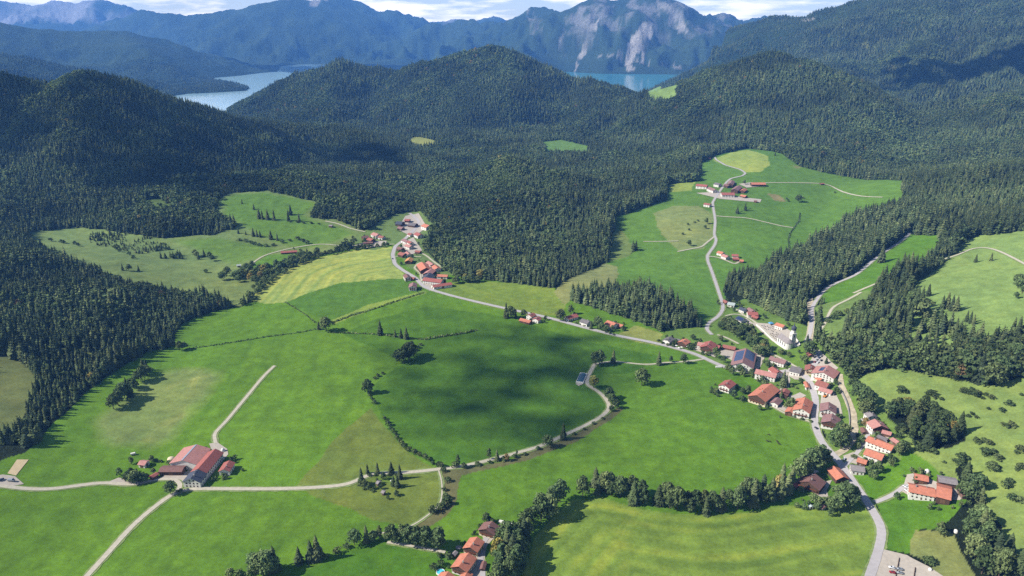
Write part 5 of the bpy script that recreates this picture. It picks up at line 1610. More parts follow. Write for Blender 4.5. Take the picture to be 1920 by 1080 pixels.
def house(r1, r2, W, hr, roof, wall, label, name='house', cat='house', detail=None, pitch=24, over=.9, extras=(), upper=None, group=None, chim=1, dL=0):
    if 520 < r1[1] < 860 and r1[0] > 1200: W = W * 1.08; dL = dL + 1.6
    A = at_h(r1[0], r1[1], hr); B = at_h(r2[0], r2[1], hr)
    c = (A + B) / 2; dv = B - A; L = float(np.linalg.norm(dv)) + dL
    L = max(L, 3.0)
    ang = math.atan2(dv[1], dv[0])
    if L < 1: ang = 0
    corners = [(c[0] + s * L / 2 * math.cos(ang) - t * W / 2 * math.sin(ang), c[1] + s * L / 2 * math.sin(ang) + t * W / 2 * math.cos(ang)) for s in (-1, 1) for t in (-1, 1)]
    zs = [float(hz(*q)) for q in corners]
    z0 = float(np.mean(zs)); drop = z0 - min(zs) + .6
    e = empty(name, (c[0], c[1], z0), ang)
    tag(e, label, cat, group)
    FOOT.append((c[0], c[1], max(L, W) / 2 + 2))
    iw = W - 2 * over * .8; il = L - 2 * over * .8
    rise = W / 2 * math.tan(math.radians(pitch))
    he = hr - rise
    he_w = hr - .22 - iw / 2 * math.tan(math.radians(pitch)) * 1.0
    hx, hy = il / 2, iw / 2
    # walls with gables
    v = [(-hx, -hy, -drop), (hx, -hy, -drop), (hx, hy, -drop), (-hx, hy, -drop), (-hx, -hy, he_w - .03), (hx, -hy, he_w - .03), (hx, hy, he_w - .03), (-hx, hy, he_w - .03), (-hx, 0, hr - .25), (hx, 0, hr - .25)]
    f = [(0, 1, 5, 4), (2, 3, 7, 6), (1, 2, 6, 9, 5), (3, 0, 4, 8, 7), (0, 3, 2, 1), (4, 5, 9, 8), (6, 7, 8, 9)]
    mesh_obj('wall', v, f, WM[wall], e)
    # roof of two slabs
    t = .22; RX, RY = L / 2, W / 2
    v = [(-RX, -RY, he), (RX, -RY, he), (RX, 0, hr), (-RX, 0, hr), (RX, RY, he), (-RX, RY, he)]
    v += [(x, y, z - t) for x, y, z in v]
    f = [(0, 1, 2, 3), (3, 2, 4, 5), (7, 6, 9, 8), (8, 9, 11, 10), (0, 6, 7, 1), (4, 10, 11, 5), (1, 7, 8, 2), (2, 8, 10, 4), (5, 11, 9, 3), (3, 9, 6, 0)]
    ro = mesh_obj('roof', v, f, RM[roof], e)
    Yd = c[1]
    near = Yd < 1150 if detail is None else detail
    tanp = math.tan(math.radians(pitch))
    if chim:
        for k in range(chim):
            cx = L * (.18 if k == 0 else -.22); cy = .9 if k == 0 else -1.1
            v, f = join([boxv(cx - .4, cx + .4, cy - .4, cy + .4, hr - abs(cy) * tanp - .6, hr + .9), boxv(cx - .5, cx + .5, cy - .5, cy + .5, hr + .9, hr + 1.02)])
            mesh_obj('chimney', v, f, WM['stone'], ro)
    # which faces look towards the viewer's side of the valley
    vx, vy = -c[0], -c[1]; n_ = math.hypot(vx, vy); vx /= n_; vy /= n_
    ca, sa = math.cos(ang), math.sin(ang)
    lx, ly = vx * ca + vy * sa, -vx * sa + vy * ca          # view direction in the house's frame

    def put_window(x, y, z, rot, w_=1.15, h_=1.25):
        o = bpy.data.objects.new('window', window_mesh(w_, h_)); COL.objects.link(o)
        o.parent = e; o.location = (x, y, z); o.rotation_euler = (0, 0, rot)

    floors = []
    if he_w > 2.4: floors.append(1.5)
    if he_w > 4.6: floors.append(4.1)
    if he_w > 7.2: floors.append(6.6)
    if name not in ('shed', 'barn', 'hut', 'garage'):
        step = 3.2 if near else 5.0
        ww, wh = (1.15, 1.3) if near else (1.5, 1.6)
        if abs(lx) > .3 or True:
            s = 1 if lx > 0 else -1
            nwin = max(1, int(iw / step)) if near else max(1, min(3, int(iw / 4.5)))
            for z in floors + ([he_w + .9] if (hr - he_w) > 2.2 else []):
                k_ = nwin if z < he_w else max(1, nwin - 2)
                for k in range(k_):
                    y = (k - (k_ - 1) / 2) * (iw * .86 / max(nwin, 1))
                    put_window(s * (hx + .03), y, z, math.pi / 2 * s, ww, wh)
        s = 1 if ly > 0 else -1
        nwin = max(1, int(il / step)) if near else max(1, min(4, int(il / 6)))
        for z in floors:
            for k in range(nwin):
                x = (k - (nwin - 1) / 2) * (il * .9 / nwin)
                if z < 2 and k == nwin // 2: continue
                put_window(x, s * (hy + .03), z, (math.pi if s > 0 else 0), ww, wh)
        # door
        xd = 0.0 if nwin % 2 else (.5 * il * .9 / nwin)
        v, f = boxv(xd - .55, xd + .55, -.08, .08, .02, 2.15)
        v = [(a, b_ + s * (hy + .02), c_) for a, b_, c_ in v]
        mesh_obj('door', v, f, m_frame, e)
        if near and he_w > 4.6:
            sx = 1 if lx > 0 else -1
            if 'nobalcony' not in extras:
                # boarded upper gable and a balcony across it
                gv = [(sx * (hx + .05), -hy * .98, 2.95), (sx * (hx + .05), hy * .98, 2.95), (sx * (hx + .05), hy * .98, he_w - .05), (sx * (hx + .05), 0, hr - .35), (sx * (hx + .05), -hy * .98, he_w - .05)]
                if upper == 'wood':
                    g2 = [(x - sx * .09, y, z) for x, y, z in gv]
                    V_ = gv + g2
                    n5 = 5
                    F_ = [(0, 1, 2, 3, 4), (9, 8, 7, 6, 5)] + [(i, (i + 1) % 5 + 0, (i + 1) % 5 + 5, i + 5) for i in range(5)]
                    mesh_obj('gable_boarding', V_, F_, WM['wood'], e)
                bl = iw * .84
                parts = [boxv(0, 1.2, -bl / 2, bl / 2, 2.70, 2.85), boxv(1.12, 1.2, -bl / 2, bl / 2, 3.78, 3.88)]
                for k in range(int(bl / .45) + 1):
                    y = -bl / 2 + k * .45
                    parts.append(boxv(1.12, 1.18, y, y + .3, 2.85, 3.78))
                v, f = join(parts)
                v = [(sx * (a + hx), b_, c_) for a, b_, c_ in v]
                mesh_obj('balcony', v, f, m_flower, e)
    else:
        # big boarded doors and a dark opening
        s = 1 if ly > 0 else -1
        w_ = min(3.4, il * .5); h_ = min(3.2, he_w - .3) if he_w > 1.6 else 1.4
        v, f = join([boxv(-w_ / 2, -.04, -.07, .07, .02, h_), boxv(.04, w_ / 2, -.07, .07, .02, h_)])
        v = [(a, b_ + s * (hy + .03), c_) for a, b_, c_ in v]
        mesh_obj('door', v, f, m_frame, e)
        sx = 1 if lx > 0 else -1
        w_ = min(3.2, iw * .35)
        v, f = boxv(-.07, .07, -w_ / 2, w_ / 2, .02, h_)
        v = [(a + sx * (hx + .03), b_, c_) for a, b_, c_ in v]
        mesh_obj('door', v, f, m_frame, e)
        if L > 14:
            for k in range(max(2, int(il / 4.5))):
                x = (k - (int(il / 4.5) - 1) / 2) * 4.5
                if abs(x) < w_ * .9 + 1: continue
                put_window(x, s * (hy + .03), min(2.0, he_w - 1), (math.pi if s > 0 else 0), 1.6, 1.0)
    for ex in extras:
        if isinstance(ex, tuple):
            typ = ex[0]
            if typ == 'solar':        # side (+1/-1), x range, slope range (0 ridge .. 1 eave)
                _, side, xa, xb, sa_, sb_ = ex
                pts = []
                for x, q in ((xa, sa_), (xb, sa_), (xb, sb_), (xa, sb_)):
                    pts.append((x * L / 2, side * q * W / 2, hr - q * W / 2 * tanp + .10))
                low_ = [(x, y, z - .08) for x, y, z in pts]
                F_ = [(0, 1, 2, 3), (7, 6, 5, 4), (0, 4, 5, 1), (1, 5, 6, 2), (2, 6, 7, 3), (3, 7, 4, 0)]
                if side > 0: F_ = [q[::-1] for q in F_]
                mesh_obj('solar_panel', pts + low_, F_, ex[6] if len(ex) > 6 else m_solar, ro)
            elif typ == 'ridgecap':
                v, f = boxv(-L / 2 * .98, L / 2 * .98, -1.5, .2, 0, .12)
                v = [(a, b_, c_ + hr - abs(b_) * tanp + .02) for a, b_, c_ in v]
                mesh_obj('ridge_vent', v, f, m_metal, ro)
            elif typ == 'dormer':
                _, side, xf = ex
                q = .45; y0 = side * q * W / 2; z1 = hr - q * W / 2 * tanp
                v, f = join([boxv(xf * L / 2 - 1, xf * L / 2 + 1, y0 - 1.2, y0 + 1.2, z1 - .8, z1 + .8)])
                d_ = mesh_obj('dormer', v, f, WM['wood'], ro)
                v = [(xf * L / 2 - 1.3, y0 - 1.5, z1 + .7), (xf * L / 2 + 1.3, y0 - 1.5, z1 + .7), (xf * L / 2 + 1.3, y0 + 1.5, z1 + .7), (xf * L / 2 - 1.3, y0 + 1.5, z1 + .7), (xf * L / 2, y0 - 1.5, z1 + 1.4), (xf * L / 2, y0 + 1.5, z1 + 1.4)]
                mesh_obj('dormer_roof', v, [(0, 4, 5, 3), (1, 2, 5, 4), (0, 1, 4), (2, 3, 5), (0, 3, 2, 1)], RM[roof], ro)
    return e


Hs = [
    # the big farm on the left
    ((369, 833), (342, 863), 25, 9.5, 'pink', 'white', 'wide barn with faded red roof and long grey ridge vent on the big left farm', 'barn', 'barn', dict(extras=[('ridgecap',)], pitch=17, chim=0)),
    ((404, 841), (371, 879), 14.5, 9.5, 'red', 'white', 'long red roofed farm wing joined to the slate roofed house', 'farmhouse', 'farmhouse', dict(pitch=27, chim=0, extras=['nobalcony'])),
    ((371, 880), (357, 897), 15.5, 9.3, 'slate', 'white', 'dark slate roofed farmhouse end with white gable of many windows', 'farmhouse', 'farmhouse', dict(pitch=26, extras=['nobalcony'], chim=2)),
    ((430, 863), (419, 880), 10, 6.5, 'red', 'white', 'small red roofed cottage standing apart right of the big farm', 'cottage', 'cottage', dict(extras=['nobalcony'])),
    ((300.6, 876), (345, 876), 10, 5.5, 'brown', 'wood', 'long open brown roofed shed on the big farm yard', 'shed', 'shed', dict(pitch=16, chim=0)),
    ((295, 885), (281, 893), 5, 4, 'red', 'wood', 'narrow red roofed lean-to left of the brown open shed', 'shed', 'shed', dict(chim=0)),
    ((262, 863), (276, 865), 8, 5, 'pink', 'white', 'little shed with pale front in the grass behind the big farm', 'shed', 'shed', dict(chim=0)),
    ((233, 892), (245, 892), 6, 4, 'brown', 'wood', 'small reddish roof half hidden by trees left of the farm', 'shed', 'shed', dict(chim=0)),
    # chalets at the bottom
    ((923, 977), (911, 992), 14, 8, 'brown', 'cream', 'brown roofed chalet, the uppermost of the row beside the belt', 'chalet', 'chalet', dict(upper='wood', chim=1)),
    ((934, 986), (946, 989), 8, 4.5, 'brown', 'wood', 'small brown roofed garage beside the brown chalet', 'garage', 'garage', dict(chim=0)),
    ((895, 1006), (881, 1026), 12, 7.5, 'orange', 'cream', 'orange roofed chalet, second of the row from the brown one', 'chalet', 'chalet', dict(upper='wood')),
    ((879, 1036), (860, 1062), 13, 8, 'orange', 'white', 'largest orange roofed chalet of the bottom row', 'chalet', 'chalet', dict(upper='wood')),
    ((841, 1071), (826, 1092), 12, 7.5, 'orange', 'white', 'orange roof cut by the bottom edge next to the pool', 'chalet', 'chalet', {}),
    ((877, 1070), (868, 1086), 8, 4.5, 'orange', 'wood', 'low orange garage roof cut by the bottom edge', 'garage', 'garage', dict(chim=0)),
    ((855, 1032), (849, 1039), 4, 3, 'silver', 'oldwood', 'tiny grey garden shed behind the largest orange chalet', 'shed', 'garden shed', dict(chim=0)),
    ((908, 1051), (904, 1066), 4, 3, 'brown', 'wood', 'narrow brown carport roof under the belt trees', 'garage', 'carport', dict(chim=0)),
    # at the bridge
    ((1563, 873), (1582, 894), 12, 6.5, 'orange', 'wood', 'bright orange roofed barn right on the road by the bridge', 'barn', 'barn', dict(chim=0, pitch=26)),
    ((1529, 888), (1516, 903), 19, 9, 'brown', 'wood', 'wide brown roofed chalet with dark gable on its own gravel yard', 'chalet', 'chalet', dict(upper='wood', chim=2, pitch=24)),
    ((1493, 903), (1486, 908), 7, 4.3, 'red', 'wood', 'tiny red roofed shed among the trees left of the wide brown chalet', 'shed', 'shed', dict(chim=0)),
    ((1610, 859), (1625, 862), 8, 4.5, 'orange', 'wood', 'small orange roofed garage behind the grey long house', 'garage', 'garage', dict(chim=0)),
    ((1594, 873), (1622, 874), 10, 6, 'silver', 'white', 'low grey roofed long house with white front by the road fork', 'house', 'house', dict(extras=['nobalcony'], chim=1)),
    ((1625, 843), (1657, 850), 12, 7.5, 'orange', 'white', 'orange roofed house with white walls just below the longest orange roof', 'house', 'house', dict(extras=['nobalcony'])),
    ((1629, 821), (1676, 832), 11, 7.5, 'orange', 'white', 'house with the longest orange roof of the riverside group', 'house', 'house', dict(extras=['nobalcony'], chim=2)),
    ((1675, 821), (1689, 829), 6, 4, 'pink', 'oldwood', 'little faded red roof at the far end of the longest orange roof', 'shed', 'shed', dict(chim=0)),
    ((1648, 816), (1664, 821), 6, 4, 'grey', 'oldwood', 'narrow grey roof behind the longest orange roof', 'shed', 'shed', dict(chim=0)),
    ((1641, 786), (1652, 797), 14, 8.5, 'pink', 'white', 'faded red roofed house with dark gable up the narrow lane', 'house', 'house', dict(upper='wood')),
    ((1656, 807), (1671, 809), 7, 4.3, 'pink', 'wood', 'flat faded red garage below the dark gabled house', 'garage', 'garage', dict(chim=0)),
    ((1629, 770), (1637, 778), 9, 7, 'silver', 'white', 'grey roofed white house at the top of the narrow lane', 'house', 'house', dict(extras=['nobalcony'])),
    ((1618, 801), (1622, 809), 5, 3.5, 'brown', 'oldwood', 'old brown shed on the river side of the narrow lane', 'shed', 'shed', dict(chim=0)),
    # village, right of the main road
    ((1554, 753), (1553, 768), 14, 8.5, 'mauve', 'white', 'upper of the two mauve roofed houses between road and river', 'house', 'house', {}),
    ((1561, 775), (1557, 790), 15, 8.5, 'mauve', 'white', 'lower of the two mauve roofed houses between road and river', 'house', 'house', dict(upper='wood')),
    ((1538, 727), (1561, 730), 9, 5.5, 'pink', 'white', 'low faded red roof just above the construction yard', 'house', 'house', dict(extras=['nobalcony'], chim=0)),
    ((1534, 714), (1554, 717), 13, 7, 'brick', 'white', 'dark red roofed building directly above the low faded roof', 'house', 'house', dict(extras=['nobalcony'])),
    ((1530, 704), (1541, 709), 7, 4.5, 'orange', 'cream', 'small orange roof in front of the big village hall', 'house', 'annexe', dict(chim=0, extras=['nobalcony'])),
    ((1554, 683), (1543, 700), 22, 9.5, 'pink', 'white', 'big village hall with wide faded red roof and blue solar strip', 'village_hall', 'village hall', dict(pitch=20, extras=[('solar', -1, -.5, .5, .12, .5), 'nobalcony'])),
    ((1520, 682), (1519, 692), 10, 7, 'brick', 'cream', 'compact brick red roofed house beside the car park', 'house', 'house', {}),
    ((1511, 715), (1515, 725), 4.5, 4, 'orange', 'white', 'little orange roofed shelter in the bend of the main road', 'shed', 'shelter', dict(chim=0)),
    ((1515, 659), (1521, 664), 5, 4, 'brick', 'wood', 'small red roof in the trees at the top of the car park', 'shed', 'shed', dict(chim=0)),
    # village, left of the main road
    ((1485, 687), (1503, 689), 14, 7.5, 'grey', 'white', 'grey brown roofed house at the village junction', 'house', 'house', dict(extras=['nobalcony'])),
    ((1446, 669), (1474, 674), 11, 7.5, 'mauve', 'white', 'long mauve roofed white house under the church meadow', 'house', 'house', dict(extras=['nobalcony'], chim=2)),
    ((1419, 693), (1456, 699), 12, 8.5, 'pink', 'white', 'long white house with faded red roof and row of small windows', 'house', 'house', dict(extras=['nobalcony'], chim=0)),
    ((1449, 688), (1460, 696), 10, 8.5, 'red', 'white', 'short red roofed wing at the right end of the long white house', 'house', 'house', dict(extras=['nobalcony'])),
    ((1399, 653), (1392, 680), 23, 12, 'mauve', 'white', 'huge mauve roofed building covered in blue solar panels', 'inn', 'inn', dict(pitch=24, extras=[('solar', -1, -.75, .55, .08, .8), ('solar', 1, -.9, .2, .08, .85), 'nobalcony'], chim=0)),
    ((1357, 646), (1379, 650), 9, 4.5, 'brick', 'wood', 'low brick red roof behind the inn terrace', 'shed', 'shed', dict(chim=0)),
    ((1333, 639), (1325, 648), 15, 9, 'red', 'cream', 'red roofed guesthouse with white balcony gable by the main road', 'guesthouse', 'guesthouse', dict(upper='wood')),
    ((1310, 641), (1321, 643), 10, 7, 'pink', 'white', 'left wing of the red roofed guesthouse', 'house', 'house', dict(extras=['nobalcony'], chim=0)),
    ((1340, 645), (1350, 648), 8, 5.5, 'red', 'wood', 'right wing of the red roofed guesthouse', 'house', 'annexe', dict(chim=0)),
    ((1287, 635), (1279, 640), 11, 7, 'orange', 'wood', 'orange roofed house behind the white garden parasols', 'house', 'house', dict(upper='wood')),
    ((1258, 631), (1249, 636), 10, 6.5, 'grey', 'white', 'first village house from the left, white with dark grey roof', 'house', 'house', {}),
    ((1266, 634), (1275, 636), 7, 4.5, 'grey', 'oldwood', 'grey roofed garage between the first white house and the parasols', 'garage', 'garage', dict(chim=0)),
    ((1370, 712), (1358, 721), 12, 8.5, 'red', 'white', 'lone red roofed house with balconies standing out in the meadow', 'house', 'house', dict(upper=None)),
    ((1446, 719), (1420, 741), 18, 10.5, 'orange', 'cream', 'big orange roofed farmhouse with flowered balconies facing the meadow', 'farmhouse', 'farmhouse', dict(upper='wood', extras=[('dormer', -1, -.1)])),
    ((1459, 745), (1451, 754), 9, 5.5, 'mauve', 'white', 'small mauve roofed house with round white front below the big orange farmhouse', 'house', 'house', dict(chim=0)),
    ((1474, 728), (1469, 737), 8.5, 5.5, 'brick', 'wood', 'brown hut with brick red roof between the two orange farmhouses', 'hut', 'hut', dict(chim=0)),
    ((1510, 744), (1503, 767), 15, 10, 'orange', 'white', 'orange roofed farmhouse with tall white gable beside the main road', 'farmhouse', 'farmhouse', dict(upper=None, extras=[('dormer', -1, .1)])),
    ((1487, 762), (1481, 771), 9, 5.5, 'orange', 'wood', 'little orange roofed annexe left of the tall white gable', 'garage', 'annexe', dict(chim=0)),
    # around the church
    ((1457, 606), (1471, 608), 9, 6.5, 'orange', 'white', 'small orange roofed chapel house behind the churchyard', 'house', 'house', dict(extras=['nobalcony'], chim=0)),
    ((1402, 585), (1420, 584), 11, 7, 'red', 'white', 'bright red roofed house on the lane up to the church', 'house', 'house', dict(extras=['nobalcony'])),
    ((1412, 591), (1422, 593), 7, 4.5, 'red', 'wood', 'low front annexe of the bright red roofed lane house', 'garage', 'annexe', dict(chim=0)),
    ((1390, 576), (1399, 579), 9, 6, 'slate', 'white', 'slate blue roofed house under the wood edge', 'house', 'house', {}),
    ((1405, 577), (1413, 581), 8, 6, 'mauve', 'oldwood', 'mauve roof squeezed behind the bright red one', 'house', 'house', dict(chim=0)),
    ((1366, 566), (1378, 568), 10, 5.5, 'pale', 'white', 'pale green roofed house where the plateau road enters the wood', 'house', 'house', dict(extras=['nobalcony'], chim=0)),
    ((1359, 562), (1364, 566), 6, 4.5, 'brick', 'wood', 'tiny brick red shed beside the plateau road', 'shed', 'shed', dict(chim=0)),
    ((1385, 593), (1396, 597), 11, 6, 'slate', 'white', 'house with shiny blue solar roof on the lane loop', 'house', 'house', dict(extras=[('solar', -1, -.8, .8, .1, .8), 'nobalcony'], chim=0)),
    # farm at the right
    ((1703, 911), (1755, 914), 14, 8, 'orange', 'white', 'long orange roofed farmhouse of the farm in the right hand meadow', 'farmhouse', 'farmhouse', dict(extras=['nobalcony'], chim=2, pitch=22)),
    ((1756, 913), (1786, 916), 21, 8.2, 'orange', 'wood', 'wide orange roofed barn joined to the right farmhouse', 'barn', 'barn', dict(chim=0, pitch=18)),
    ((1714, 890), (1742, 891), 10, 6, 'orange', 'wood', 'short orange roofed outbuilding behind the right farmhouse', 'barn', 'outbuilding', dict(chim=0)),
    ((1758, 897), (1796, 898), 11, 5.5, 'silver', 'wood', 'open shed with pale grey roof behind the right farm', 'shed', 'shed', dict(chim=0, pitch=12)),
    ((1799, 914), (1810, 931), 5, 3, 'brown', 'oldwood', 'low brown lean-to at the far right of the farm', 'shed', 'shed', dict(chim=0)),
    # hut plot and garden sheds
    ((707, 901), (712, 903), 5, 4, 'silver', 'oldwood', 'upper of the two grey huts in the fenced plot', 'hut', 'hut', dict(chim=0)),
    ((716, 919), (722, 921), 4.5, 3.6, 'silver', 'oldwood', 'lower of the two grey huts in the fenced plot', 'hut', 'hut', dict(chim=0)),
    ((1519, 945), (1523, 949), 4.5, 3.2, 'pale', 'white', 'white roofed garden shed in the mown field corner', 'hut', 'garden shed', dict(chim=0)),
    ((1541, 946), (1547, 950), 5, 3.4, 'brown', 'white', 'brown roofed garden shed in the mown field corner', 'hut', 'garden shed', dict(chim=0)),
    # roadside houses
    ((976, 596), (996, 601), 9, 5, 'orange', 'wood', 'long low orange roofed shed on the meadow side of the first roadside farmstead', 'shed', 'shed', dict(chim=0)),
    ((1001, 586), (991, 590), 10, 7.5, 'brick', 'white', 'white gabled house of the first roadside farmstead', 'house', 'house', dict(extras=['nobalcony'])),
    ((1010, 593), (1003, 597), 10, 6.5, 'red', 'white', 'red roofed white house at the field corner of the first farmstead', 'house', 'house', dict(extras=['nobalcony'])),
    ((1061, 593), (1081, 588), 11, 6, 'red', 'white', 'long red roofed house by the road beside the egg shaped tree', 'house', 'house', dict(extras=['nobalcony'])),
    ((1091, 597), (1106, 602), 12, 7, 'grey', 'white', 'white roadside house with speckled grey roof', 'house', 'house', dict(extras=['nobalcony'])),
    ((1139, 600), (1155, 606), 15, 7.5, 'orange', 'white', 'broad orange roofed house before the small wooded knoll', 'house', 'house', dict(extras=['nobalcony'])),
    ((1155, 605), (1169, 609), 8, 5, 'orange', 'wood', 'low orange annexe right of the broad orange roof', 'garage', 'annexe', dict(chim=0)),
    # red roofed farm hamlet
    ((769, 482), (765, 488), 12, 7, 'yellow', 'wood', 'ochre roofed house alone in the small green paddock', 'house', 'house', {}),
    ((791, 491), (799, 502), 19, 10, 'orange', 'wood', 'largest orange roofed barn of the roadside hamlet', 'barn', 'barn', dict(chim=0)),
    ((810, 503), (800, 511), 14, 8, 'pink', 'wood', 'faded red barn joined below the largest orange one', 'barn', 'barn', dict(chim=0)),
    ((806, 511), (799, 518), 16, 8, 'slate', 'white', 'slate roofed farmhouse in the middle of the roadside hamlet', 'farmhouse', 'farmhouse', dict(extras=['nobalcony'])),
    ((819, 514), (840, 515), 10, 6, 'orange', 'white', 'orange roofed outbuilding right of the slate farmhouse', 'barn', 'outbuilding', dict(chim=0)),
    ((795, 520), (830, 524), 14, 8, 'red', 'white', 'long red roofed farmhouse in front of the slate one', 'farmhouse', 'farmhouse', dict(extras=['nobalcony'])),
    ((810, 534), (846, 529), 12, 6, 'red', 'white', 'long bright red barn at the near edge of the roadside hamlet', 'barn', 'barn', dict(chim=0, pitch=20)),
    ((815, 496), (821, 502), 12, 7, 'orange', 'white', 'small orange roofed house at the wood edge of the hamlet', 'house', 'house', dict(chim=0)),
    ((803, 489), (812, 495), 10, 5, 'pink', 'white', 'faded pink flat roof between big orange barn and wood', 'shed', 'shed', dict(chim=0)),
    ((775, 529), (773, 536), 12, 8, 'mauve', 'white', 'mauve roofed house on the field side of the road fork', 'house', 'house', {}),
    ((761, 513), (765, 519), 10, 7, 'brown', 'white', 'brown roofed house at the yellow field corner', 'house', 'house', {}),
    ((771, 519), (778, 520), 8, 4.5, 'brick', 'wood', 'low red shed right of the brown roofed field corner house', 'shed', 'shed', dict(chim=0)),
    # upper village street towards the gorge
    ((750, 472), (760, 475), 13, 7, 'brick', 'wood', 'wide dark red roof at the upper end of the paddock', 'house', 'house', {}),
    ((763, 471), (767, 476), 9, 6, 'pink', 'white', 'pink roofed house touching the wide dark red roof', 'house', 'house', {}),
    ((747, 462), (755, 465), 11, 7, 'brown', 'wood', 'brown roofed house beside the narrowing main road', 'house', 'house', {}),
    ((762, 457), (772, 460), 12, 7.5, 'pink', 'white', 'faded red roof close to the wood above the brown roofed house', 'house', 'house', {}),
    ((766, 451), (772, 454), 10, 7, 'red', 'white', 'small red roof next above the faded one by the wood', 'house', 'house', {}),
    ((756, 447), (765, 451), 11, 7, 'mauve', 'white', 'mauve roofed house above the bend of the gorge road', 'house', 'house', {}),
    ((779, 469), (789, 470), 9, 5, 'brick', 'wood', 'low brick red shed against the wood at the end of the lane', 'shed', 'shed', dict(chim=0)),
    ((781, 435), (789, 439), 14, 8, 'red', 'white', 'red roofed house on the right of the gorge road', 'house', 'house', {}),
    ((767, 436), (773, 438), 11, 6, 'brick', 'white', 'brick red roof on the left of the gorge road', 'house', 'house', {}),
    ((795, 420), (805, 422), 16, 8.5, 'orange', 'white', 'orange roofed house highest on the right of the gorge road', 'house', 'house', {}),
    ((759, 410), (769, 411), 12, 6, 'red', 'wood', 'farthest little red roof of the gorge hamlet', 'barn', 'barn', dict(chim=0)),
    ((744, 414), (756, 416), 18, 8, 'slate', 'wood', 'dark slate barn roof at the far left of the gorge hamlet', 'barn', 'barn', dict(chim=0)),
    ((767, 417), (781, 419), 16, 7, 'grey', 'wood', 'grey brown barn roof in the middle of the gorge hamlet', 'barn', 'barn', dict(chim=0)),
    ((747, 424), (756, 426), 12, 6, 'mauve', 'oldwood', 'mauve shed roof below the dark slate barn', 'shed', 'shed', dict(chim=0)),
    ((700, 435), (710, 439), 14, 7.5, 'pink', 'white', 'pink roofed house, largest of the hamlet by the river wood', 'house', 'house', {}),
    ((711, 441), (720, 443), 11, 6, 'brick', 'white', 'brick roofed house right of the largest pink one', 'house', 'house', dict(chim=0)),
    ((691, 445), (700, 448), 12, 7, 'red', 'wood', 'red roofed house in front of the largest pink one', 'house', 'house', {}),
    ((679, 443), (690, 441), 12, 6, 'brown', 'wood', 'brown roof at the left of the pink roofed hamlet', 'barn', 'barn', dict(chim=0)),
    ((681, 454), (699, 453), 7, 4, 'brown', 'wood', 'long low brown shed along the track below the pink hamlet', 'shed', 'shed', dict(chim=0)),
    ((526, 471), (557, 469), 9, 4.5, 'red', 'wood', 'long red roofed field barn alone on the left pasture', 'barn', 'barn', dict(chim=0)),
    ((443, 496), (452, 495), 7, 4.5, 'pale', 'white', 'small white shed by the creek on the left pasture', 'shed', 'shed', dict(chim=0)),
    ((617, 421), (624, 422), 7, 4.5, 'silver', 'wood', 'little grey hut beside the track at the river wood edge', 'hut', 'hut', dict(chim=0)),
    # plateau hamlet
    ((1306, 345), (1327, 346), 16, 9, 'red', 'white', 'red roofed farmhouse at the left end of the plateau hamlet', 'farmhouse', 'farmhouse', {}),
    ((1330, 350), (1342, 355), 14, 8.5, 'mauve', 'white', 'mauve roofed house right of the leftmost red farmhouse', 'house', 'house', {}),
    ((1341, 342), (1351, 344), 13, 8, 'grey', 'white', 'grey roofed house above the mauve one on the plateau', 'house', 'house', {}),
    ((1373, 336), (1369, 345), 14, 8.5, 'mauve', 'wood', 'uppermost mauve roofed house of the plateau hamlet', 'house', 'house', {}),
    ((1360, 344), (1368, 347), 11, 7, 'brown', 'wood', 'brown roof left of the uppermost mauve house', 'house', 'house', dict(chim=0)),
    ((1386, 346), (1377, 355), 16, 9, 'mauve', 'wood', 'big mauve barn roof in the middle of the plateau hamlet', 'barn', 'barn', dict(chim=0)),
    ((1397, 352), (1391, 357), 12, 6.5, 'orange', 'wood', 'small orange barn right of the big mauve roof', 'barn', 'barn', dict(chim=0)),
    ((1408, 342), (1435, 342), 16, 8, 'orange', 'wood', 'long orange barn at the right end of the plateau hamlet', 'barn', 'barn', dict(chim=0)),
    ((1352, 361), (1377, 361), 17, 9, 'red', 'white', 'long bright red roofed farmhouse at the front of the plateau hamlet', 'farmhouse', 'farmhouse', {}),
    ((1390, 364), (1400, 367), 11, 5.5, 'orange', 'wood', 'low orange shed right of the front red farmhouse', 'shed', 'shed', dict(chim=0)),
    ((1321, 380), (1333, 382), 11, 7, 'brick', 'white', 'single white house below the plateau hamlet beside the road', 'house', 'house', {}),
    ((1414, 375), (1420, 376), 8, 4.5, 'brown', 'wood', 'tiny dark shed in the loop right of the plateau hamlet', 'shed', 'shed', dict(chim=0)),
    ((1538, 343), (1545, 343), 7, 4.5, 'brick', 'wood', 'tiny red hut alone by the track across the plateau', 'hut', 'hut', dict(chim=0)),
    ((1326, 295), (1333, 296), 9, 5, 'brown', 'wood', 'little brown hut at the wood edge above the yellow field', 'hut', 'hut', dict(chim=0)),
    ((1347, 470), (1357, 473), 11, 6.5, 'orange', 'white', 'first orange roof from the left in the lower plateau hamlet', 'house', 'house', {}),
    ((1356, 476), (1366, 480), 11, 6.5, 'pink', 'white', 'second roof, faded pink, in the lower plateau hamlet', 'house', 'house', {}),
    ((1372, 476), (1385, 477), 10, 6, 'red', 'white', 'upper bright red roof in the lower plateau hamlet', 'house', 'house', {}),
    ((1374, 482), (1386, 483), 10, 6, 'red', 'wood', 'lower bright red roof in the lower plateau hamlet', 'house', 'house', dict(chim=0)),
    ((1387, 486), (1395, 487), 9, 5, 'orange', 'wood', 'last orange roof at the wood edge of the lower plateau hamlet', 'shed', 'shed', dict(chim=0)),
    # in the woods
    ((1759, 393), (1777, 393), 18, 8, 'pink', 'white', 'lonely pink roofed farm in the clearing of the right hand wood', 'farmhouse', 'farmhouse', {}),
    ((1104, 285), (1116, 285), 15, 7, 'brown', 'wood', 'lonely brown barn beside the green forest clearing', 'barn', 'barn', dict(chim=0)),
]
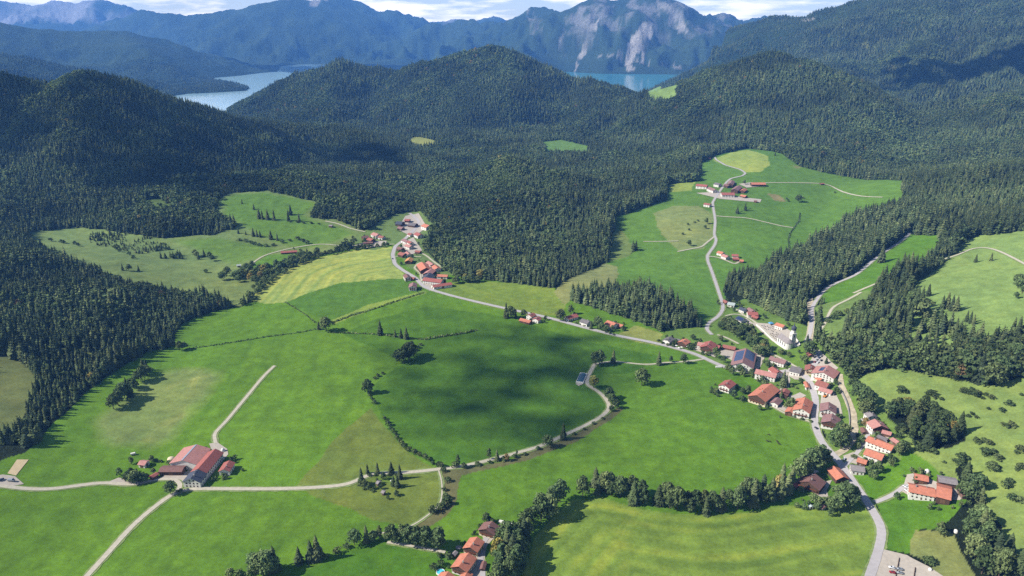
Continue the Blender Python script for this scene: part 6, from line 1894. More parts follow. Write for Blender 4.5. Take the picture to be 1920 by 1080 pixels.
for h_ in Hs:
    r1, r2, W_, hr_, rf, wl, lab, nm, cat, kw = h_
    house(r1, r2, W_, hr_, rf, wl, lab, nm, cat, **kw)

# ------------------------------------------------------------------ church
A = at_h(1466, 623, 14); B = at_h(1481, 632, 14)
c = (A + B) / 2; dv = B - A; ang = math.atan2(dv[1], dv[0]); z0 = float(hz(*c))
ch = empty('church', (c[0], c[1], z0), ang)
tag(ch, 'white church with grey roof and onion domed tower above the village', 'church')
FOOT.append((c[0], c[1], 16))
L, W, he, hr = 17.5, 9.5, 8.0, 12.5
hx, hy = L / 2, W / 2
ns = 8
v = [(-hx, -hy, -2), (-hx, hy, -2), (-hx, -hy, he), (-hx, hy, he), (-hx, 0, hr - .2)]
# nave with a polygonal apse at the far end
ap = [(hx + hy * .8 * math.sin(math.pi * k / 6), -hy * math.cos(math.pi * k / 6)) for k in range(7)]
base = [(-hx, -hy)] + ap + [(-hx, hy)]
v = [(x, y, -2) for x, y in base] + [(x, y, he) for x, y in base] + [(-hx, 0, hr - .2)]
n = len(base)
f = [(i, i + 1, n + i + 1, n + i) for i in range(n - 1)] + [(n - 1, 0, n, 2 * n, 2 * n - 1)]
mesh_obj('wall', v, f, WM['white'], ch)
o_ = .6
base2 = [(-hx - o_, -hy - o_)] + [(hx + (hy + o_) * .8 * math.sin(math.pi * k / 6), -(hy + o_) * math.cos(math.pi * k / 6)) for k in range(7)] + [(-hx - o_, hy + o_)]
v = [(x, y, he - .15) for x, y in base2] + [(-hx - o_, 0, hr), (hx, 0, hr)] + [(x, y, he - .35) for x, y in base2]
R0, R1 = n, n + 1
f = [(0, 1, R1, R0), (n - 2, n - 1, R0, R1)] + [(i, i + 1, R1) for i in range(1, n - 2)] + [(R0, n - 1, 0)]
f += [(i, n + 2 + i, n + 2 + (i + 1) % n, (i + 1) % n) for i in range(n)] + [tuple(n + 2 + i for i in range(n))[::-1]]
mesh_obj('roof', v, f, RM['silver'], ch)
wv = []
for k in range(4):
    for s in (-1, 1):
        x = -hx + 3 + k * 4.6
        vv, ff = boxv(x - .7, x + .7, -.08, .08, 3, 7)
        vv = [(a, b_ + s * (hy + .03), c_) for a, b_, c_ in vv]
        vv += [(x, s * (hy + .11), 7.7), (x, s * (hy - .05), 7.7)]
        mesh_obj('window', vv, ff, m_glass, ch)
tx, ty = hx - 5, hy + 3.2 if (math.sin(ang)) > -2 else 0
# the tower stands on the far side of the nave
tb = 2.7
sidep = 1 if (-c[0] * -math.sin(ang) + -c[1] * math.cos(ang)) < 0 else -1
ty = sidep * (hy + tb - .4)
pr = [boxv(tx - tb, tx + tb, ty - tb, ty + tb, -2, 17), boxv(tx - tb - .25, tx + tb + .25, ty - tb - .25, ty + tb + .25, 17, 17.4)]
oct_ = [(tx + tb * .95 * math.cos(math.pi / 8 + math.pi / 4 * k), ty + tb * .95 * math.sin(math.pi / 8 + math.pi / 4 * k)) for k in range(8)]
vo = [(x, y, 17.4) for x, y in oct_] + [(x, y, 21) for x, y in oct_]
fo_ = [(k, (k + 1) % 8, 8 + (k + 1) % 8, 8 + k) for k in range(8)] + [tuple(range(8, 16))]
pr.append((vo, fo_))
v, f = join(pr)
tw = mesh_obj('tower', v, f, WM['white'], ch)
prof = [(21.0, 2.9), (21.3, 3.0), (21.9, 2.5), (22.8, 3.0), (23.8, 3.1), (24.8, 2.5), (25.7, 1.4), (26.5, .75), (27.2, .55), (27.8, .7), (28.3, .4), (29.3, .06)]
v = []; f = []
for z, r in prof:
    for k in range(12): v.append((tx + r * math.cos(math.pi / 6 * k), ty + r * math.sin(math.pi / 6 * k), z))
for i in range(len(prof) - 1):
    for k in range(12): f.append((i * 12 + k, i * 12 + (k + 1) % 12, (i + 1) * 12 + (k + 1) % 12, (i + 1) * 12 + k))
f.append(tuple(range(12))[::-1])
dm = mesh_obj('onion_dome', v, f, RM['slate'], tw, smooth=True)
v, f = join([boxv(tx - .08, tx + .08, ty - .08, ty + .08, 29.2, 31.4), boxv(tx - .6, tx + .6, ty - .07, ty + .07, 30.4, 30.56)])
mesh_obj('cross', v, f, simple_mat('gilt', srgb(196, 160, 70), .35, .05, 1, metallic=.8), dm)
for s in (-1, 1):
    for ax in (0, 1):
        v, f = boxv(-.6, .6, -.06, .06, 12.5, 15.5)
        if ax == 0: v = [(tx + a, ty + s * (tb + .03) + b_, q) for a, b_, q in v]
        else: v = [(tx + s * (tb + .03) + b_, ty + a, q) for a, b_, q in v]
        mesh_obj('belfry_opening', v, f, m_glass, tw)


# ------------------------------------------------------------------ walls
def wall_line(name, line, h_, t_, mat, label, cat='wall'):
    P = resample(gline(line, 8), 2.5)
    T = np.gradient(P, axis=0); T /= np.linalg.norm(T, axis=1)[:, None]
    Nn = np.stack([-T[:, 1], T[:, 0]], -1) * t_ / 2
    z = hz(P[:, 0], P[:, 1])
    A_ = P + Nn; B_ = P - Nn; n = len(P)
    v = [(*A_[i], z[i] - .5) for i in range(n)] + [(*A_[i], z[i] + h_) for i in range(n)] + [(*B_[i], z[i] + h_) for i in range(n)] + [(*B_[i], z[i] - .5) for i in range(n)]
    f = []
    for i in range(n - 1):
        for k in range(3): f.append((k * n + i, k * n + i + 1, (k + 1) * n + i + 1, (k + 1) * n + i))
    f += [(0, n, 2 * n, 3 * n), (n - 1, 4 * n - 1, 3 * n - 1, 2 * n - 1)]
    o = mesh_obj(name, v, f, mat)
    tag(o, label, cat)
    return o


wall_line('churchyard_wall', [(1418, 610), (1432, 622), (1446, 636), (1462, 648), (1480, 650), (1500, 649), (1490, 634), (1484, 626)], 1.8, .8, WM['white'], 'pale wall bounding the churchyard on the village side')
wall_line('garden_wall', [(1325, 738), (1323, 741), (1324, 744)], 1, .4, WM['stone'], 'low wall by the lone meadow house') if False else None
wall_line('river_wall', [(1573, 728), (1583, 745), (1590, 765), (1593, 790), (1592, 800)], 1.6, .8, WM['stone'], 'pale retaining wall along the stony river')
wall_line('terrace_wall', [(936, 979), (948, 982), (959, 986)], 1.6, 2.2, WM['white'], 'bright white terrace wall behind the brown chalet garage')
wall_line('terrace_wall', [(1342, 689), (1353, 689)], 1.6, 1.8, WM['white'], 'short white wall where the footpath meets the main road')

# gravestones
gs_v, gs_f = join([boxv(-.45, .45, -.12, .12, -.2, .9), boxv(-.3, .3, -.12, .12, .9, 1.25), boxv(-.5, .5, .2, 1.9, -.2, .12)])
gs_me = bpy.data.meshes.new('gravestone'); gs_me.from_pydata(gs_v, [], gs_f); gs_me.materials.append(WM['stone']); gs_me.update()
gs_me2 = bpy.data.meshes.new('gravestone'); gs_me2.from_pydata(gs_v, [], gs_f); gs_me2.materials.append(simple_mat('dark_granite', srgb(84, 74, 70), .5, .15, 2)); gs_me2.update()
P = gpoly([(1424, 611), (1452, 610), (1464, 622), (1470, 634), (1474, 646), (1462, 645), (1446, 631)], 8)
A_ = np.array(P); x0, y0 = A_.min(0); x1, y1 = A_.max(0)
for gy in np.arange(y0, y1, 5.2):
    for gx in np.arange(x0, x1, 2.6):
        if rnd.random() < .2: continue
        qx = gx + rnd.uniform(-.2, .2); qy = gy + .12 * (gx - x0)
        if in_poly(np.array([qx]), np.array([qy]), P)[0]:
            if math.hypot(qx - c[0], qy - c[1]) < 12.5: continue
            o = bpy.data.objects.new('gravestone', gs_me if rnd.random() < .4 else gs_me2); COL.objects.link(o)
            o.location = (qx, qy, float(hz(qx, qy)) + .2); o.rotation_euler = (0, 0, .1)
            tag(o, 'small gravestones standing in rows in the churchyard', 'gravestone', 'gravestones in the churchyard')

# ------------------------------------------------------------------ covered basin by the farm track
g0 = ground(1094, 702); g1 = ground(1087, 718)
c = (g0 + g1) / 2; dv = g1 - g0; ang = math.atan2(dv[1], dv[0]); L = float(np.hypot(dv[0], dv[1]))
bs = empty('covered_basin', (c[0], c[1], float(hz(c[0], c[1]))), ang)
tag(bs, 'long basin with dark teal cover and white ends beside the farm track', 'basin')
W = 8.0
v, f = join([boxv(-L / 2, L / 2, -W / 2, -W / 2 + .5, -.5, 1.2), boxv(-L / 2, L / 2, W / 2 - .5, W / 2, -.5, 1.2), boxv(-L / 2 - 1, -L / 2, -W / 2, W / 2, -.5, 1.6), boxv(L / 2, L / 2 + 1.2, -W / 2, W / 2, -.5, 1.6)])
mesh_obj('rim', v, f, WM['white'], bs)
v = []; f = []
K_ = 9
for i in range(K_):
    a = math.pi * i / (K_ - 1)
    for x in (-L / 2, L / 2): v.append((x, -(W / 2 - .55) * math.cos(a), .7 + 1.1 * math.sin(a)))
for i in range(K_ - 1): f.append((2 * i, 2 * i + 1, 2 * i + 3, 2 * i + 2))
mesh_obj('cover', v, f, simple_mat('teal_sheet', srgb(34, 84, 96), .4, .08, .5, spec=.5), bs, smooth=True)

# ------------------------------------------------------------------ vehicles
m_tyre = simple_mat('tyre_rubber', srgb(28, 28, 30), .9, .1, 2)
CARCOL = {'white': simple_mat('white_paint', srgb(225, 226, 228), .35, .02, 1, spec=.5), 'silver': simple_mat('silver_paint', srgb(150, 155, 160), .35, .02, 1, spec=.5), 'black': simple_mat('black_paint', srgb(34, 36, 40), .3, .02, 1, spec=.5),
          'red': simple_mat('red_paint', srgb(150, 28, 44), .35, .02, 1, spec=.5), 'blue': simple_mat('blue_paint', srgb(40, 62, 100), .35, .02, 1, spec=.5), 'orange': simple_mat('orange_paint', srgb(214, 130, 40), .5, .05, 1)}


def loft(secs, closed=True):
    v = [p for s in secs for p in s]; n = len(secs[0]); f = []
    for i in range(len(secs) - 1):
        for k in range(n): f.append((i * n + k, i * n + (k + 1) % n, (i + 1) * n + (k + 1) % n, (i + 1) * n + k))
    f.append(tuple(range(n))[::-1]); f.append(tuple((len(secs) - 1) * n + k for k in range(n)))
    return v, f


def sec(x, w_, z0_, z1_, r=.15):
    return [(x, -w_ + r, z0_), (x, w_ - r, z0_), (x, w_, z0_ + r), (x, w_, z1_ - r), (x, w_ - r, z1_), (x, -w_ + r, z1_), (x, -w_, z1_ - r), (x, -w_, z0_ + r)]


body_v, body_f = loft([sec(-2.15, .72, .4, .8), sec(-2.0, .88, .28, .95), sec(-1.2, .9, .22, 1.0), sec(.7, .9, .22, 1.0), sec(1.7, .87, .24, .88), sec(2.12, .7, .35, .7)])
cab_v, cab_f = loft([sec(-1.75, .70, .95, 1.06, .04), sec(-1.35, .66, .95, 1.42, .08), sec(.1, .66, .95, 1.46, .08), sec(.85, .72, .92, 1.05, .04)])
rf_v, rf_f = boxv(-1.3, .05, -.6, .6, 1.455, 1.50)
van_v, van_f = loft([sec(-2.6, .95, .35, 2.15), sec(-2.5, .98, .3, 2.25), sec(1.2, .98, .3, 2.25), sec(1.9, .96, .3, 1.5), sec(2.6, .9, .35, 1.1)])
wh = []
for k in range(12):
    a = 6.283 * k / 12; wh.append((.32 * math.cos(a), -.11, .32 * math.sin(a)))
wv_ = wh + [(x, .11, z) for x, _, z in wh]
wf_ = [(k, (k + 1) % 12, 12 + (k + 1) % 12, 12 + k) for k in range(12)] + [tuple(range(12))[::-1], tuple(range(12, 24))]
ME = {}
for nm, v, f in (('body', body_v, body_f), ('glass', cab_v, cab_f), ('roof', rf_v, rf_f), ('van', van_v, van_f), ('wheel', wv_, wf_)):
    me = bpy.data.meshes.new(nm); me.from_pydata(v, [], f); me.update(); me.polygons.foreach_set('use_smooth', [nm in ('body',)] * len(me.polygons)); ME[nm] = me
ME['glass'].materials.append(m_glass); ME['wheel'].materials.append(m_tyre)
CB = {}
for k_, mt in CARCOL.items():
    for nm in ('body', 'roof', 'van'):
        q = ME[nm].copy(); q.materials.clear(); q.materials.append(mt); CB[(nm, k_)] = q


def car(px, py, deg, col_, label, van=False, scale=1.0, group=None):
    g = ground(px, py)
    e = empty('parked_van' if van else 'car', (g[0], g[1], g[2] + .42 + g[1] * 2e-4), math.radians(deg))
    e.scale = (scale,) * 3
    tag(e, label, 'van' if van else 'car', group)
    if van:
        o = bpy.data.objects.new('body', CB[('van', col_)]); COL.objects.link(o); o.parent = e
        v, f = loft([sec(1.3, .88, 1.45, 2.1, .05), sec(1.86, .88, 1.35, 1.45, .03)])
        v = [(x + .08, y, z + .06) for x, y, z in v]
        mesh_obj('windscreen', v, f, m_glass, e)
    else:
        for nm in ('body', 'roof'):
            o = bpy.data.objects.new(nm, CB[(nm, col_)]); COL.objects.link(o); o.parent = e
        o = bpy.data.objects.new('window_glass', ME['glass']); COL.objects.link(o); o.parent = e
    for x in (-1.35, 1.35):
        for y in (-.82, .82):
            o = bpy.data.objects.new('wheel', ME['wheel']); COL.objects.link(o); o.parent = e; o.location = (x, y, .3)


for i, (a, b_, dg, cl, lab) in enumerate([
    (1527, 671, 40, 'black', 'black car, leftmost in the village car park'), (1531, 668, 40, 'white', 'white car, uppermost in the village car park'),
    (1532, 676, 40, 'silver', 'silver car in the middle of the village car park'), (1536, 672, 40, 'blue', 'dark blue car right of the silver one in the car park'),
    (1540, 669, 40, 'silver', 'silver car at the upper right of the car park'), (1534, 681, 40, 'white', 'white car, lowest of the parked group in the village'),
    (1540, 677, 40, 'black', 'black car, rightmost of the parked group in the village'), (1528, 680, 40, 'red', 'dark red car at the lower left of the car park'),
    (1530, 804, 100, 'black', 'small dark car driving on the empty curve of the main road'), (736, 486, 95, 'black', 'dark car on the main road beside the yellow field'),
    (1700, 922, 120, 'white', 'front white car parked at the left gable of the right farm'), (1697, 914, 120, 'white', 'rear white car parked at the left gable of the right farm'),
    (1672, 1066, 160, 'white', 'white car on the gravel lot beside the timber beam'), (1673, 1075, 160, 'red', 'crimson car on the gravel lot'),
    (1687, 1069, 165, 'silver', 'upper silver car right of the timber beam on the gravel lot'), (1687, 1076, 165, 'silver', 'lower silver car right of the timber beam on the gravel lot'),
    (3, 901, 70, 'blue', 'dark blue car at the left edge by the sand arena'), (1583, 862, 50, 'white', 'white car beside the river bridge'),
    (1447, 741, 45, 'blue', 'blue car in the shade of the big orange farmhouse'), (1520, 769, 85, 'blue', 'blue car in the shade beside the tall white gable'),
    (935, 1008, 60, 'white', 'white car under the trees beside the brown chalet'), (1436, 596, 20, 'white', 'white car on the church lane'),
    (1565, 741, 30, 'black', 'black car beside the river at the construction yard'),
]):
    car(a, b_, dg, cl, lab)
car(1529, 887, 20, 'white', 'white van parked behind the wide brown chalet', van=True)
car(1554, 741, 10, 'white', 'white van standing on the riverside construction yard', van=True)
car(22, 903, 0, 'silver', 'grey van on the yard below the sand arena', van=True)

# excavator on the construction yard
g = ground(1547, 745)
ex = empty('excavator', (g[0], g[1], g[2] + .3), .6); tag(ex, 'small yellow orange excavator on the riverside construction yard', 'excavator')
v, f = join([boxv(-1.8, 1.8, -1.3, -.7, 0, .8), boxv(-1.8, 1.8, .7, 1.3, 0, .8)]); mesh_obj('tracks', v, f, m_tyre, ex)
v, f = join([boxv(-1.9, 1.2, -1.1, 1.1, .8, 1.8)]); mesh_obj('body', v, f, CARCOL['orange'], ex)
v, f = boxv(.0, 1.2, .1, 1.05, 1.8, 3.0); mesh_obj('cab', v, f, m_glass, ex)


def beam(p0, p1, r):
    p0 = Vector(p0); p1 = Vector(p1); d = (p1 - p0).normalized(); u = d.cross(Vector((0, 1, 0))).normalized() * r; w_ = Vector((0, r, 0))
    v = [p + a * u + b_ * w_ for p in (p0, p1) for a, b_ in ((-1, -1), (1, -1), (1, 1), (-1, 1))]
    return v, [(0, 1, 5, 4), (1, 2, 6, 5), (2, 3, 7, 6), (3, 0, 4, 7), (3, 2, 1, 0), (4, 5, 6, 7)]


v, f = join([beam((1, -.3, 1.6), (3.6, -.3, 4.2), .22), beam((3.6, -.3, 4.2), (5.6, -.3, 2.2), .18)]); mesh_obj('arm', v, f, CARCOL['orange'], ex)
v, f = loft([[(5.2, -.8, 2.2), (6.2, -.8, 2.3), (6.0, -.8, 1.3), (5.3, -.8, 1.2)], [(5.2, .2, 2.2), (6.2, .2, 2.3), (6.0, .2, 1.3), (5.3, .2, 1.2)]]); mesh_obj('bucket', v, f, m_tyre, ex)

# timber beams lying on the gravel lot
for a, b_, lab in (((1686, 1047), (1679, 1084), 'long timber beam dividing the gravel lot between the parked cars'), ((1716, 1065), (1713, 1084), 'shorter timber beam on the right of the gravel lot')):
    P = resample(gline([a, b_], 6), 4)
    pr = []
    for i in range(len(P) - 1):
        p, q = P[i], P[i + 1]; d = (q - p) / np.linalg.norm(q - p); n_ = np.array([-d[1], d[0]]) * .25
        z = float(hz(*p)) + .2
        v = [(*(p + n_), z), (*(p - n_), z), (*(q * .98 + p * .02 - n_), z), (*(q * .98 + p * .02 + n_), z)]
        v += [(x, y, zz + .55) for x, y, zz in v]
        pr.append((v, [(0, 1, 2, 3), (4, 7, 6, 5), (0, 4, 5, 1), (1, 5, 6, 2), (2, 6, 7, 3), (3, 7, 4, 0)]))
    v, f = join(pr)
    tag(mesh_obj('timber_beam', v, f, WM['wood']), lab, 'beam')

# parasols in the guesthouse garden
pm = []
v = [(0, 0, 2.9)] + [(1.6 * math.cos(6.283 * k / 8), 1.6 * math.sin(6.283 * k / 8), 2.3) for k in range(8)]
me_p = bpy.data.meshes.new('canopy'); me_p.from_pydata(v, [], [(0, 1 + k, 1 + (k + 1) % 8) for k in range(8)]); me_p.materials.append(WM['white']); me_p.update()
v, f = boxv(-.05, .05, -.05, .05, 0, 2.85)
me_q = bpy.data.meshes.new('pole'); me_q.from_pydata(v, [], f); me_q.materials.append(m_frame); me_q.update()
for a, b_ in [(1268, 651), (1273, 655), (1278, 654), (1281, 649), (1275, 647), (1289, 653)]:
    g = ground(a, b_)
    e = empty('parasol', (g[0], g[1], g[2]), rnd.random()); tag(e, 'white parasols standing in the garden of the orange roofed house', 'parasol', 'white garden parasols')
    for nm, me in (('canopy', me_p), ('pole', me_q)):
        o = bpy.data.objects.new(nm, me); COL.objects.link(o); o.parent = e

# pool, tank, tent, silage bales
g = ground(826, 1074)
ring = [(3.0 * math.cos(6.283 * k / 20), 3.0 * math.sin(6.283 * k / 20)) for k in range(20)]; ring2 = [(x * .9, y * .9) for x, y in ring]
e = empty('swimming_pool', (g[0], g[1], g[2])); tag(e, 'round turquoise swimming pool in the chalet garden', 'pool')
v = [(x, y, -.2) for x, y in ring] + [(x, y, 1.1) for x, y in ring] + [(x, y, 1.1) for x, y in ring2] + [(x, y, .3) for x, y in ring2]
f = [(j * 20 + k, j * 20 + (k + 1) % 20, (j + 1) * 20 + (k + 1) % 20, (j + 1) * 20 + k) for j in range(3) for k in range(20)]
mesh_obj('rim', v, f, WM['white'], e)
mesh_obj('water', [(x, y, .9) for x, y in ring2], [tuple(range(20))], simple_mat('pool_water', srgb(92, 206, 222), .1, .1, 1, spec=.5), e)
g = ground(860, 1031)
e = empty('garden_tank', (g[0], g[1], g[2])); tag(e, 'round grey roofed garden pavilion between two orange chalets', 'pavilion')
r8 = [(2.3 * math.cos(6.283 * k / 8), 2.3 * math.sin(6.283 * k / 8)) for k in range(8)]
e.name = 'pavilion'
mesh_obj('roof', [(x, y, 2.2) for x, y in r8] + [(0, 0, 3.3)], [(k, (k + 1) % 8, 8) for k in range(8)] + [tuple(range(8))[::-1]], RM['silver'], e)
for k in range(0, 8, 2):
    x, y = r8[k]; v, f = boxv(x * .9 - .07, x * .9 + .07, y * .9 - .07, y * .9 + .07, -.1, 2.2); mesh_obj('post', v, f, m_frame, e)
g = ground(1445, 609)
e = empty('tent', (g[0], g[1], g[2]), .3); tag(e, 'small blue tent roof beside the churchyard', 'tent')
v = [(-3, -2.5, 2.4), (3, -2.5, 2.4), (3, 2.5, 2.4), (-3, 2.5, 2.4), (-1, 0, 4), (1, 0, 4)]
mesh_obj('canopy', v, [(0, 1, 5, 4), (1, 2, 5), (2, 3, 4, 5), (3, 0, 4), (0, 3, 2, 1)], simple_mat('blue_canvas', srgb(96, 160, 206), .8, .05, 1), e)
for x in (-2.8, 2.8):
    for y in (-2.3, 2.3):
        v, f = boxv(x - .06, x + .06, y - .06, y + .06, -.2, 2.4); mesh_obj('pole', v, f, m_metal, e)


def blob(name, px, py, r, h_, mat, label, cat):
    g = ground(px, py); v = []; f = []
    pr = [(-.1, r), (h_ * .35, r), (h_ * .75, r * .8), (h_, r * .25)]
    for z, rr in pr:
        for k in range(12): v.append((g[0] + rr * math.cos(6.283 * k / 12), g[1] + rr * math.sin(6.283 * k / 12), g[2] + z))
    for i in range(3):
        for k in range(12): f.append((i * 12 + k, i * 12 + (k + 1) % 12, i * 12 + 12 + (k + 1) % 12, i * 12 + 12 + k))
    f.append(tuple(range(36, 48)))
    tag(mesh_obj(name, v, f, mat, smooth=True), label, cat)


blob('feed_silo', 1738, 886, 2.0, 3.2, WM['white'], 'white round tank in the grass behind the right farm', 'tank')
blob('feed_silo', 418, 846, 1.8, 3.0, WM['white'], 'white round tank at the top end of the long farm wing', 'tank')
blob('wrapped_bale', 1744, 1069, 1.3, 1.8, WM['white'], 'white wrapped bale at the right corner of the gravel lot', 'bale')
blob('wrapped_bale', 1792, 998, 1.6, 2.4, WM['white'], 'white wrapped bale at the edge of the lower right wood', 'bale')
blob('feed_silo', 733, 902, .6, 1.0, WM['white'], 'tiny white trough in the hut plot', 'trough')
blob('wrapped_bale', 321, 862, 3.2, 2.6, WM['cream'], 'pale silage heap at the left corner of the big barn', 'silage heap')
blob('feed_silo', 349, 909, 1.5, 2.2, WM['white'], 'white round tank in front of the slate roofed farmhouse', 'tank')
# livestock trailer in the grass
g = ground(250, 853)
e = empty('livestock_trailer', (g[0], g[1], g[2]), .5); tag(e, 'small white livestock trailer left alone in the grass', 'trailer')
v, f = loft([sec(-2, .95, .5, 2.2, .3), sec(1.6, .95, .5, 2.2, .3), sec(2.0, .8, .6, 1.8, .3)]); mesh_obj('body', v, f, WM['white'], e)
for y in (-1, 1):
    o = bpy.data.objects.new('wheel', ME['wheel']); COL.objects.link(o); o.parent = e; o.location = (0, y, .3)

# cows: one body each, grown round a skeleton of joints
import bmesh


def cow_mesh(graze):
    hz_ = (.35, 1.15) if graze else (1.55, 1.5)
    sk = [((-.95, 0, 1.22), .30), ((-.4, 0, 1.2), .36), ((.2, 0, 1.15), .37), ((.7, 0, 1.22), .30), ((1.0, 0, 1.3 if not graze else 1.05), .20),
          ((1.25, 0, hz_[1] if not graze else .7), .17), ((1.6, 0, 1.4 if not graze else .28), .12)]
    ed = [(0, 1), (1, 2), (2, 3), (3, 4), (4, 5), (5, 6)]
    for (bx, j) in ((-.85, 0), (.65, 3)):
        for s in (-1, 1):
            a = len(sk)
            if j == 0: sk += [((bx + .12, s * .26, .82), .17), ((bx - .12, s * .25, .48), .08), ((bx, s * .25, .06), .07)]
            else: sk += [((bx, s * .24, .8), .13), ((bx + .03, s * .23, .45), .07), ((bx, s * .23, .06), .07)]
            ed += [(j, a), (a, a + 1), (a + 1, a + 2)]
    a = len(sk); sk += [((-1.12, 0, 1.1), .04), ((-1.15, 0, .6), .03)]; ed += [(0, a), (a, a + 1)]
    me = bpy.data.meshes.new('cow'); me.from_pydata([p for p, _ in sk], ed, []); me.update()
    o = bpy.data.objects.new('cow_skeleton', me); COL.objects.link(o)
    m_ = o.modifiers.new('skin', 'SKIN')
    for i, (_, r) in enumerate(sk): me.skin_vertices[0].data[i].radius = (r, r)
    me.skin_vertices[0].data[1].use_root = True
    s_ = o.modifiers.new('sub', 'SUBSURF'); s_.levels = 1; s_.render_levels = 1
    bpy.context.view_layer.update()
    dg = bpy.context.evaluated_depsgraph_get()
    out_ = bpy.data.meshes.new_from_object(o.evaluated_get(dg))
    bpy.data.objects.remove(o)
    out_.materials.clear(); out_.materials.append(simple_mat('cow_hide', srgb(62, 44, 34), .8, .2, 1.5))
    return out_


CM = [cow_mesh(True), cow_mesh(False)]
for i, (a, b_) in enumerate([(1441, 816), (1438, 828), (1443, 829), (1456, 828), (1458, 831), (1461, 834)]):
    g = ground(a, b_)
    o = bpy.data.objects.new('cow', CM[i % 2]); COL.objects.link(o); o.location = g; o.rotation_euler = (0, 0, rnd.random() * 6.28)
    tag(o, 'brown cow grazing in the bright meadow beside the road bend', 'cow', 'cows grazing in the bright meadow')
# ------------------------------------------------------------------ garden greenery round the houses
FP = np.array([(a, b_, r_) for a, b_, r_ in FOOT])
ROADP = np.concatenate([resample(gline(r[3], 14), 6) for r in ROADS if r])
GN = 0
for fx, fy, fr in FOOT:
    if fy > 1900 or GN > 285: continue
    gx, gy = project(fx, fy, float(hz(fx, fy)))
    village = gx > 1220
    for _ in range(7 if village else 4):
        a = rnd.random() * 6.283; d = fr + rnd.uniform(.5, 7)
        x, y = fx + d * math.cos(a), fy + d * math.sin(a)
        if ((FP[:, 0] - x) ** 2 + (FP[:, 1] - y) ** 2 < (FP[:, 2] * .8 + 1) ** 2).any(): continue
        if ((ROADP[:, 0] - x) ** 2 + (ROADP[:, 1] - y) ** 2 < 30).any(): continue
        if any(in_poly(np.array([x]), np.array([y]), P)[0] for P in YP[:len([1 for q in YARDS if q])]): continue
        s_ = rnd.uniform(.6, 1.5)
        o = bpy.data.objects.new('garden_shrub', rnd.choice(HI_BUSH)); COL.objects.link(o)
        o.location = (x, y, float(hz(x, y)) - .2); o.rotation_euler = (0, 0, rnd.random() * 6.28)
        o.scale = (3.6 * s_, 3.6 * s_, 3.8 * s_ * rnd.uniform(.8, 1.5))
        if village: lab, grp = 'green garden shrubs between the houses of the right hand village', 'garden shrubs of the village'
        elif gx < 600: lab, grp = 'garden shrubs round the buildings on the left side of the valley', 'garden shrubs on the left'
        elif gy > 900: lab, grp = 'garden shrubs round the chalets at the bottom edge', 'garden shrubs of the chalets'
        else: lab, grp = 'garden shrubs round the farms along the upper main road', 'garden shrubs along the upper main road'
        tag(o, lab, 'garden shrub', grp)
        GN += 1
print('garden shrubs', GN)
# ------------------------------------------------------------------ fair weather clouds that shade parts of the valley
m_cloud = simple_mat('cloud_white', (.9, .9, .9), 1.0, .02, .01, spec=0)
SUN_EL = math.radians(38)
SUN_AZ = math.radians(190)
sdir = Vector((math.cos(SUN_EL) * math.cos(SUN_AZ), math.cos(SUN_EL) * math.sin(SUN_AZ), math.sin(SUN_EL)))
_ico = None


def cloud(cx, cy, zg, rx, ry, n, rad, alt, thick, holes=0.0):
    """puffs gathered round a centre that lies up the sun's direction from the ground it shades"""
    import bmesh
    global _ico
    if _ico is None:
        bm = bmesh.new(); bmesh.ops.create_icosphere(bm, subdivisions=1, radius=1)
        bm.verts.ensure_lookup_table()
        _ico = (np.array([v.co[:] for v in bm.verts]), np.array([[v.index for v in f.verts] for f in bm.faces])); bm.free()
    V0, F0 = _ico
    k = (alt - zg) / sdir.z
    ox, oy = cx + sdir.x * k, cy + sdir.y * k
    r = np.random.RandomState(int(cx) & 1023)
    a = r.rand(n) * 6.283; q = np.sqrt(r.rand(n)) * (1 + .0 * a)
    q = q ** .9
    X_ = ox + rx * q * np.cos(a) * (1 + .25 * np.sin(3 * a)); Y_ = oy + ry * q * np.sin(a) * (1 + .2 * np.cos(2 * a + 1))
    Z_ = alt + r.rand(n) * thick * (1 - q)
    keep_ = (r.rand(n) < np.clip(1.5 - 1.45 * q, .02, 1)) & (fbm(X_, Y_, 110, 2, 700) > -holes)
    R_ = rad * r.uniform(.6, 1.5, n) * (1.25 - .6 * q)
    X_, Y_, Z_, R_ = X_[keep_], Y_[keep_], Z_[keep_], R_[keep_]
    n = len(X_)
    v = (V0[None] * (R_[:, None, None] * r.uniform(.8, 1.2, (n, len(V0), 1))) * np.array([1.2, 1.2, .7]) + np.stack([X_, Y_, Z_], -1)[:, None]).reshape(-1, 3)
    f = (F0[None] + (np.arange(n) * len(V0))[:, None, None]).reshape(-1, 3)
    me = bpy.data.meshes.new('cloud'); me.from_pydata(v.tolist(), [], f.tolist()); me.update(); me.materials.append(m_cloud)
    o = bpy.data.objects.new('cloud', me); COL.objects.link(o); tag(o, kind='stuff')
    return o


ALT = 1950
g = ground(930, 730)
cloud(g[0], g[1] - 5, 0, 165, 150, 330, 7.5, ALT, 60, 9)
g = ground(1000, 640); cloud(g[0], g[1], 0, 130, 60, 70, 7, ALT + 40, 30, .4)
q = pt_at(150, 200, 1850); cloud(q[0], q[1], 120, 400, 320, 420, 19, ALT + 30, 120, .5)
q = pt_at(330, 330, 1600); cloud(q[0], q[1], 30, 240, 150, 160, 16, ALT + 160, 80, .4)
q = pt_at(1850, 160, 3300); cloud(q[0], q[1], 150, 520, 420, 700, 26, ALT + 60, 140, .6)
q = pt_at(560, 75, 9000); cloud(q[0], q[1], 300, 1600, 1300, 900, 80, ALT + 200, 300, .6)
q = pt_at(660, 290, 2150); cloud(q[0], q[1], 30, 260, 190, 260, 16, ALT + 120, 80, .8)  # unseen cloud added to darken the forest behind the wooded knoll
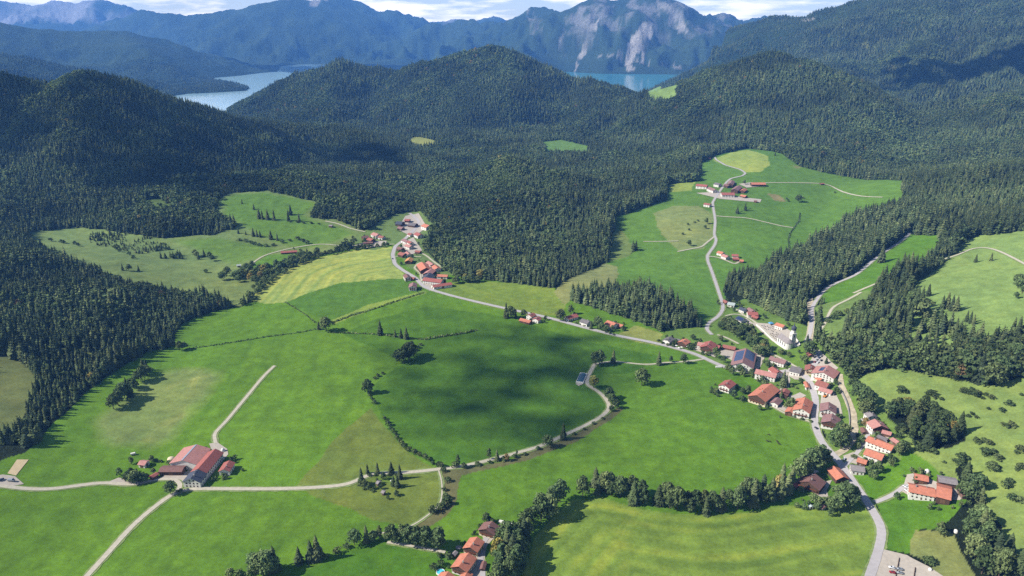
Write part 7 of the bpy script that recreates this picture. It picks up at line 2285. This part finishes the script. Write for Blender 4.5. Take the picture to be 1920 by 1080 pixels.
# ------------------------------------------------------------------ light
SUN_EL = math.radians(38)
SUN_AZ = math.radians(190)           # direction towards the sun, measured from +X counter-clockwise
sdir = Vector((math.cos(SUN_EL) * math.cos(SUN_AZ), math.cos(SUN_EL) * math.sin(SUN_AZ), math.sin(SUN_EL)))
ld = bpy.data.lights.new('sun', 'SUN'); ld.energy = 5.0; ld.angle = math.radians(.5); ld.color = (1, .95, .87)
lo = bpy.data.objects.new('sun', ld); COL.objects.link(lo)
lo.rotation_euler = sdir.to_track_quat('Z', 'Y').to_euler()

w = bpy.data.worlds.new('World'); sc.world = w; w.use_nodes = True
nt = w.node_tree
for n in list(nt.nodes): nt.nodes.remove(n)
out = nt.nodes.new('ShaderNodeOutputWorld'); bg = nt.nodes.new('ShaderNodeBackground')
sky = nt.nodes.new('ShaderNodeTexSky'); sky.sky_type = 'NISHITA'; sky.sun_disc = False
sky.sun_elevation = SUN_EL; sky.sun_rotation = math.radians(90) - SUN_AZ
sky.altitude = 1100; sky.air_density = 1.0; sky.dust_density = .6
bg.inputs['Strength'].default_value = .08
# thin bright cloud banks low over the mountains
tc = nt.nodes.new('ShaderNodeTexCoord')
mpg = nt.nodes.new('ShaderNodeMapping'); mpg.inputs['Scale'].default_value = (3.2, 3.2, 22)
no = nt.nodes.new('ShaderNodeTexNoise'); no.inputs['Scale'].default_value = 2.6; no.inputs['Detail'].default_value = 8; no.inputs['Roughness'].default_value = .6
nt.links.new(tc.outputs['Generated'], mpg.inputs[0]); nt.links.new(mpg.outputs[0], no.inputs['Vector'])
cr = nt.nodes.new('ShaderNodeMapRange'); cr.inputs[1].default_value = .46; cr.inputs[2].default_value = .58; cr.inputs[3].default_value = .15; cr.inputs[4].default_value = 1.0
nt.links.new(no.outputs['Fac'], cr.inputs[0])
mx = nt.nodes.new('ShaderNodeMix'); mx.data_type = 'RGBA'
nt.links.new(cr.outputs[0], mx.inputs[0]); nt.links.new(sky.outputs[0], mx.inputs[6]); mx.inputs[7].default_value = (14.5, 13.0, 10.5, 1)
# clouds only near the horizon
sep = nt.nodes.new('ShaderNodeSeparateXYZ'); nt.links.new(tc.outputs['Generated'], sep.inputs[0])
fz = nt.nodes.new('ShaderNodeMapRange'); fz.inputs[1].default_value = .05; fz.inputs[2].default_value = .35; fz.inputs[3].default_value = 1; fz.inputs[4].default_value = 0
nt.links.new(sep.outputs[2], fz.inputs[0])
mul = nt.nodes.new('ShaderNodeMath'); mul.operation = 'MULTIPLY'
nt.links.new(cr.outputs[0], mul.inputs[0]); nt.links.new(fz.outputs[0], mul.inputs[1]); nt.links.new(mul.outputs[0], mx.inputs[0])
nt.links.new(mx.outputs[2], bg.inputs[0]); nt.links.new(bg.outputs[0], out.inputs[0])

# ------------------------------------------------------------------ haze
HX, HY0, HY1 = 28500, -400, 17600
hv = [(-HX, HY0, -12), (HX, HY0, -12), (HX, HY1, -12), (-HX, HY1, -12), (-HX, HY0, 1150), (HX, HY0, 1150), (HX, HY1, 1150), (-HX, HY1, 1150)]
hf = [(0, 3, 2, 1), (4, 5, 6, 7), (0, 1, 5, 4), (1, 2, 6, 5), (2, 3, 7, 6), (3, 0, 4, 7)]
m, nt, out = new_mat('haze_air')
pv = N(nt, 'ShaderNodeVolumePrincipled')
pv.inputs['Color'].default_value = (.13, .38, 1.0, 1)
pv.inputs['Density'].default_value = 5.0e-5
pv.inputs['Anisotropy'].default_value = 0.0
nt.links.new(pv.outputs[0], out.inputs['Volume'])
if HAZE:
    hz_o = mesh_obj('haze', hv, hf, m)
    tag(hz_o, kind='stuff')

sc.view_settings.view_transform = 'Standard'
sc.view_settings.look = 'None'
sc.view_settings.exposure = 0.98
sc.view_settings.gamma = 1.0
sc.render.engine = 'CYCLES'
sc.cycles.max_bounces = 4
sc.cycles.diffuse_bounces = 2
sc.cycles.glossy_bounces = 2
sc.cycles.transmission_bounces = 2
sc.cycles.volume_bounces = 0
sc.cycles.transparent_max_bounces = 4
sc.cycles.caustics_reflective = False
sc.cycles.caustics_refractive = False
sc.cycles.use_denoising = False
